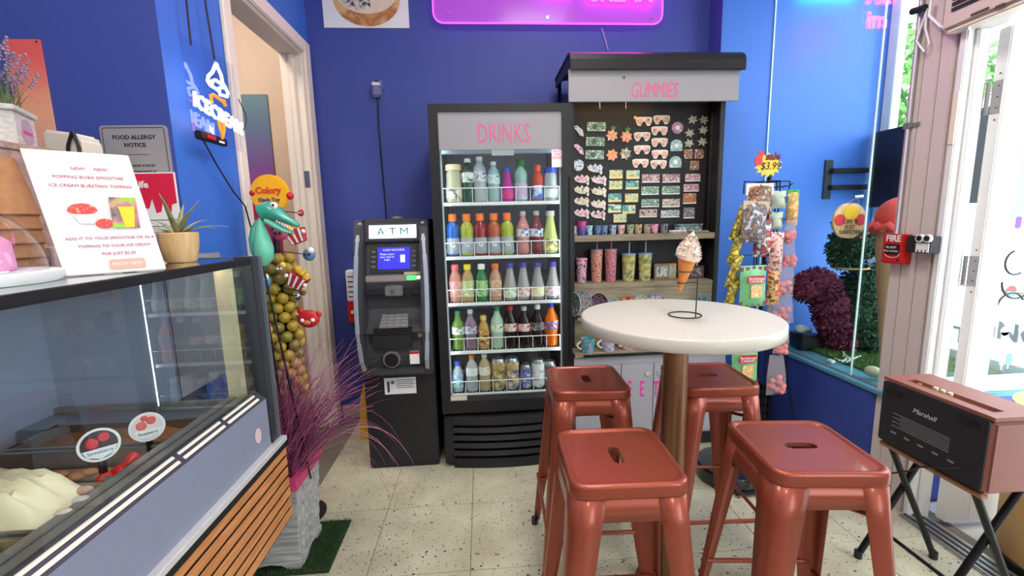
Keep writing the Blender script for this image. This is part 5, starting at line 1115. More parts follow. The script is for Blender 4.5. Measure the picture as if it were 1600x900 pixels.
cp(.76, .50, [(-.021, -.032), (.021, -.032), (.021, .032), (-.021, .032)], 'smoothie_photo', printmat('print_smoothie', [(110, 110, 110), (90, 95, 95), (200, 120, 130), (150, 200, 60)], 40))
cp(.78, .47, [(-.013, .02), (.013, .02), (.008, -.024), (-.006, -.024)], 'smoothie_glass_picture', M('mango_print', (248, 206, 40)))
# small pot plant
pc = Vector((-.802, 1.22, ZT+.001))
PT = thing('pot_plant', 'small spiky plant in a pale wooden pot on the counter end', 'plant', pc)
B(MB().lathe([(0, 0), (.032, 0), (.037, .006), (.044, .045), (.046, .075), (.043, .078), (.041, .07), (0, .066)], pc, 28), 'pot', woodmat('bamboo', (206, 160, 104), (232, 192, 138), 2, sc=5), PT, smooth=True)
def blade(mb, base, az, el, L_, wd, droop, n=6, tw=0):
    P = []; d = Vector((math.cos(az)*math.cos(el), math.sin(az)*math.cos(el), math.sin(el))); s_ = Vector((-math.sin(az), math.cos(az), 0)); p = Vector(base)
    V = []; F = []
    for i in range(n+1):
        f_ = i/n; w_ = wd*(1-f_)**.7*(.6+.8*min(1, f_*3)) if i < n else .0002
        V += [tuple(p-s_*w_), tuple(p+s_*w_)]; p = p+d*(L_/n); d = (d+Vector((0, 0, -droop/n))).normalized()
    for i in range(n): F.append((2*i, 2*i+1, 2*i+3, 2*i+2))
    mb.add(V, F)
for k in range(15):
    rn = random.Random(k); az = k*2.4; el = rn.uniform(.35, 1.25); mb = MB(); blade(mb, pc+Vector((0, 0, .068)), az, el, rn.uniform(.07, .125), .007, 1.2-.5*el)
    o = B(mb, 'leaf', M('grey_green_leaf', (150, 152, 110), r=.5, nz=.25, sc=30), PT, smooth=True); o.modifiers.new('s', 'SOLIDIFY').thickness = .0012
# red and white flyer
FLY = 1.5; a = AY(190, 270, FLY); b_ = AY(272, 268, FLY); zb_ = ZT+.003
LF = thing('paper_flyer', 'white flyer with a red header reading Life standing on the counter', 'flyer', ((a.x+b_.x)/2, FLY, zb_))
zm = AY(240, 335, FLY).z
B(MB().box(a.x, b_.x, FLY, FLY+.003, zb_, a.z), 'sheet', m_paper, LF)
B(MB().prism([(a.x+.003, a.z-.004), (b_.x-.004, a.z-.004), (b_.x-.004, zm+.035), (b_.x-.02, zm+.03), (b_.x-.024, zm+.006), (b_.x-.04, zm+.003), (b_.x-.047, zm+.04), (b_.x-.055, zm+.008), (b_.x-.07, zm+.004), (b_.x-.078, zm+.05), (b_.x-.09, zm+.02), (a.x+.003, zm+.01)], 'y', FLY-.0012, FLY-.0002), 'red_header', M('flyer_red', (222, 36, 72)), LF)
q = AY(221, 289, FLY); text('Life', .03, m_paper, LF, (q.x+.0, FLY-.0022, q.z), 'F', bold=.0008)
for k in range(3): B(MB().box(a.x+.04, b_.x-.01, FLY-.001, FLY-.0002, zm-.02-.02*k, zm-.017-.02*k), 'text_line', M('grey_print', (130, 130, 135)), LF)
B(MB().box(a.x+.02, b_.x-.01, FLY-.03, FLY+.02, zb_-.001, zb_+.003), 'foot', m_acryl, LF)
B(MB().box(a.x-.55, b_.x+.02, 1.366, YA-.002, .85, ZT+.001), 'back_counter', M('grey_back_counter', (150, 150, 156), r=.4)); tag(bpy.data.objects['back_counter'], 'grey back counter under the allergy notice', 'counter')
# allergy notice on the wall
a = AY(157, 197, YA); b_ = AY(262, 405, YA)
AN = thing('allergy_notice', 'silver framed food allergy notice on the blue wall', 'sign', ((a.x+b_.x)/2, YA, b_.z))
xr_ = AY(262, 200, YA).x
B(MB().prism(rrect(a.x, xr_, b_.z-.02, a.z, .012), 'y', YA-.008, YA-.001), 'plate', M('silver_plate', (178, 172, 172), r=.35, m=.3), AN)
fr_ = rrect(a.x+.008, xr_-.008, b_.z-.012, a.z-.008, .008, 3)
B(MB().tube([(x, YA-.0085, z) for x, z in fr_], .0012, 4, True), 'border_line', m_ink, AN)
xc_ = (a.x+xr_)/2
text('FOOD ALLERGY', .0195, m_ink, AN, (xc_, YA-.0088, a.z-.04), 'F', bold=.0003); text('NOTICE', .0195, m_ink, AN, (xc_, YA-.0088, a.z-.066), 'F', bold=.0003)
B(MB().box(xc_-.045, xc_+.045, YA-.009, YA-.0081, a.z-.098, a.z-.0968), 'rule', m_ink, AN)
text('IF YOU HAVE A FOOD', .0115, m_ink, AN, (xc_, YA-.0088, a.z-.135), 'F'); text('ALLERGY, PLEASE NOTIFY US', .009, m_ink, AN, (xc_, YA-.0088, a.z-.155), 'F')
# orange tin sign behind the lavender
a = AY(6, 62, YA); b_ = AY(62, 62, YA); zb_ = AY(70, 190, YA).z
TS = thing('tin_sign', 'faded orange tin sign on the blue wall behind the lavender', 'sign', (a.x, YA, zb_))
TSb = B(MB().prism(rrect(a.x, b_.x+.004, zb_-.1, a.z, .006), 'y', YA-.005, YA-.001), 'plate', gradmat('peach_tin', [(0, (235, 175, 150)), (.5, (240, 170, 130)), (.75, (235, 130, 110)), (1, (232, 96, 90))], 2, zb_-.1, a.z, noise=.2, sc=30), TS)
B(MB().tube([(b_.x-.006, YA-.0075, a.z-.008), (b_.x-.006, YA-.004, a.z-.008)], .003, 8), 'nail', m_ink, TS)
# wooden counter rack with lavender box, waffle cones below
RK = thing('counter_rack', 'wooden rack on the counter carrying the lavender box', 'rack', (-1.25, 1.2, ZT))
m_rk = woodmat('pale_rack_wood', (150, 120, 104), (188, 160, 144), 0, sc=5)
B(MB().box(-1.62, -1.085, 1.08, 1.33, 1.566, 1.582), 'top_board', m_rk, RK, bevel=.002)
B(MB().box(-1.62, -1.09, 1.315, 1.33, 1.50, 1.565), 'back_rail', M('navy_board', (60, 62, 96), r=.5), RK)
for x_ in (-1.60, -1.105): B(MB().box(x_, x_+.015, 1.09, 1.33, ZT+.001, 1.565), 'upright', m_rk, RK)
LB = thing('lavender_box', 'white wooden box of lavender on the counter rack', 'plant', (-1.22, 1.22, 1.583))
mxb = Matrix.Translation((-1.232, 1.225, 1.583)) @ Matrix.Rotation(math.radians(26), 4, 'Z')
B(MB().box(-.10, .075, -.06, .06, 0, .088).xf(mxb), 'box', woodmat('white_wash_wood', (186, 178, 170), (226, 222, 218), 0, sc=8), LB, bevel=.002)
B(MB().box(-.106, .081, -.066, .066, .0885, .102).xf(mxb), 'rim', MATS['white_wash_wood'], LB, bevel=.002)
ov = B(MB().prism([(.033*math.cos(i*.3927), .045+.033*math.sin(i*.3927)) for i in range(16)], 'x', .0752, .077).xf(mxb), 'oval_badge', M('mauve_badge', (188, 160, 176)), LB)
mR = (Matrix.Rotation(math.radians(26), 3, 'Z') @ ORI['R']); text('SWEET LIFE', .011, m_pink_ink, ov, mxb @ Vector((.0778, 0, .043)), mR, ext=.0003, bold=.0003)
gb = MB(); fw_ = MB()
for k in range(210):
    rn = random.Random(k+50); base = mxb @ Vector((rn.uniform(-.09, .065), rn.uniform(-.05, .05), .10)); az = rn.uniform(0, 6.28); L_ = rn.uniform(.06, .15); el = rn.uniform(.9, 1.5)
    blade(gb, base, az, el, L_*.8, .0022, .5, 4)
    if k % 2:
        d = Vector((math.cos(az)*math.cos(el), math.sin(az)*math.cos(el), math.sin(el))); e = base+d*L_*.95
        for i in range(6): q = e+d*(i*.008)+Vector((rn.uniform(-.004, .004), rn.uniform(-.004, .004), 0)); fw_.ball(q, .0042, 5, 3)
tag(B(gb, 'stems', M('lavender_green', (112, 128, 88), r=.6, nz=.2), LB), 'thin green stems', kind='stuff'); tag(B(fw_, 'flowers', M('lavender_purple', (140, 128, 156), r=.7, nz=.2), LB), 'dusty purple flower heads', kind='stuff')
# cream bag behind
p0 = AY(95, 208, 1.5); p1 = AY(140, 250, 1.5)
BG = thing('cream_bag', 'cream bag with a black handle beside the allergy notice', 'bag', ((p0.x+p1.x)/2, 1.5, ZT))
B(MB().prism([(p0.x-.04, ZT+.002), (p1.x+.005, ZT+.002), (p1.x+.002, p1.z+.06), (p1.x-.01, p0.z-.005), (p0.x-.03, p0.z+.008)], 'y', 1.47, 1.56), 'body', M('cream_canvas', (226, 214, 196), r=.8), BG, bevel=.008)
B(MB().tube([(p1.x-.008, 1.464, p0.z-.004), (p1.x-.024, 1.462, p0.z-.045), (p1.x-.032, 1.464, p0.z-.09)], .0045, 8).tube([(p1.x-.004, 1.464, p0.z-.006), (p1.x+.006, 1.462, p0.z-.05), (p1.x+.004, 1.464, p0.z-.1)], .0045, 8), 'handle', m_black, BG, smooth=True)
# stacked waffle cones
WC = thing('waffle_cone_stack', 'stack of brown waffle cones under the rack', 'cones', (-1.10, 1.0, ZT))
m_waf2 = M('brown_waffle', (176, 124, 82), r=.7, nz=.25, sc=70, bump=.8)
wx, wy = AY(2, 300, 1.0).x, 1.0
for k in range(5): B(MB().lathe([(.048, 0), (.052, .004), (.028, .12), (.024, .12), (.044, .004)], (wx, wy, ZT+.07+.030*k-.068), 26), 'waffle_cone', m_waf2, WC, smooth=True)
# acrylic cake dome
DC = Vector((-.885, .79, ZT+.001))
CD = thing('cake_dome', 'clear acrylic dome on a white tray at the left edge of the counter', 'dome', DC)
B(MB().lathe([(0, 0), (.125, 0), (.13, .006), (.13, .018), (.12, .02), (0, .02)], DC, 40), 'tray', m_white, CD, smooth=True)
V = [(.112*math.cos(i*math.pi/16), .02+.125*math.sin(i*math.pi/16)) for i in range(9)]
dm = B(MB().lathe([(max(.0005, r_), z_) for r_, z_ in V], DC, 36), 'dome', m_acryl, CD, smooth=True)
B(MB().tube([DC+Vector((.1135*math.cos(i*math.pi/20), .1135*math.sin(i*math.pi/20), .022)) for i in range(40)], .003, 6, True), 'dome_rim', m_acryl, CD, smooth=True)
CK = thing('pink_cake', 'pink iced cake under the acrylic dome', 'cake', DC+Vector((0, 0, .02)))
B(MB().lathe([(0, .021), (.07, .021), (.072, .028), (.07, .07), (.06, .08), (0, .082)], DC, 28), 'cake', M('pink_icing', (226, 150, 190), r=.5), CK, smooth=True)
B(MB().lathe([(0, .0825), (.02, .083), (.012, .1), (0, .104)], DC, 16), 'icing_swirl', M('white_icing', (240, 225, 232)), CK, smooth=True)
# small boxes behind the card
for k, (px0, py0, px1, py1, yy, col, d) in enumerate(((42, 345, 80, 385, 1.2, (120, 140, 150), 'grey-blue carton behind the menu card'), (28, 388, 84, 410, 1.1, (205, 180, 176), 'flat pink-white box beside the acrylic dome'))):
    a = AY(px0, py0, yy); b_ = AY(px1, py1, yy); z0_ = ZT+.001
    t = thing('small_carton', d, 'box', ((a.x+b_.x)/2, yy, z0_)); B(MB().box(a.x, b_.x, yy, yy+.06, z0_, max(a.z, z0_+.03)), 'carton', M('carton%d' % k, col, r=.6), t, bevel=.002); B(MB().box(a.x+.006, b_.x-.006, yy-.001, yy-.0002, z0_+.006, z0_+.016), 'print_band', M('carton_print', (170, 120, 120)), t)
# ================================================================ planter with purple grass, mat
MT = tag(B(MB().prism([(-1.05, 1.60), (-.655, 1.60), (-.655, 1.905), (-1.05, 1.905)], 'z', .001, .010), 'grass_mat', M('mat_backing', (40, 60, 34), r=.9)), 'dark green artificial grass mat under the grey planter', 'mat')
tuft = MB()
for k in range(5200):
    rn = random.Random(k); x = rn.uniform(-1.0, -.657); y = rn.uniform(1.602, 1.903)
    a = rn.uniform(0, 6.28); h = rn.uniform(.010, .018); dx, dy_ = .0022*math.cos(a), .0022*math.sin(a)
    tuft.add([(x-dx, y-dy_, .009), (x+dx, y+dy_, .009), (x+rn.uniform(-.006, .006), y+rn.uniform(-.006, .006), .009+h)], [(0, 1, 2)])
tag(B(tuft, 'turf', M('turf_green', (52, 84, 44), r=.8, nz=.35, sc=40), MT), 'short plastic grass', kind='stuff')
px0, px1, py0, py1 = -1.00, -.772, 1.625, 1.845
PL = thing('planter_box', 'whitewashed wooden planter with pink rim and wispy purple grass', 'planter', (-.886, 1.735, .01))
m_wash = woodmat('grey_whitewash', (140, 138, 136), (206, 206, 204), 0, r=.7, sc=4)
hz = .36
def face_board(nm, pts, ax, a, b_): return B(MB().prism(pts, ax, a, b_), nm, m_wash, PL, bevel=.002)
nb = 6
for k in range(nb):
    z0 = .045+(hz-.045)*k/nb; z1 = .045+(hz-.045)*(k+1)/nb-.002; fl_ = .018*k/nb
    face_board('plank', [(px0-fl_, z0), (px1+fl_, z0), (px1+fl_+.002, z1), (px0-fl_-.002, z1)], 'y', py0-fl_, py0-fl_+.014)
    face_board('plank', [(py0-fl_+.015, z0), (py1+fl_, z0), (py1+fl_, z1), (py0-fl_+.015, z1)], 'x', px1+fl_-.014, px1+fl_)
    face_board('plank', [(py0-fl_+.015, z0), (py1+fl_, z0), (py1+fl_, z1), (py0-fl_+.015, z1)], 'x', px0-fl_, px0-fl_+.014)
sk = lambda a, b_: [(a, .011), (a+.05, .011), (a+.075, .030), ((a+b_)/2, .036), (b_-.075, .030), (b_-.05, .011), (b_, .011), (b_, .0435), (a, .0435)]
face_board('scalloped_skirt', sk(px0-.004, px1+.004), 'y', py0-.006, py0+.008); face_board('scalloped_skirt', sk(py0+.009, py1), 'x', px1-.008, px1+.006)
B(MB().box(px0+.0, px1-.0, py0+.01, py1, hz-.05, hz-.01), 'soil', M('dark_soil', (54, 34, 40), r=.9, bump=.6), PL)
rx = .028
m_rim = M('pink_painted_rim', (206, 74, 120), r=.6, nz=.15)
for bx in ((px0-rx, px1+rx, py0-rx, py0-rx+.03), (px0-rx, px1+rx, py1+rx-.03, py1+rx), (px0-rx, px0-rx+.03, py0-rx+.03, py1+rx-.03), (px1+rx-.03, px1+rx, py0-rx+.03, py1+rx-.03)): B(MB().box(*bx, hz, hz+.045), 'rim_board', m_rim, PL, bevel=.003)
def strand(mb, base, az, el, L_, r_, droop, n=9):
    d = Vector((math.cos(az)*math.cos(el), math.sin(az)*math.cos(el), math.sin(el))); p = Vector(base); P = [p.copy()]
    for i in range(n):
        p = p+d*(L_/n); P.append(p.copy()); d = (d+Vector((math.cos(az)*droop*.25, math.sin(az)*droop*.25, -droop))*(1.8*i/n/n)).normalized()
    if any(q.x < -1.05 or (q.y < 1.385 and q.x < -.63) or q.z < .02 for q in P): return False
    mb.tube(P, r_, 3, r1=r_*.25); return True
def clear_of(base, az, L_):   # keep strands out of the wall and counter
    x = base.x+math.cos(az)*L_*.5; y = base.y+math.sin(az)*L_*.5
    return x > -1.03 and (y > 1.42 or x > -.62)
for sd, col in ((1, (150, 66, 110)), (2, (112, 52, 84)), (3, (186, 110, 150))):
    rn = random.Random(sd); mb = MB(); c_ = 0
    while c_ < 190:
        base = Vector((rn.uniform(px0+.03, px1-.02), rn.uniform(py0+.03, py1-.03), hz-.015)); az = rn.uniform(-3.1, 3.1); el = min(1.53, max(.75, rn.gauss(1.28, .2))); L_ = rn.uniform(.3, .62)
        if rn.random() < .25: az = rn.uniform(-.7, .9); el = rn.uniform(.8, 1.2)
        if not clear_of(base, az, L_*math.cos(el)*1.5): continue
        c_ += 1 if strand(mb, base, az, el, L_, .0021, rn.uniform(.3, 1.6)) else 0
    tag(B(mb, 'grass_strands', M('purple_grass%d' % sd, col, r=.5, nz=.2), PL), 'wispy purple grass', kind='stuff')
rn = random.Random(12)
for k in range(14):
    mb = MB()
    while not strand(mb, (px1-.02, rn.uniform(py0+.02, py1-.02), hz), rn.uniform(-.6, .7), rn.uniform(.7, 1.15), rn.uniform(.45, .68), .0019, rn.uniform(3.5, 6.5), 14): pass
    B(mb, 'drooping_strand', M('purple_grass%d' % (1+k % 3), (120, 60, 90)), PL, smooth=True)
# ================================================================ lollipop / candy stand in the doorway
SY = 1.98
scx = AY(441, 470, SY).x
ST = thing('candy_stand', 'candy stand of stacked yellow balls with a yellow disc sign on top', 'candy stand', (scx, SY, 0))
m_yel = M('yellow_candy', (176, 146, 44), r=.3, nz=.15, sc=40, coat=.4); m_yel2 = M('olive_candy', (128, 116, 40), r=.3, nz=.15, sc=40, coat=.4)
B(MB().lathe([(0, 0), (.10, 0), (.10, .012), (.02, .02), (.0, .02)], (scx, SY, 0), 28), 'base', m_black, ST, smooth=True)
B(MB().tube([(scx, SY, .02), (scx, SY, 1.44)], .012, 10), 'pole', m_black_metal, ST, smooth=True)
bm_ = None; rn = random.Random(4)
for j in range(17):
    for i in range(6):
        a = i*1.0472+j*.52; z = .55+j*.043; r_ = .052+.006*math.sin(j)
        x, y = scx+r_*math.cos(a), SY+r_*math.sin(a)
        if bm_ is None: o = B(MB().ball((0, 0, 0), .0255, 10, 7), 'candy_ball', m_yel, ST, smooth=True); bm_ = o.data; 
        else: o = bpy.data.objects.new('candy_ball', bm_); COL.objects.link(o); o.parent = ST; o.matrix_parent_inverse = Matrix.Translation(ST.location).inverted()
        o.location = (x, y, z)
        if (i+j) % 3 == 0: setmat(o, m_yel2)
p = AY(424, 303, SY-.03); r_ = (AY(454, 303, SY-.03)-p).length
SG = B(MB().disc((p.x, 0, p.z), r_, SY-.05, SY-.03, 36), 'disc_sign', M('amber_disc', (250, 180, 30), r=.4), ST, bevel=.004)
text('Colory', .036, M('orange_print', (220, 80, 30)), SG, (p.x-.003, SY-.0515, p.z+.012), 'F', bold=.002, ext=.0006); text('Kinda Toy', .021, M('purple_print', (90, 70, 120)), SG, (p.x-.002, SY-.0515, p.z-.026), 'F', bold=.001)
for (px, py) in ((453, 306), (396, 302)):
    q = AY(px, py, SY-.04); B(MB().ball(q, .016, 10, 6), 'red_knob', m_red, ST, smooth=True)
# hanging toys
def popcorn(px, py, d, rot, s_=1.0):
    q = AY(px, py, SY-.10); t = thing('popcorn_toy', d, 'toy', q, 0, 'popcorn box toys')
    mx_ = Matrix.Translation(q) @ Matrix.Rotation(rot, 4, 'Y') @ Matrix.Scale(s_, 4)
    V = [(-.026, -.018, -.035), (.026, -.018, -.035), (.026, .018, -.035), (-.026, .018, -.035), (-.038, -.026, .02), (.038, -.026, .02), (.038, .026, .02), (-.038, .026, .02)]
    B(MB().add(V, [(0, 3, 2, 1), (4, 5, 6, 7), (0, 1, 5, 4), (1, 2, 6, 5), (2, 3, 7, 6), (3, 0, 4, 7)]).xf(mx_), 'carton', M('red_carton', (186, 44, 46), r=.5), t)
    for k in range(3): x = -.02+.02*k; B(MB().add([(x-.004, -.0188, -.034), (x+.004, -.0188, -.034), (x*1.4+.005, -.0268, .019), (x*1.4-.005, -.0268, .019)], [(0, 1, 2, 3)]).xf(mx_), 'white_stripe', m_paper, t)
    rn = random.Random(int(px))
    for k in range(11): B(MB().ball((rn.uniform(-.03, .03), rn.uniform(-.02, .02), .024+rn.uniform(0, .02)), .012, 8, 5).xf(mx_), 'popcorn', M('popcorn_yellow', (226, 190, 60), r=.5), t, smooth=True)
    for sx_ in (-1, 1): B(MB().ball((sx_*.042, -.026, .0), .009, 8, 5).xf(mx_), 'hand', m_paper, t, smooth=True)
    B(MB().tube([(0, .03, 0), (-.01, .085, -.01)], .003, 5).xf(mx_), 'hook', m_wire, t)
popcorn(463, 367, 'red popcorn box toy under the crocodile snout', -.35); popcorn(466, 437, 'lower red popcorn box toy on the candy stand', .55)
q = AY(482, 498, SY-.12)
BR = thing('bear_toy', 'flat red bear face toy hanging on the candy stand', 'toy', q)
m_bear = M('red_bear_plastic', (196, 36, 40), r=.35)
B(MB().ball(q, .047, 18, 12, 1, .35, .82), 'face', m_bear, BR, smooth=True)
for (dx, dz_) in ((-.03, .034), (.043, .018)): B(MB().ball(q+Vector((dx, 0, dz_)), .014, 10, 6, 1, .6, 1), 'ear', m_bear, BR, smooth=True)
for dx in (-.02, .022): B(MB().ball(q+Vector((dx, -.014, -.004)), .009, 10, 6, 1, .5, 1), 'cheek', m_paper, BR, smooth=True)
B(MB().ball(q+Vector((-.002, -.016, -.014)), .013, 10, 6, 1.2, .5, .8), 'muzzle', M('tan_muzzle', (196, 120, 80)), BR, smooth=True); B(MB().tube([q+Vector((-.04, .01, 0)), (scx+.07, SY-.04, q.z)], .003, 5), 'hook', m_wire, BR)
for k, (px, py, r_, c_, d) in enumerate(((483, 398, .026, (90, 130, 160), 'blue and white dome-headed toy on the candy stand'), (440, 420, .024, (150, 110, 60), 'brown bead-eyed toy in the middle of the candy stand'), (473, 456, .016, (120, 90, 50), 'small brown acorn toy on the candy stand'), (465, 464, .012, (50, 50, 70), 'small dark bead toy on the candy stand'), (438, 365, .030, (190, 70, 100), 'pink and blue candy bundle under the crocodile'), (470, 333, .013, (170, 40, 50), 'small red beads on a twig beside the crocodile'), (412, 440, .028, (70, 150, 200), 'blue and white candy wrapper left of the stand'), (416, 515, .026, (190, 150, 60), 'colourful candy cluster low on the stand'))):
    q = AY(px, py, SY-.11-.008*k); t = thing('hanging_toy', d, 'toy', q)
    B(MB().ball(q, r_, 12, 8, 1, .8, 1), 'body', M('toy_paint%d' % k, c_, r=.35), t, smooth=True); B(MB().ball(q+Vector((r_*.5, -r_*.5, r_*.7)), r_*.55, 10, 6), 'head', M('toy_paint_b%d' % k, [(225, 225, 230), (230, 200, 90), (200, 160, 100), (220, 220, 220), (90, 120, 190), (200, 60, 60), (235, 230, 220), (200, 60, 50)][k], r=.35), t, smooth=True)
    for sx_ in (-1, 1): B(MB().ball(q+Vector((sx_*r_*.3, -r_*.85, r_*.1)), r_*.22, 8, 5), 'eye', m_paper if k % 2 else m_ink, t, smooth=True)
    B(MB().tube([q, Vector((scx, SY-.055, q.z+.02))], .002, 5), 'hook', m_wire, t)
# crocodile stake toy in the planter
CY_ = 1.66
m_croc = M('teal_croc', (56, 160, 140), r=.25, nz=.2, sc=12, coat=.5); m_croc2 = M('light_teal_croc', (110, 200, 170), r=.3, nz=.1)
hd_ = AY(415, 335, CY_); bd = AY(410, 385, CY_); sn = AY(462, 352, CY_)
CR = thing('crocodile_toy', 'shiny teal crocodile toy on black stakes above the purple grass', 'toy', bd)
V = []; F = []
def loft(path, name, mat, n=14, fl=1.0):
    V = []; F = []
    for i, (p, rx_, rz_) in enumerate(path):
        a = path[max(0, i-1)][0]; b_ = path[min(len(path)-1, i+1)][0]; t_ = (Vector(b_)-Vector(a)).normalized(); s_ = Vector((0, 1, 0)); u_ = s_.cross(t_).normalized()
        for j in range(n): an = 2*math.pi*j/n; V.append(Vector(p)+s_*rx_*math.cos(an)+u_*rz_*math.sin(an))
    for i in range(len(path)-1):
        for j in range(n): F.append((i*n+j, i*n+(j+1) % n, (i+1)*n+(j+1) % n, (i+1)*n+j))
    F += [tuple(range(n)), tuple(range((len(path)-1)*n, len(path)*n))]
    return B(MB().add(V, F), name, mat, CR, smooth=True)
e = lambda px, py: AY(px, py, CY_)
loft([(e(404, 336), .006, .006), (e(408, 333), .028, .030), (e(420, 328), .036, .032), (e(434, 334), .032, .026), (e(448, 343), .024, .016), (e(462, 350), .018, .011), (e(467, 353), .008, .006)], 'upper_head', m_croc)
loft([(e(416, 344), .02, .012), (e(430, 352), .022, .012), (e(446, 361), .018, .009), (e(458, 364), .012, .006)], 'lower_jaw', m_croc2)
tt = MB()
for k in range(7): p_ = e(436+4*k, 346+2*k); tt.add([p_+Vector((-.004, -.018, .004)), p_+Vector((.004, -.018, .004)), p_+Vector((0, -.019, -.008)), p_+Vector((0, -.013, .004))], [(0, 1, 2), (1, 3, 2), (3, 0, 2), (0, 3, 1)])
tag(B(tt, 'teeth', m_paper, CR), 'small white teeth', kind='stuff')
q = e(432, 322); B(MB().ball(q+Vector((0, -.022, 0)), .013, 12, 8), 'eye', m_paper, CR, smooth=True); B(MB().ball(q+Vector((.003, -.034, .002)), .005, 8, 6), 'pupil', m_ink, CR, smooth=True)
loft([(e(407, 340), .006, .008), (e(407, 352), .018, .014), (e(409, 368), .030, .024), (e(412, 388), .036, .034), (e(413, 404), .032, .032), (e(413, 415), .01, .012)], 'body', m_croc2)
loft([(e(402, 344), .004, .004), (e(398, 356), .016, .012), (e(396, 374), .022, .014), (e(398, 394), .018, .012), (e(402, 408), .004, .004)], 'back_ridge', m_croc)
q0 = e(410, 412); q1 = e(406, 412)
B(MB().tube([q0, Vector((q0.x+.07, CY_+.06, .34))], .004, 8), 'stake', m_wire, CR, smooth=True); B(MB().tube([q1, Vector((q1.x+.01, CY_+.05, .34))], .003, 8), 'stake', m_wire, CR, smooth=True)
# ================================================================ neon ice cream sign on the daylit blue wall
NX = XL+.035
a = AX(275, 68, NX); b_ = AX(365, 72, NX); c0 = AX(291, 215, NX); c1 = AX(362, 226, NX)
NS = thing('neon_sign', 'clear acrylic neon sign reading ICE CREAM hung on the daylit blue wall', 'neon sign', (NX, (a.y+b_.y)/2, c0.z))
y0_, y1_, z0_, z1_ = 1.70, 2.03, 1.70, 2.05
B(MB().box(NX, NX+.005, y0_, y1_, z0_, z1_), 'acrylic_panel', m_acryl, NS)
m_nw = M('white_neon', (255, 255, 255), es=3.5); m_no = M('orange_neon', (255, 110, 20), em=(255, 90, 10), es=2.5)
FX = NX+.06
def ntube(pts, mat, nm, r=.0055): return B(MB().tube([AX(px, py, FX) for px, py in pts], r, 8), nm, mat, NS, smooth=True)
k_ = lambda cx, cy: (260+cx/4.5, 60+cy/4.5)
ntube([k_(*p) for p in ((350, 175), (338, 200), (325, 235), (295, 265), (290, 300), (310, 330), (345, 352), (372, 372), (378, 395), (425, 410), (432, 385), (415, 345), (395, 315), (385, 260), (365, 215), (352, 178))], m_nw, 'swirl_tube')
ntube([k_(*p) for p in ((318, 335), (322, 300), (345, 292), (385, 320), (405, 345), (370, 350))], m_nw, 'swirl_tube')
ntube([k_(*p) for p in ((320, 455), (312, 400), (330, 395), (365, 420), (400, 445), (415, 475), (400, 430))], m_no, 'cone_rim_tube')
ntube([k_(*p) for p in ((368, 575), (382, 640), (395, 700), (405, 640), (402, 590))], m_no, 'cone_tube')
tc = AX(*k_(378, 545), FX)
def neon_text(s, size, mat, par, loc, ori, rad=.0035, sx=1, rot=None, name='neon_lettering'): return text(s, size, mat, par, loc, ori, ext=rad, sx=sx, name=name, bold=.0012, tilt=rot)
neon_text('ICECREAM', .070, m_nw, NS, tc, 'R', sx=.92, rot=Matrix.Rotation(math.radians(-8), 4, 'Z'))
q = AX(*k_(305, 695), NX+.02); B(MB().box(NX+.006, NX+.03, q.y-.07, q.y+.10, q.z-.018, q.z+.012), 'driver_box', m_black, NS, bevel=.004); B(MB().box(NX+.0301, NX+.031, q.y-.03, q.y+.02, q.z-.008, q.z+.006), 'red_label', m_red, NS); B(MB().box(NX+.0301, NX+.031, q.y+.04, q.y+.075, q.z-.012, q.z-.004), 'white_label', m_paper, NS)
for (ya_, zt_) in ((1.76, 2.9), (1.90, 2.9)): B(MB().tube([(NX+.002, 1.80, CEIL), (NX+.002, ya_, z1_-.02)], .0035, 6), 'hanging_cord', m_ink, NS)
B(MB().tube([AX(318, 220, NX+.01), AX(340, 260, NX), AX(365, 300, NX), AX(383, 322, NX)]+[Vector((XL+.05, 2.06, 1.2)), Vector((XL+.05, 2.04, .3))], .0035, 6), 'power_cord', m_ink, NS)
B(MB().tube([Vector((NX+.01, 1.97, z0_+.2))+Vector((.03, .05*math.sin(i*.5), -.03*i*.7)) for i in range(8)], .002, 5), 'loop_cord', m_ink, NS)
nl = None
# ================================================================ back wall things
a = AY(503, 0, YB); b_ = AY(640, 45, YB)
DP = thing('donut_poster', 'white poster of a glazed doughnut with chocolate topping on the back wall', 'poster', ((a.x+b_.x)/2, YB, b_.z))
B(MB().box(a.x+.002, b_.x, YB-.006, YB-.001, b_.z+.002, b_.z+.42), 'sheet', m_paper, DP)
dc = AY(573, 2, YB-.007); rr_ = (AY(625, 2, YB)-AY(520, 2, YB)).length/2
B(MB().disc((dc.x, 0, dc.z+.02), rr_, YB-.009, YB-.0061, 36, rr_*.80), 'doughnut_print', printmat('print_dough', [(196, 130, 70), (215, 150, 90), (176, 106, 52), (225, 180, 120)], 9), DP)
B(MB().disc((dc.x, 0, dc.z+.055), rr_*.92, YB-.0105, YB-.0091, 36, rr_*.62), 'icing_print', M('icing_print', (232, 214, 190)), DP)
B(MB().prism([(dc.x+rr_*x, dc.z+.055+rr_*z) for x, z in ((-.92, .1), (-.8, -.25), (-.6, -.45), (-.4, -.4), (-.3, -.55), (-.1, -.5), (0, -.35), (.1, -.45), (.12, 0), (.2, .5), (-.5, .5))], 'y', YB-.0118, YB-.0106), 'chocolate_print', printmat('print_choc', [(50, 26, 22), (40, 20, 18), (225, 215, 205), (70, 36, 28)], 26), DP)
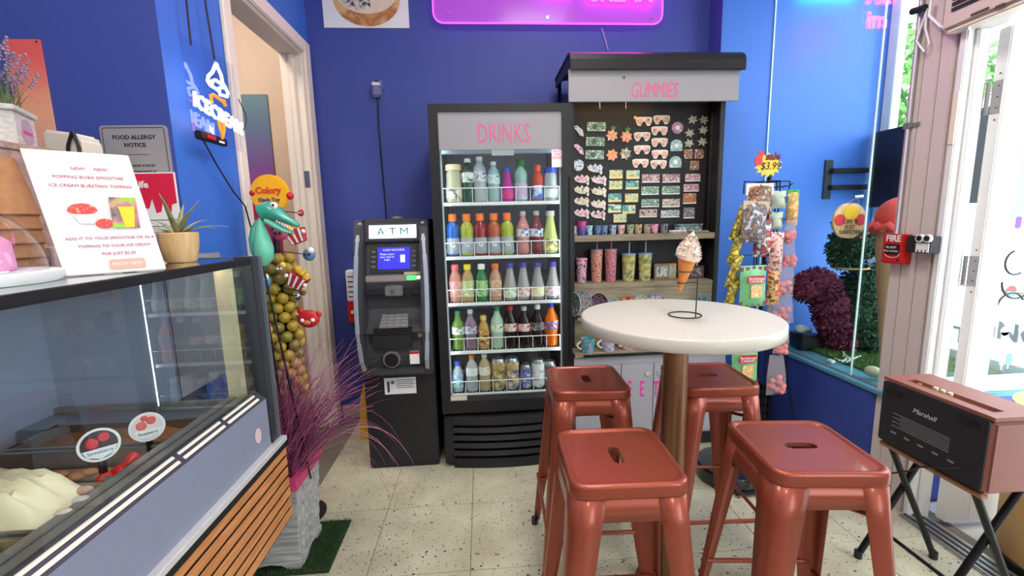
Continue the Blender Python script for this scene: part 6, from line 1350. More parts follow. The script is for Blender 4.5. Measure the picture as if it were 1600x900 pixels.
# pink neon sign
a = AY(676, 0, YB-.05); b_ = AY(1034, 46, YB-.05); zb_ = AY(700, 36, YB-.05).z
PS = thing('pink_neon_sign', 'large clear acrylic sign with glowing pink neon letters on the back wall', 'neon sign', ((a.x+b_.x)/2, YB, zb_))
pts = rrect(a.x, b_.x, zb_, zb_+.62, .06, 6)
B(MB().prism(pts, 'y', YB-.055, YB-.048), 'acrylic_panel', M('pink_lit_acrylic', (220, 120, 235), r=.2, tr=0, al=.35, em=(190, 40, 220), es=.35), PS)
m_np = M('pink_neon', (255, 60, 230), em=(255, 40, 225), es=14); m_npe = M('pink_edge_glow', (230, 90, 240), em=(215, 60, 235), es=3)
B(MB().tube([(x, YB-.052, z) for x, z in pts], .005, 6, True), 'glowing_edge', m_npe, PS, smooth=True)
q = AY(968, -10, YB-.07); text('CREAM', .17, m_np, PS, (q.x, YB-.066, q.z+.008), 'F', ext=.006, sx=.82, name='neon_lettering', bold=.001)
text('ICE', .17, m_np, PS, (q.x-.42, YB-.066, q.z+.04), 'F', ext=.006, sx=.82, name='neon_lettering', bold=.001)
mw_ = M('pale_pink_neon', (255, 200, 250), em=(255, 150, 250), es=5)
cx_ = AY(745, -20, YB-.06)
B(MB().tube([(cx_.x-.2+.02*i, YB-.064, cx_.z+.055+.03*math.sin(i*.9)) for i in range(34)], .006, 6), 'neon_scroll', m_np, PS, smooth=True)
for (px, py) in ((700, 20), (1018, 30), (855, 28)):
    q = AY(px, py, YB-.05); B(MB().tube([(q.x, YB-.06, q.z), (q.x, YB-.0, q.z)], .008, 10), 'standoff', m_chrome, PS, smooth=True)
B(MB().tube([AY(940, 44, YB-.02), AY(945, 60, YB-.02), AY(950, 78, YB-.03)], .003, 6), 'power_cord', M('pale_cord', (205, 170, 215)), PS)
ar = area('added_pink_glow', ((a.x+b_.x)/2, YB-.10, zb_+.2), 1.2, .25, 2.2, (1, .25, .9), (math.radians(90), 0, 0)); ar.rotation_euler = (math.radians(-90), 0, 0)  # unseen lamp added by the sign to throw pink light into the room
# outlet with plug and cord
q = AY(590, 140, YB)
OT = thing('wall_outlet', 'white wall outlet with adaptor and black cord on the back wall', 'outlet', (q.x, YB, q.z))
B(MB().box(q.x-.035, q.x+.035, YB-.006, YB-.001, q.z-.06, q.z+.06), 'cover_plate', M('blue_painted_plate', (90, 104, 170), r=.4), OT, bevel=.003)
B(MB().box(q.x-.026, q.x+.026, YB-.05, YB-.0061, q.z-.055, q.z+.012), 'adaptor', M('violet_adaptor', (120, 110, 160), r=.4), OT, bevel=.01); B(MB().box(q.x-.027, q.x+.027, YB-.052, YB-.0061, q.z+.013, q.z+.032), 'adaptor_top', m_paper, OT, bevel=.006)
B(MB().box(q.x-.012, q.x+.012, YB-.03, YB-.0061, q.z+.033, q.z+.05), 'plug', m_black, OT, bevel=.003)
e_ = AY(605, 340, YB-.02)
B(MB().tube([(q.x+.002, YB-.02, q.z-.055), AY(592, 200, YB-.012), AY(597, 260, YB-.012), AY(603, 330, YB-.012), (e_.x+.01, YB-.012, .6)], .0045, 6), 'cord', m_black, OT, smooth=True)
# black floor cable along the baseboard
tag(B(MB().tube([AZ(505, 668, .008), AZ(530, 660, .008), AZ(548, 652, .008), AZ(562, 648, .008), Vector((-.62, 3.02, .008))], .005, 6), 'floor_cable', m_black, smooth=True), 'black cable on the floor along the back baseboard', 'cable')
tag(B(MB().tube([AX(1231, 548, XR-.045), AX(1229, 575, XR-.045), AX(1233, 610, XR-.045), AX(1240, 650, XR-.045), AX(1246, 690, XR-.045)], .004, 6), 'knee_wall_cable', m_black, smooth=True), 'black cable hanging down the navy wall under the sill', 'cable')
# ================================================================ candy rack
RX, RY = 1.50, 2.22
CRK = thing('candy_rack', 'black wire candy rack hung with snack bags beside the kiosk', 'rack', (RX, RY, 0))
ztop = AY(1195, 278, RY).z
B(MB().tube([(RX, RY, .0), (RX, RY, ztop+.01)], .011, 10), 'pole', m_wire, CRK, smooth=True)
B(MB().lathe([(0, 0), (.115, 0), (.115, .012), (.03, .02), (0, .02)], (RX, RY, 0), 28), 'base', m_black, CRK, smooth=True)
def rarm(px0, px1, py, dy_):
    p0 = AY(px0, py, RY+dy_); p1 = AY(px1, py, RY+dy_)
    B(MB().tube([Vector((p0.x, p0.y, p0.z-.06)), p0, p1, Vector((p1.x, p1.y, p1.z-.06))], .0035, 6), 'wire_frame', m_wire, CRK)
rarm(1163, 1186, 284, -.08); rarm(1203, 1234, 283, -.05)
levels = [ztop-.05, ztop-.32, ztop-.6, ztop-.9]
for z in levels:
    for a in (0, 1.5708, 3.1416, 4.7124):
        a += .35; B(MB().tube([(RX, RY, z), (RX+.11*math.cos(a), RY+.11*math.sin(a), z), (RX+.125*math.cos(a), RY+.125*math.sin(a), z+.012)], .003, 6), 'hook', m_wire, CRK)
for a in (.35, 1.92, 3.49, 5.06): B(MB().tube([(RX+.06*math.cos(a), RY+.06*math.sin(a), .25), (RX+.06*math.cos(a), RY+.06*math.sin(a), ztop-.02)], .0035, 6), 'upright_wire', m_wire, CRK)
for z in (.25, ztop-.02): B(MB().tube([(RX+.06*math.cos(i*.3927), RY+.06*math.sin(i*.3927), z) for i in range(16)], .003, 6, True), 'wire_ring', m_wire, CRK)
# sale starburst
q = AY(1200, 258, RY-.03)
SS = thing('sale_sign', 'yellow starburst sale sign with price on top of the candy rack', 'sign', q)
pts = [(q.x+(.076 if i % 2 else .056)*math.cos(i*2*math.pi/28), q.z+(.062 if i % 2 else .044)*math.sin(i*2*math.pi/28)) for i in range(28)]
B(MB().prism(pts, 'y', RY-.033, RY-.029), 'starburst', M('sign_yellow', (248, 208, 60), r=.5), SS)
pts2 = [(q.x+(x-q.x)*.62, q.z+(z-q.z)*.7) for x, z in pts]
text('$3.99', .052, m_ink, SS, (q.x+.01, RY-.0345, q.z-.006), 'F', ext=.0005, sx=.9, shear=.2); text('sale', .05, M('sign_maroon', (110, 24, 30)), SS, (q.x+.02, RY-.0345, q.z+.042), 'F', bold=.002, ext=.001, shear=.15)
tg = B(MB().prism(rrect(q.x-.075, q.x-.035, q.z+.0, q.z+.045, .012), 'y', RY-.0375, RY-.0335), 'red_tag', M('sign_red', (214, 60, 50)), SS)
B(MB().prism([(q.x-.055, q.z+.045), (q.x-.035, q.z+.045), (q.x-.025, q.z+.068), (q.x-.06, q.z+.068)], 'y', RY-.0375, RY-.0335), 'red_tag_tip', M('sign_red', (214, 60, 50)), SS)
B(MB().tube([(q.x-.005, RY-.02, q.z-.09), (q.x-.003, RY-.02, q.z+.2)], .002, 6), 'clear_stick', m_acryl, SS)
# bags
def bag(label, px, py, w_px, h_px, y, matb, name='snack_bag', header=None, head_h=.18, lumps=None, rot=0, fold=0, group='snack bags on the candy rack'):
    p = AY(px, py, y); s_ = (AY(px+1, py, y)-p).length; w_ = w_px*s_/2; h = h_px*s_
    t = thing(name, label, 'bag', (p.x, y, p.z-h/2), 0, group); NXb, NZb = 8, 10; V = []; F = []
    mx_ = Matrix.Translation(p) @ Matrix.Rotation(rot, 4, 'Y')
    for sd in (-1, 1):
        o0 = len(V)
        for i in range(NZb+1):
            for j in range(NXb+1):
                u, v = j/NXb*2-1, i/NZb*2-1; d_ = .022*(1-abs(u)**2.2)*(1-abs(v)**3)*(1.25-.45*v if not lumps else (1.5 if v < 0 else .5))
                ww = w_*(1-.06*math.cos(v*1.5)) * ((1-.35*max(0, v)) if lumps else 1)
                V.append((u*ww, sd*(d_+.0006), v*h/2))
        for i in range(NZb):
            for j in range(NXb): a = o0+i*(NXb+1)+j; F.append((a, a+1, a+NXb+2, a+NXb+1) if sd < 0 else (a+1, a, a+NXb+1, a+NXb+2))
    B(MB().add(V, F).xf(mx_), 'pouch', matb, t, smooth=True)
    tp_ = mx_ @ Vector((0, 0, h/2-.006)); B(MB().tube([(RX, RY, tp_.z), (tp_.x, tp_.y+.0, tp_.z), (tp_.x, tp_.y-.012, tp_.z+.006)], .0022, 5), 'hook', m_wire, CRK)
    if header is not None:
        B(MB().box(-w_, w_, -.004, .004, h/2-h*head_h, h/2+.006).xf(mx_), 'header_card', header, t)
    if lumps:
        rn = random.Random(int(px*7+py)); 
        for k in range(12): B(MB().ball((rn.uniform(-w_*.7, w_*.7), rn.uniform(-.012, .006), -h/2+h*.06+rn.uniform(0, h*.38)), .015, 7, 5).xf(mx_), 'candy_lump', lumps, t, smooth=True)
    return t, p, s_, mx_, w_, h
m_clearbag = glassmat('clear_bag', (244, 236, 238), .6, .15, .16)
m_pinkc = M('pink_candy', (232, 128, 128), r=.5, nz=.2, sc=60); 
pr_bw = printmat('print_bag_photo', [(70, 70, 100), (200, 200, 205), (50, 50, 70), (150, 120, 90)], 45)
bag('cellophane snack bag with dark photo print at the upper left of the rack', 1178, 348, 40, 60, RY-.15, pr_bw, header=M('tan_card', (190, 170, 140)), rot=.06)
t, p, s_, mx_, w_, h = bag('snack bag with red and white header card at the top of the rack', 1186, 312, 42, 44, RY-.12, printmat('print_dark', [(60, 50, 50), (190, 170, 150), (50, 40, 44), (210, 120, 70)], 45), header=m_paper, head_h=.35)
B(MB().box(-w_*.3, w_*.85, -.006, -.0045, h*.25, h*.42).xf(mx_), 'red_stripe', m_red, t)
bag('orange and dark printed bag in the middle of the rack', 1192, 372, 30, 56, RY-.11, printmat('print_orange', [(230, 150, 50), (200, 60, 60), (60, 50, 70), (225, 220, 210)], 40))
bag('red candy bag hanging at the centre right of the rack', 1212, 395, 22, 58, RY-.12, printmat('print_redbag', [(176, 40, 44), (190, 56, 56), (225, 205, 195), (150, 30, 36)], 40), header=printmat('stripe_hdr', [(225, 225, 225), (180, 40, 44), (230, 230, 230), (170, 40, 44)], 60), head_h=.12)
bag('lower dark red candy bag at the centre of the rack', 1208, 445, 20, 60, RY-.11, printmat('print_redbag2', [(150, 34, 40), (190, 60, 50), (220, 190, 120), (110, 24, 30)], 40))
m_gbag = M('green_bag_film', (120, 186, 130), r=.35, nz=.08)
def green(label, px, py, w_px, h_px):
    t, p, s_, mx_, w_, h = bag(label, px, py, w_px, h_px, RY-.16, m_gbag, rot=-.02)
    for k in range(9):
        if k % 2 == 0: 
            for zz in (h*.42, -h*.42): B(MB().box(-w_+k*w_*2/9, -w_+(k+1)*w_*2/9, -.0085, -.007, zz-h*.05, zz+h*.05).xf(mx_), 'check_stripe', M('check_maroon', (130, 40, 60)), t)
    o = B(MB().prism(rrect(-w_*.62, w_*.62, h*.08, h*.27, .008), 'y', -.031, -.028).xf(mx_), 'brand_plate', M('plate_red', (180, 40, 50)), t)
    text('Farmhouse', w_*.26, m_paper, o, mx_ @ Vector((0, -.0318, h*.2)), 'F', ext=.0003); text('CANDIES', w_*.26, m_paper, o, mx_ @ Vector((0, -.0318, h*.13)), 'F', ext=.0003)
    B(MB().prism(rrect(-w_*.4, w_*.4, -h*.26, h*.03, .008), 'y', -.033, -.029).xf(mx_), 'window_print', printmat('print_cookie', [(230, 190, 120), (240, 215, 160), (210, 150, 90), (235, 200, 140)], 50), t)
green('green candy bag with checked edges and red plate beside the table top', 1176, 447, 42, 62)
green('green candy bag hanging below the table top', 1163, 570, 42, 66)
for k, (px, py, d) in enumerate(((1154, 350, 'top'), (1150, 388, 'second'), (1147, 424, 'third'), (1144, 458, 'lowest'))):
    bag('%s of the yellow snack packs overlapping down the left of the rack' % d, px, py, 15, 52, RY-.07-.012*k, printmat('print_yel', [(228, 206, 50), (240, 220, 70), (70, 70, 60), (215, 190, 40)], 40), rot=.3)
bag('green and yellow snack packet at the top right of the rack', 1238, 325, 19, 50, RY-.06, printmat('print_grnyel', [(230, 215, 80), (110, 190, 90), (235, 140, 110), (240, 230, 120)], 40), header=M('green_crimp', (70, 170, 90)), head_h=.1)
for k, (px, py) in enumerate(((1217, 312), (1212, 345))):
    t, p, s_, mx_, w_, h = bag('%s pale barcode header card on the rack' % ['upper', 'lower'][k], px, py, 22, 26, RY-.08, M('pale_green_card', (186, 200, 180), r=.5), name='barcode_pack')
    for i in range(6): B(MB().box(w_*(-.1+.16*i), w_*(-.1+.16*i)+.0028, -.025, -.0235, -h*.2, h*.15).xf(mx_), 'barcode_bar', m_ink, t)
for k, (px, py, w_, h_, d) in enumerate(((1235, 360, 20, 36, 'topmost small clear bag of pink candy at the right of the rack'), (1232, 395, 24, 46, 'second clear bag of pink candy down the right of the rack'), (1224, 437, 36, 52, 'third clear bag of pink candy down the right of the rack'), (1219, 478, 42, 56, 'fourth clear bag of pink candy, largest on the rack'), (1222, 527, 24, 50, 'fifth clear bag of pink candy, behind the table edge'), (1213, 585, 32, 62, 'lowest clear bag of pink candy, hanging by the navy wall'))):
    bag(d, px, py, w_, h_, RY-.10+.012*(k % 2)-.02*(k > 3), m_clearbag, name='pink_candy_bag', lumps=m_pinkc, rot=.06*(-1)**k)
# ================================================================ display nook
ZN = .526
nk = lambda px, py, y=2.45: AY(px, py, y)
g0 = MB().box(XR+.12, 2.68, 1.98, YR-.05, ZN, ZN+.012)
NG = tag(B(g0, 'nook_turf_mat', M('nook_turf_base', (60, 92, 50), r=.9)), 'green artificial turf on the floor of the display nook', 'mat')
tf = MB()
for k in range(4200):
    rn = random.Random(k+9000); x = rn.uniform(XR+.125, 2.67); y = rn.uniform(2.03, YR-.06); a = rn.uniform(0, 6.28); dx, dy_ = .003*math.cos(a), .003*math.sin(a)
    tf.add([(x-dx, y-dy_, ZN+.012), (x+dx, y+dy_, ZN+.012), (x+rn.uniform(-.008, .008), y+rn.uniform(-.008, .008), ZN+.012+rn.uniform(.012, .024))], [(0, 1, 2)])
tag(B(tf, 'turf', M('nook_turf', (86, 120, 60), r=.8, nz=.3, sc=30), NG), 'short plastic grass', kind='stuff')
# topiary squirrel
m_box = M('boxwood_leaf', (44, 82, 58), r=.6, nz=.45, sc=25); m_plum = M('plum_leaf', (112, 40, 70), r=.6, nz=.45, sc=25)
TP = thing('topiary_squirrel', 'leafy topiary squirrel with green body and plum tail in the window nook', 'topiary', (2.32, 2.45, ZN))
def leafy(blobs, nm, mat, seed, leaf=.022, dens=1.0):
    mb = MB(); core = MB()
    for i, (c_, r_, sz) in enumerate(blobs):
        core.ball(c_, r_*.88, 12, 8, 1, 1, sz); V, F = foliage(c_, r_, int(2600*dens*r_*r_/.012), leaf, seed+i, sz); mb.add(V, F)
    o = tag(B(mb, nm, mat, TP), nm.replace('_', ' ')+' of tiny leaves', kind='stuff'); B(core, nm+'_core', mat, o, smooth=True)
S_ = 2.45
P_ = lambda px, py: AY(px, py, S_)
sc_ = (P_(1341, 400)-P_(1340, 400)).length
leafy([(P_(1328, 385), 27*sc_, .95), (P_(1352, 382), 22*sc_, .8), (P_(1318, 402), 18*sc_, .9)], 'head_leaves', m_box, 10)
leafy([(P_(1312, 352), 9*sc_, 1.3)], 'ear_leaves', m_box, 80, .016)
leafy([(P_(1358, 450), 36*sc_, 1.0), (P_(1352, 495), 42*sc_, 1.05), (P_(1356, 522), 36*sc_, .72), (P_(1378, 470), 24*sc_, 1.0)], 'body_leaves', m_box, 20)
leafy([(P_(1262, 448), 20*sc_, 1.1), (P_(1275, 440), 21*sc_, .9), (P_(1288, 452), 22*sc_, 1.0), (P_(1295, 475), 23*sc_, 1.0), (P_(1300, 500), 23*sc_, 1.0), (P_(1310, 518), 23*sc_, 1.0), (P_(1318, 530), 19*sc_, .8)], 'tail_leaves', m_plum, 40)
B(MB().tube([P_(1326, 418)+Vector((.09*math.cos(i*.4488), -.01+.09*math.sin(i*.4488), 0)) for i in range(14)], .006, 6, True), 'twine_collar', M('twine', (190, 160, 110), r=.8), TP)
q = P_(1320, 372)+Vector((0, -.10, 0)); B(MB().tube([q, q+Vector((.05, 0, .035))], .007, 8), 'red_twig', M('twig_red', (150, 70, 60)), TP)
# wooden slice sign
q = AY(1328, 345, 2.30); r_ = (AY(1356, 345, 2.30)-q).length*.93
WS = thing('wooden_sign', 'round wooden sign with yellow scoop and red dots hanging in the nook', 'sign', q)
wv = [(q.x+r_*(1+.03*math.sin(i*7))*math.cos(i*.2094), q.z+r_*(1+.03*math.cos(i*5))*math.sin(i*.2094)) for i in range(30)]
B(MB().prism(wv, 'y', 2.30, 2.315), 'slice', woodmat('pale_slice', (214, 170, 120), (238, 204, 158), 2, sc=5), WS, bevel=.002)
B(MB().disc((q.x+.002, 0, q.z+r_*.45), r_*.45, 2.297, 2.2995, 24, r_*.4), 'yellow_scoop', M('scoop_yellow', (244, 196, 40)), WS)
for sx_ in (-1, 1): B(MB().disc((q.x+sx_*r_*.62, 0, q.z+r_*.05), r_*.32, 2.298, 2.2998, 20), 'red_scoop', M('scoop_red', (226, 60, 70)), WS)
for k, s in enumerate(('LIFE IS', 'JUST', 'SWEETER')): text(s, r_*.32, m_ink, WS, (q.x+.004, 2.2965, q.z-r_*(.05+.3*k)), 'F', ext=.0006)
hk = AY(1340, 308, 2.30)
for sx_ in (-1, 1): B(MB().tube([(q.x+sx_*r_*.5, 2.305, q.z+r_*.85), hk], .0015, 5), 'string', M('twine', (190, 160, 110)), WS)
B(MB().tube([hk+Vector((-.02, 0, 0)), hk+Vector((.03, 0, .004))], .008, 8), 'spool', m_steel, WS)
B(MB().tube([hk, Vector((hk.x, 2.30, CEIL))], .0008, 4), 'thread', m_acryl, WS)
# tv on bracket
q = AY(1292, 281, YR); TVx = 2.62
TV = thing('window_screen', 'flat black screen on a wall bracket facing the street', 'screen', (TVx, 2.6, 1.5))
B(MB().box(q.x-.028, q.x+.028, YR-.012, YR-.001, q.z-.13, q.z+.13), 'wall_plate', M('bracket_steel', (70, 78, 86), r=.4, m=.5), TV, bevel=.002)
for zz in (.055, -.055): B(MB().box(q.x+.0, TVx, YR-.05, YR-.013, q.z+zz-.016, q.z+zz+.016), 'bracket_arm', M('bracket_black', (44, 50, 58), r=.4, m=.4), TV, bevel=.002)
zt0, zt1 = AX(1388, 207, TVx).z, AX(1385, 318, TVx).z
B(MB().box(TVx, TVx+.05, 2.08, YR-.04, zt1-.02, zt0+.02), 'housing', m_black, TV, bevel=.005); B(MB().box(TVx+.0502, TVx+.052, 2.07, YR-.06, zt1, zt0), 'display', M('screen_black', (14, 16, 20), r=.15), TV)
# big ice cream prop
q = AY(1398, 345, 2.12); IX = q
GI = thing('giant_ice_cream', 'giant ice cream cone prop with coral scoop behind the column', 'prop', (q.x, 2.12, ZN))
m_coral = M('coral_foam', (226, 84, 76), r=.7, nz=.12, sc=30, bump=.3)
r_ = .105; cz = AY(1398, 340, 2.12).z; c0 = Vector((q.x+.03, 2.12, cz))
B(MB().ball(c0, r_, 24, 14, 1, 1, 1), 'scoop', m_coral, GI, smooth=True)
rp = MB().tube([c0+Vector((r_*1.02*math.cos(i*.1963), r_*1.02*math.sin(i*.1963), -.05+.012*math.sin(i*2.2))) for i in range(32)], .022, 8, True); B(rp, 'ruffle', m_coral, GI, smooth=True)
B(MB().lathe([(.001, 0), (.02, .01), (.10, cz-.06-ZN-.02), (.09, cz-.06-ZN-.02), (0, cz-.08-ZN)], (c0.x, 2.12, ZN+.014), 24), 'cone', M('prop_cone_tan', (196, 158, 120), r=.7, nz=.15, sc=30, bump=.3), GI, smooth=True)
# black speaker box with white lamp, cables, eggs
p0 = AX(1248, 515, XR+.08); q = AY(1270, 525, 2.62)
a = AY(1249, 512, 2.60); b_ = AY(1292, 548, 2.60)
SBx = thing('black_nook_box', 'black box with cables on the nook floor beside the plum tail', 'box', ((a.x+b_.x)/2, 2.66, ZN))
B(MB().box(XR+.045, XR+.19, 2.50, 2.64, ZN+.013, ZN+.10), 'case', m_black, SBx, bevel=.006); B(MB().box(XR+.06, XR+.175, 2.4985, 2.4998, ZN+.03, ZN+.085), 'front_grille', M('dark_grille', (40, 40, 42), r=.7), SBx)
q = Vector((XR+.09, 2.57, ZN+.10+.028)); WL = thing('white_bulb', 'white egg-shaped lamp on the black nook box', 'lamp', q-Vector((0, 0, .028)))
B(MB().ball(q, .030, 16, 10, 1.2, 1, .9), 'shell', M('white_shell', (226, 228, 222), r=.4), WL, smooth=True); B(MB().ball(q+Vector((.055, 0, -.006)), .018, 12, 8, 1.2, 1, .8), 'collar', M('white_shell', (226, 228, 222)), WL, smooth=True)
for k, (px, py, d) in enumerate(((1365, 582, 'larger pale egg-shaped stone at the near end of the nook'), (1373, 592, 'small pale egg-shaped stone half hidden by the column'))):
    q = AX(px, py, XR+.06+.02*k); rr = .036-.01*k; o = B(MB().ball((q.x, q.y, ZN+.013+rr*.8), rr, 18, 10, .9, 1.25, .8), 'pale_stone', M('pale_stone', (190, 196, 160), r=.5, nz=.1), smooth=True); tag(o, d, 'stone')
m_wcord = M('white_cord', (214, 228, 222), r=.4)
CBL = thing('white_cables', 'tangle of white power cables on the nook floor', 'cable', (XR+.1, 2.4, ZN))
rn = random.Random(3)
for k in range(3):
    P = [AZ(1294+4*k, 540+2*k, ZN+.03)]
    for (px, py) in ((1310+5*k, 543), (1318, 552+3*k), (1330, 560), (1345-4*k, 556+2*k), (1322, 566-3*k), (1304+6*k, 560+3*k)): z_ = AZ(px, py, ZN+.02); z_.x = max(z_.x, XR+.03); P.append(z_)
    B(MB().tube(P, .0035, 6), 'cable', m_wcord, CBL, smooth=True)
q = AZ(1295, 562, ZN+.02); q.x = max(q.x, XR+.03); B(MB().box(q.x, q.x+.03, q.y-.02, q.y+.02, ZN+.002, ZN+.02), 'plug', m_wcord, CBL, bevel=.005)
q = AZ(1330, 545, ZN+.03); q.x = max(q.x, XR+.05); B(MB().box(q.x, q.x+.025, q.y-.015, q.y+.015, ZN+.013, ZN+.03), 'plug', m_wcord, CBL, bevel=.005)
# added green bar and pink letters for the glow in the nook glass
gq = AY(1295, 0, YR-.04)
GB = thing('added_green_bar', 'added green light bar for the glow high on the nook wall', 'lamp', gq+Vector((0, 0, .08)))
B(MB().box(gq.x-.18, gq.x+.22, YR-.04, YR-.012, gq.z+.06, gq.z+.085), 'housing', m_white, GB, bevel=.004); B(MB().box(gq.x-.17, gq.x+.21, YR-.038, YR-.014, gq.z+.054, gq.z+.0598), 'glow_strip', M('green_glow', (20, 255, 150), em=(10, 255, 140), es=26), GB)
q = AY(1370, 32, 2.6); NM = thing('added_pink_letters', 'added pink glowing letters high in the display nook', 'neon sign', q)
text('im', .13, m_np, NM, q, 'F', ext=.005, bold=.002, name='neon_lettering'); q2 = AY(1372, 0, 2.6); text('Ma', .13, m_np, NM, q2+Vector((0, 0, .02)), 'F', ext=.005, bold=.002, name='neon_lettering')
for dx in (-.08, .08): B(MB().tube([(q.x+dx, 2.602, q.z), (q.x+dx, 2.602, CEIL)], .001, 4), 'hanging_wire', m_acryl, NM)
# ================================================================ column things
XF = XR-.024
a = AX(1380, 366, XF); b_ = AX(1420, 412, XF)
FA = thing('fire_alarm', 'red fire alarm pull station on the pale post', 'fire alarm', (XF, (a.y+b_.y)/2, b_.z))
fy0, fy1, fz0, fz1 = AX(1413, 390, XF-.04).y, AX(1378, 390, XF-.04).y, AX(1396, 412, XF-.04).z, AX(1396, 366, XF-.04).z
B(MB().box(XF-.042, XF-.001, fy0, fy1, fz0, fz1), 'case', m_red, FA, bevel=.004)
fm = (fy0+fy1)/2; fh = fz1-fz0
text('FIRE', fh*.30, m_paper, FA, (XF-.0428, fm, fz1-fh*.15), 'L', bold=.0012, ext=.0005)
hnd = B(MB().box(XF-.050, XF-.0422, fm-.034, fm+.034, fz0+fh*.33, fz0+fh*.66), 'pull_handle', m_blk, FA, bevel=.003); text('ALARM', fh*.12, m_paper, hnd, (XF-.0506, fm, fz0+fh*.56), 'L', ext=.0003); text('PULL DOWN', fh*.09, m_paper, hnd, (XF-.0506, fm, fz0+fh*.43), 'L', ext=.0003)
B(MB().tube([(XF-.0432, fm+.036*math.cos(math.pi+i*.3142), fz0+fh*.36+.02*math.sin(math.pi+i*.3142)) for i in range(11)], .0014, 5), 'white_outline', m_paper, FA)
B(MB().tube([(XF-.043, fm-.03, fz0+fh*.13), (XF-.0425, fm-.03, fz0+fh*.13)], .006, 10), 'key_lock', m_blk, FA)
# conduit
ct_ = AX(1445, 60, XF-.012).y
m_cond = M('grey_conduit', (176, 170, 176), r=.4, m=.4)
CDt = thing('conduit', 'thin metal conduit running down the pale post to the fire alarm', 'pipe', (XF, ct_, 1.3))
B(MB().tube([(XF-.012, 1.868, CEIL), (XF-.012, 1.868, fz1+.02), (XF-.02, fm+.01, fz1+.005), (XF-.02, fm+.01, fz1)], .009, 10), 'tube', m_cond, CDt, smooth=True)
q = AX(1430, 195, XF); B(MB().box(XF-.024, XF-.001, 1.855, 1.884, q.z-.012, q.z+.012), 'clamp', m_steel, CDt, bevel=.002); B(MB().box(XF-.006, XF-.001, 1.825, 1.854, q.z-.008, q.z+.008), 'clamp_tab', m_steel, CDt, bevel=.001)
# googly camera toy beside the alarm
q = AX(1448, 381, XF-.03); GT = thing('goggle_toy', 'black box toy with two round goggle eyes and white face next to the fire alarm', 'toy', (XF, q.y, q.z-.05))
hz_ = .038
B(MB().box(XF-.055, XF-.001, q.y-.036, q.y+.066, q.z-hz_, q.z+hz_-.006), 'body', M('matt_black', (34, 34, 38), r=.6), GT, bevel=.004)
for dy_ in (-.018, .014):
    e_ = B(MB().tube([(XF-.066, q.y+dy_-.012, q.z+.024), (XF-.0545, q.y+dy_-.012, q.z+.024)], .0165, 16), 'goggle', m_paper, GT, smooth=True); B(MB().tube([(XF-.0675, q.y+dy_-.012, q.z+.024), (XF-.0662, q.y+dy_-.012, q.z+.024)], .0115, 14), 'lens', m_black, e_, smooth=True)
wf = B(MB().box(XF-.0575, XF-.0556, q.y-.035, q.y+.02, q.z-.034, q.z+.004), 'white_face', m_paper, GT)
for k in range(3): B(MB().box(XF-.0582, XF-.0576, q.y-.025+.016*k, q.y-.021+.016*k, q.z-.034, q.z-.024), 'tooth_gap', m_ink, wf)
# AC unit over the door
AC = thing('air_conditioner', 'cream wall air conditioner over the shop door', 'air conditioner', (1.84, 1.3, 2.13))
m_ac = M('cream_ac_plastic', (216, 200, 186), r=.5, nz=.04)
aq = AX(1487, 47, XR-.06); zac = aq.z
B(MB().box(XR-.075, XR-.001, .85, 1.74, zac, zac+.40), 'case', m_ac, AC, bevel=.012)
fx_ = XR-.076
gz0 = AX(1500, 13, fx_).z
for k in range(8): B(MB().box(fx_-.004, fx_+.002, .9, 1.70, gz0+.020*k, gz0+.020*k+.012), 'grille_slat', M('dark_grille', (40, 40, 42)), AC)
B(MB().box(fx_-.003, fx_, AX(1545, 15, fx_).y, AX(1518, 20, fx_).y, AX(1530, 20, fx_).z, AX(1530, 17, fx_).z), 'logo_strip', M('brown_print', (90, 70, 60)), AC); B(MB().box(fx_-.003, fx_, AX(1570, 8, fx_).y, AX(1556, 10, fx_).y, AX(1563, 12, fx_).z, AX(1563, 7, fx_).z), 'button', M('brown_print', (90, 70, 60)), AC)
B(MB().box(XR-.07, XR-.02, .87, 1.72, zac-.012, zac-.001), 'drip_tray', m_trim, AC, bevel=.004)
WCc = thing('white_wall_cable', 'looped white cable hanging beside the air conditioner', 'cable', (XF, 1.85, 2.0))
B(MB().tube([AX(px, py, XF-.03) for px, py in ((1455, 0), (1452, 25), (1470, 42), (1495, 47), (1515, 44))], .006, 8), 'cable', m_white, WCc, smooth=True)
B(MB().tube([AX(px, py, XF-.02) for px, py in ((1447, 20), (1438, 45), (1432, 65), (1445, 82), (1452, 68), (1446, 45), (1448, 10))], .0045, 8), 'cable_loop', m_white, WCc, smooth=True)
q0 = AX(1425, 18, XF-.03); q1 = AX(1446, 12, XF-.03); B(MB().tube([q0, (q0+q1)/2, q1], .014, 8), 'black_plug', m_black, WCc, smooth=True)
# door closer plate on the jamb
q = AX(1523, 180, XR+.0); B(MB().box(XR-.034, XR-.0305, 1.675, 1.695, q.z-.10, q.z+.10), 'strike_plate', m_trim, D2, bevel=.001)
# ================================================================ brown speaker on folding stand
SX0, SX1, SY0, SY1, SZ0, SZ1 = 1.51, 1.705, 1.125, 1.495, .50, .755
SP = thing('brown_speaker', 'brown leatherette speaker with black back panel on a folding stand', 'speaker', ((SX0+SX1)/2, (SY0+SY1)/2, SZ0))
m_leath = M('brown_leatherette', (140, 88, 76), r=.5, nz=.12, sc=120, bump=.25)
B(MB().box(SX0+.006, SX1, SY0, SY1, SZ0, SZ1-.012), 'cabinet', m_leath, SP, bevel=.012, seg=3)
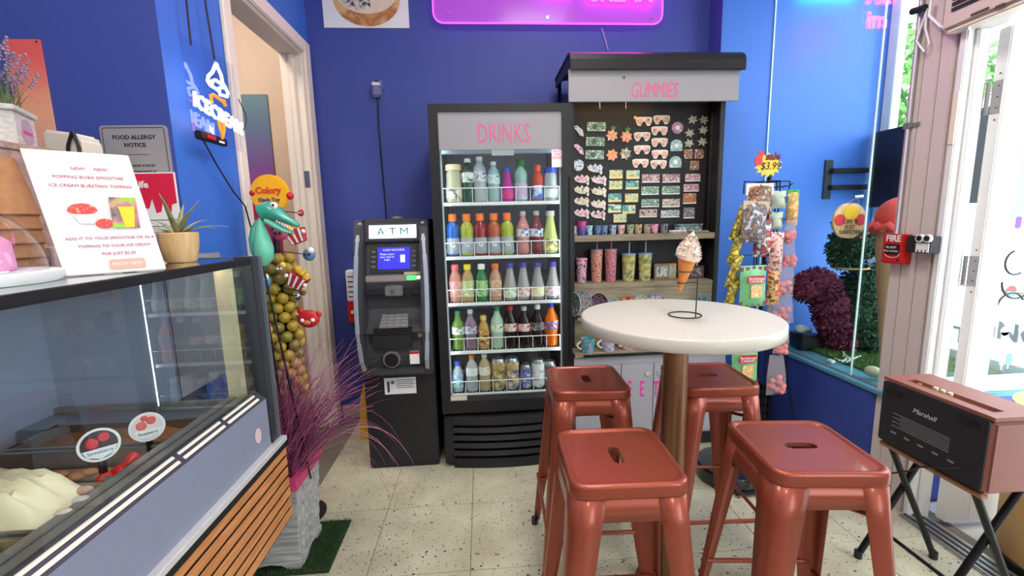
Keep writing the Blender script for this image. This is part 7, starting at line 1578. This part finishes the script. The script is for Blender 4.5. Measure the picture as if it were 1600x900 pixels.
# top with a recess slot
tx0, tx1, ty0_, ty1_ = SX0+.045, SX0+.085, SY0+.04, SY1-.05
tp = MB().box(SX0+.008, tx0, SY0+.002, SY1-.002, SZ1-.012, SZ1).box(tx1, SX1-.002, SY0+.002, SY1-.002, SZ1-.012, SZ1).box(tx0, tx1, SY0+.002, ty0_, SZ1-.012, SZ1).box(tx0, tx1, ty1_, SY1-.002, SZ1-.012, SZ1)
B(tp, 'top_cover', m_leath, SP)
for k in range(3): B(MB().lathe([(0, 0), (.0085, 0), (.0085, .016), (.007, .018), (0, .018)], ((tx0+tx1)/2, SY0+.17-.024*k+.06, SZ1-.012), 14), 'knob', M('brass_knob', (214, 190, 150), r=.3, m=.7), SP, smooth=True)
B(MB().lathe([(0, 0), (.006, 0), (.006, .010), (0, .011)], ((tx0+tx1)/2, SY1-.085, SZ1-.012), 12), 'jack', M('brass_knob', (214, 190, 150)), SP, smooth=True)
bp = B(MB().prism(rrect(SY0+.010, SY1-.010, SZ0+.010, SZ1-.012, .008), 'x', SX0, SX0+.0058), 'back_panel', M('black_back_panel', (34, 34, 40), r=.6, nz=.15, sc=120), SP)
text('Marshall', .024, M('silver_script', (196, 196, 200), r=.4), bp, (SX0-.0008, 1.325, .675), 'L', ext=.0004, shear=.3)
for y_ in (SY1-.055, SY0+.065): B(MB().prism(rrect(y_-.033, y_+.033, .695 if y_ > 1.3 else .70, .722 if y_ > 1.3 else .727, .012), 'x', SX0-.0012, SX0-.0002), 'port', m_blk, bp)
for k in range(7): B(MB().box(SX0-.0008, SX0-.0002, SY0+.11+.0*k, SY1-.06-.03*(k % 2), .632-.008*k, .6345-.008*k), 'text_line', M('grey_print', (130, 130, 135)), bp)
for k in range(5): B(MB().box(SX0-.0008, SX0-.0002, SY1-.08-.05*k, SY1-.06-.05*k, .556, .563), 'small_icon', M('grey_print', (130, 130, 135)), bp)
B(MB().tube([(SX0-.004, SY0+.07, .555), (SX0-.03, SY0+.10, .54), (SX0-.02, SY0+.17, .50), (SX0+.01, SY0+.24, .44), (SX0+.03, SY1-.05, .38), (SX0+.06, SY1+.05, .30)], .003, 6), 'power_cord', m_black, SP, smooth=True)
FS = thing('folding_stand', 'black folding stand with crossed legs under the brown speaker', 'stand', (1.61, 1.35, 0))
for y_ in (1.17, 1.455):
    B(MB().tube([(1.47, y_+.02, .012), (1.70, y_, .485)], .0115, 10), 'leg', m_black_metal, FS, smooth=True); B(MB().tube([(1.76, y_-.012, .012), (1.53, y_-.012, .485)], .0115, 10), 'leg', m_black_metal, FS, smooth=True)
    for xx, yy in ((1.47, y_+.02), (1.76, y_-.012)): B(MB().tube([(xx, yy, .0), (xx, yy, .03)], .014, 10), 'rubber_foot', m_black, FS, smooth=True)
for xx in (1.53, 1.70): B(MB().box(xx-.014, xx+.014, SY0+.01, SY1-.01, .483, .4985), 'support_bar', M('wooden_bar', (150, 112, 84), r=.6), FS, bevel=.003)
B(MB().tube([(1.53, 1.19, .14), (1.53, 1.475, .14)], .007, 8), 'cross_bar', m_black_metal, FS, smooth=True)
# ================================================================ floor things behind the stools
RB = thing('robot_vacuum', 'low round black floor device with a green light behind the stools', 'vacuum', (1.275, 2.06, 0))
B(MB().lathe([(0, .008), (.15, .008), (.168, .018), (.17, .07), (.163, .085), (.14, .09), (0, .092)], (1.275, 2.06, 0), 40), 'body', M('gloss_black', (16, 18, 20), r=.18, coat=.5), RB, smooth=True)
B(MB().lathe([(.03, .0925), (.05, .0925), (.05, .1), (.03, .1)], (1.275, 2.06, 0), 24), 'turret', m_black, RB, smooth=True)
B(MB().box(1.30, 1.36, 1.895, 1.905, .045, .058), 'green_light', M('green_glow2', (40, 255, 110), em=(30, 255, 100), es=3), RB, bevel=.002)
for dx in (-.1, .1): B(MB().tube([(1.275+dx-.01, 2.06, .0105), (1.275+dx+.01, 2.06, .0105)], .0105, 12), 'wheel', m_black, RB, smooth=True)
B(MB().prism([(1.20, .012), (1.35, .012), (1.33, .03), (1.22, .03)], 'y', 1.88, 1.893), 'bumper', m_black, RB, bevel=.004)
q = AZ(1150, 700, 0)
WB_ = thing('white_carton', 'white carton on the floor between the kiosk and the candy rack', 'box', (1.50, 2.52, 0))
B(MB().box(1.47, 1.60, 2.48, 2.62, .0, .20), 'carton', M('white_card', (206, 206, 204), r=.7), WB_, bevel=.002)
for s_ in ((1.47, 1.53, 2.48, 2.62), (1.54, 1.60, 2.48, 2.62)): B(MB().box(s_[0], s_[1], s_[2], s_[3], .2005, .204), 'flap', M('white_card', (206, 206, 204)), WB_)
CT_ = thing('black_crate', 'black slatted crate on the floor at the right of the kiosk', 'crate', (1.68, 2.62, 0))
for k in range(5): B(MB().box(1.62, 1.80, 2.50, 2.512, .03+.055*k, .065+.055*k), 'slat', m_black, CT_)
for x_ in (1.62, 1.785): B(MB().box(x_, x_+.015, 2.513, 2.70, .0, .29), 'side', m_black, CT_)
B(MB().box(1.635, 1.785, 2.69, 2.70, .02, .29), 'rear', m_black, CT_); B(MB().box(1.635, 1.785, 2.513, 2.69, .01, .02), 'floor_board', m_black, CT_)
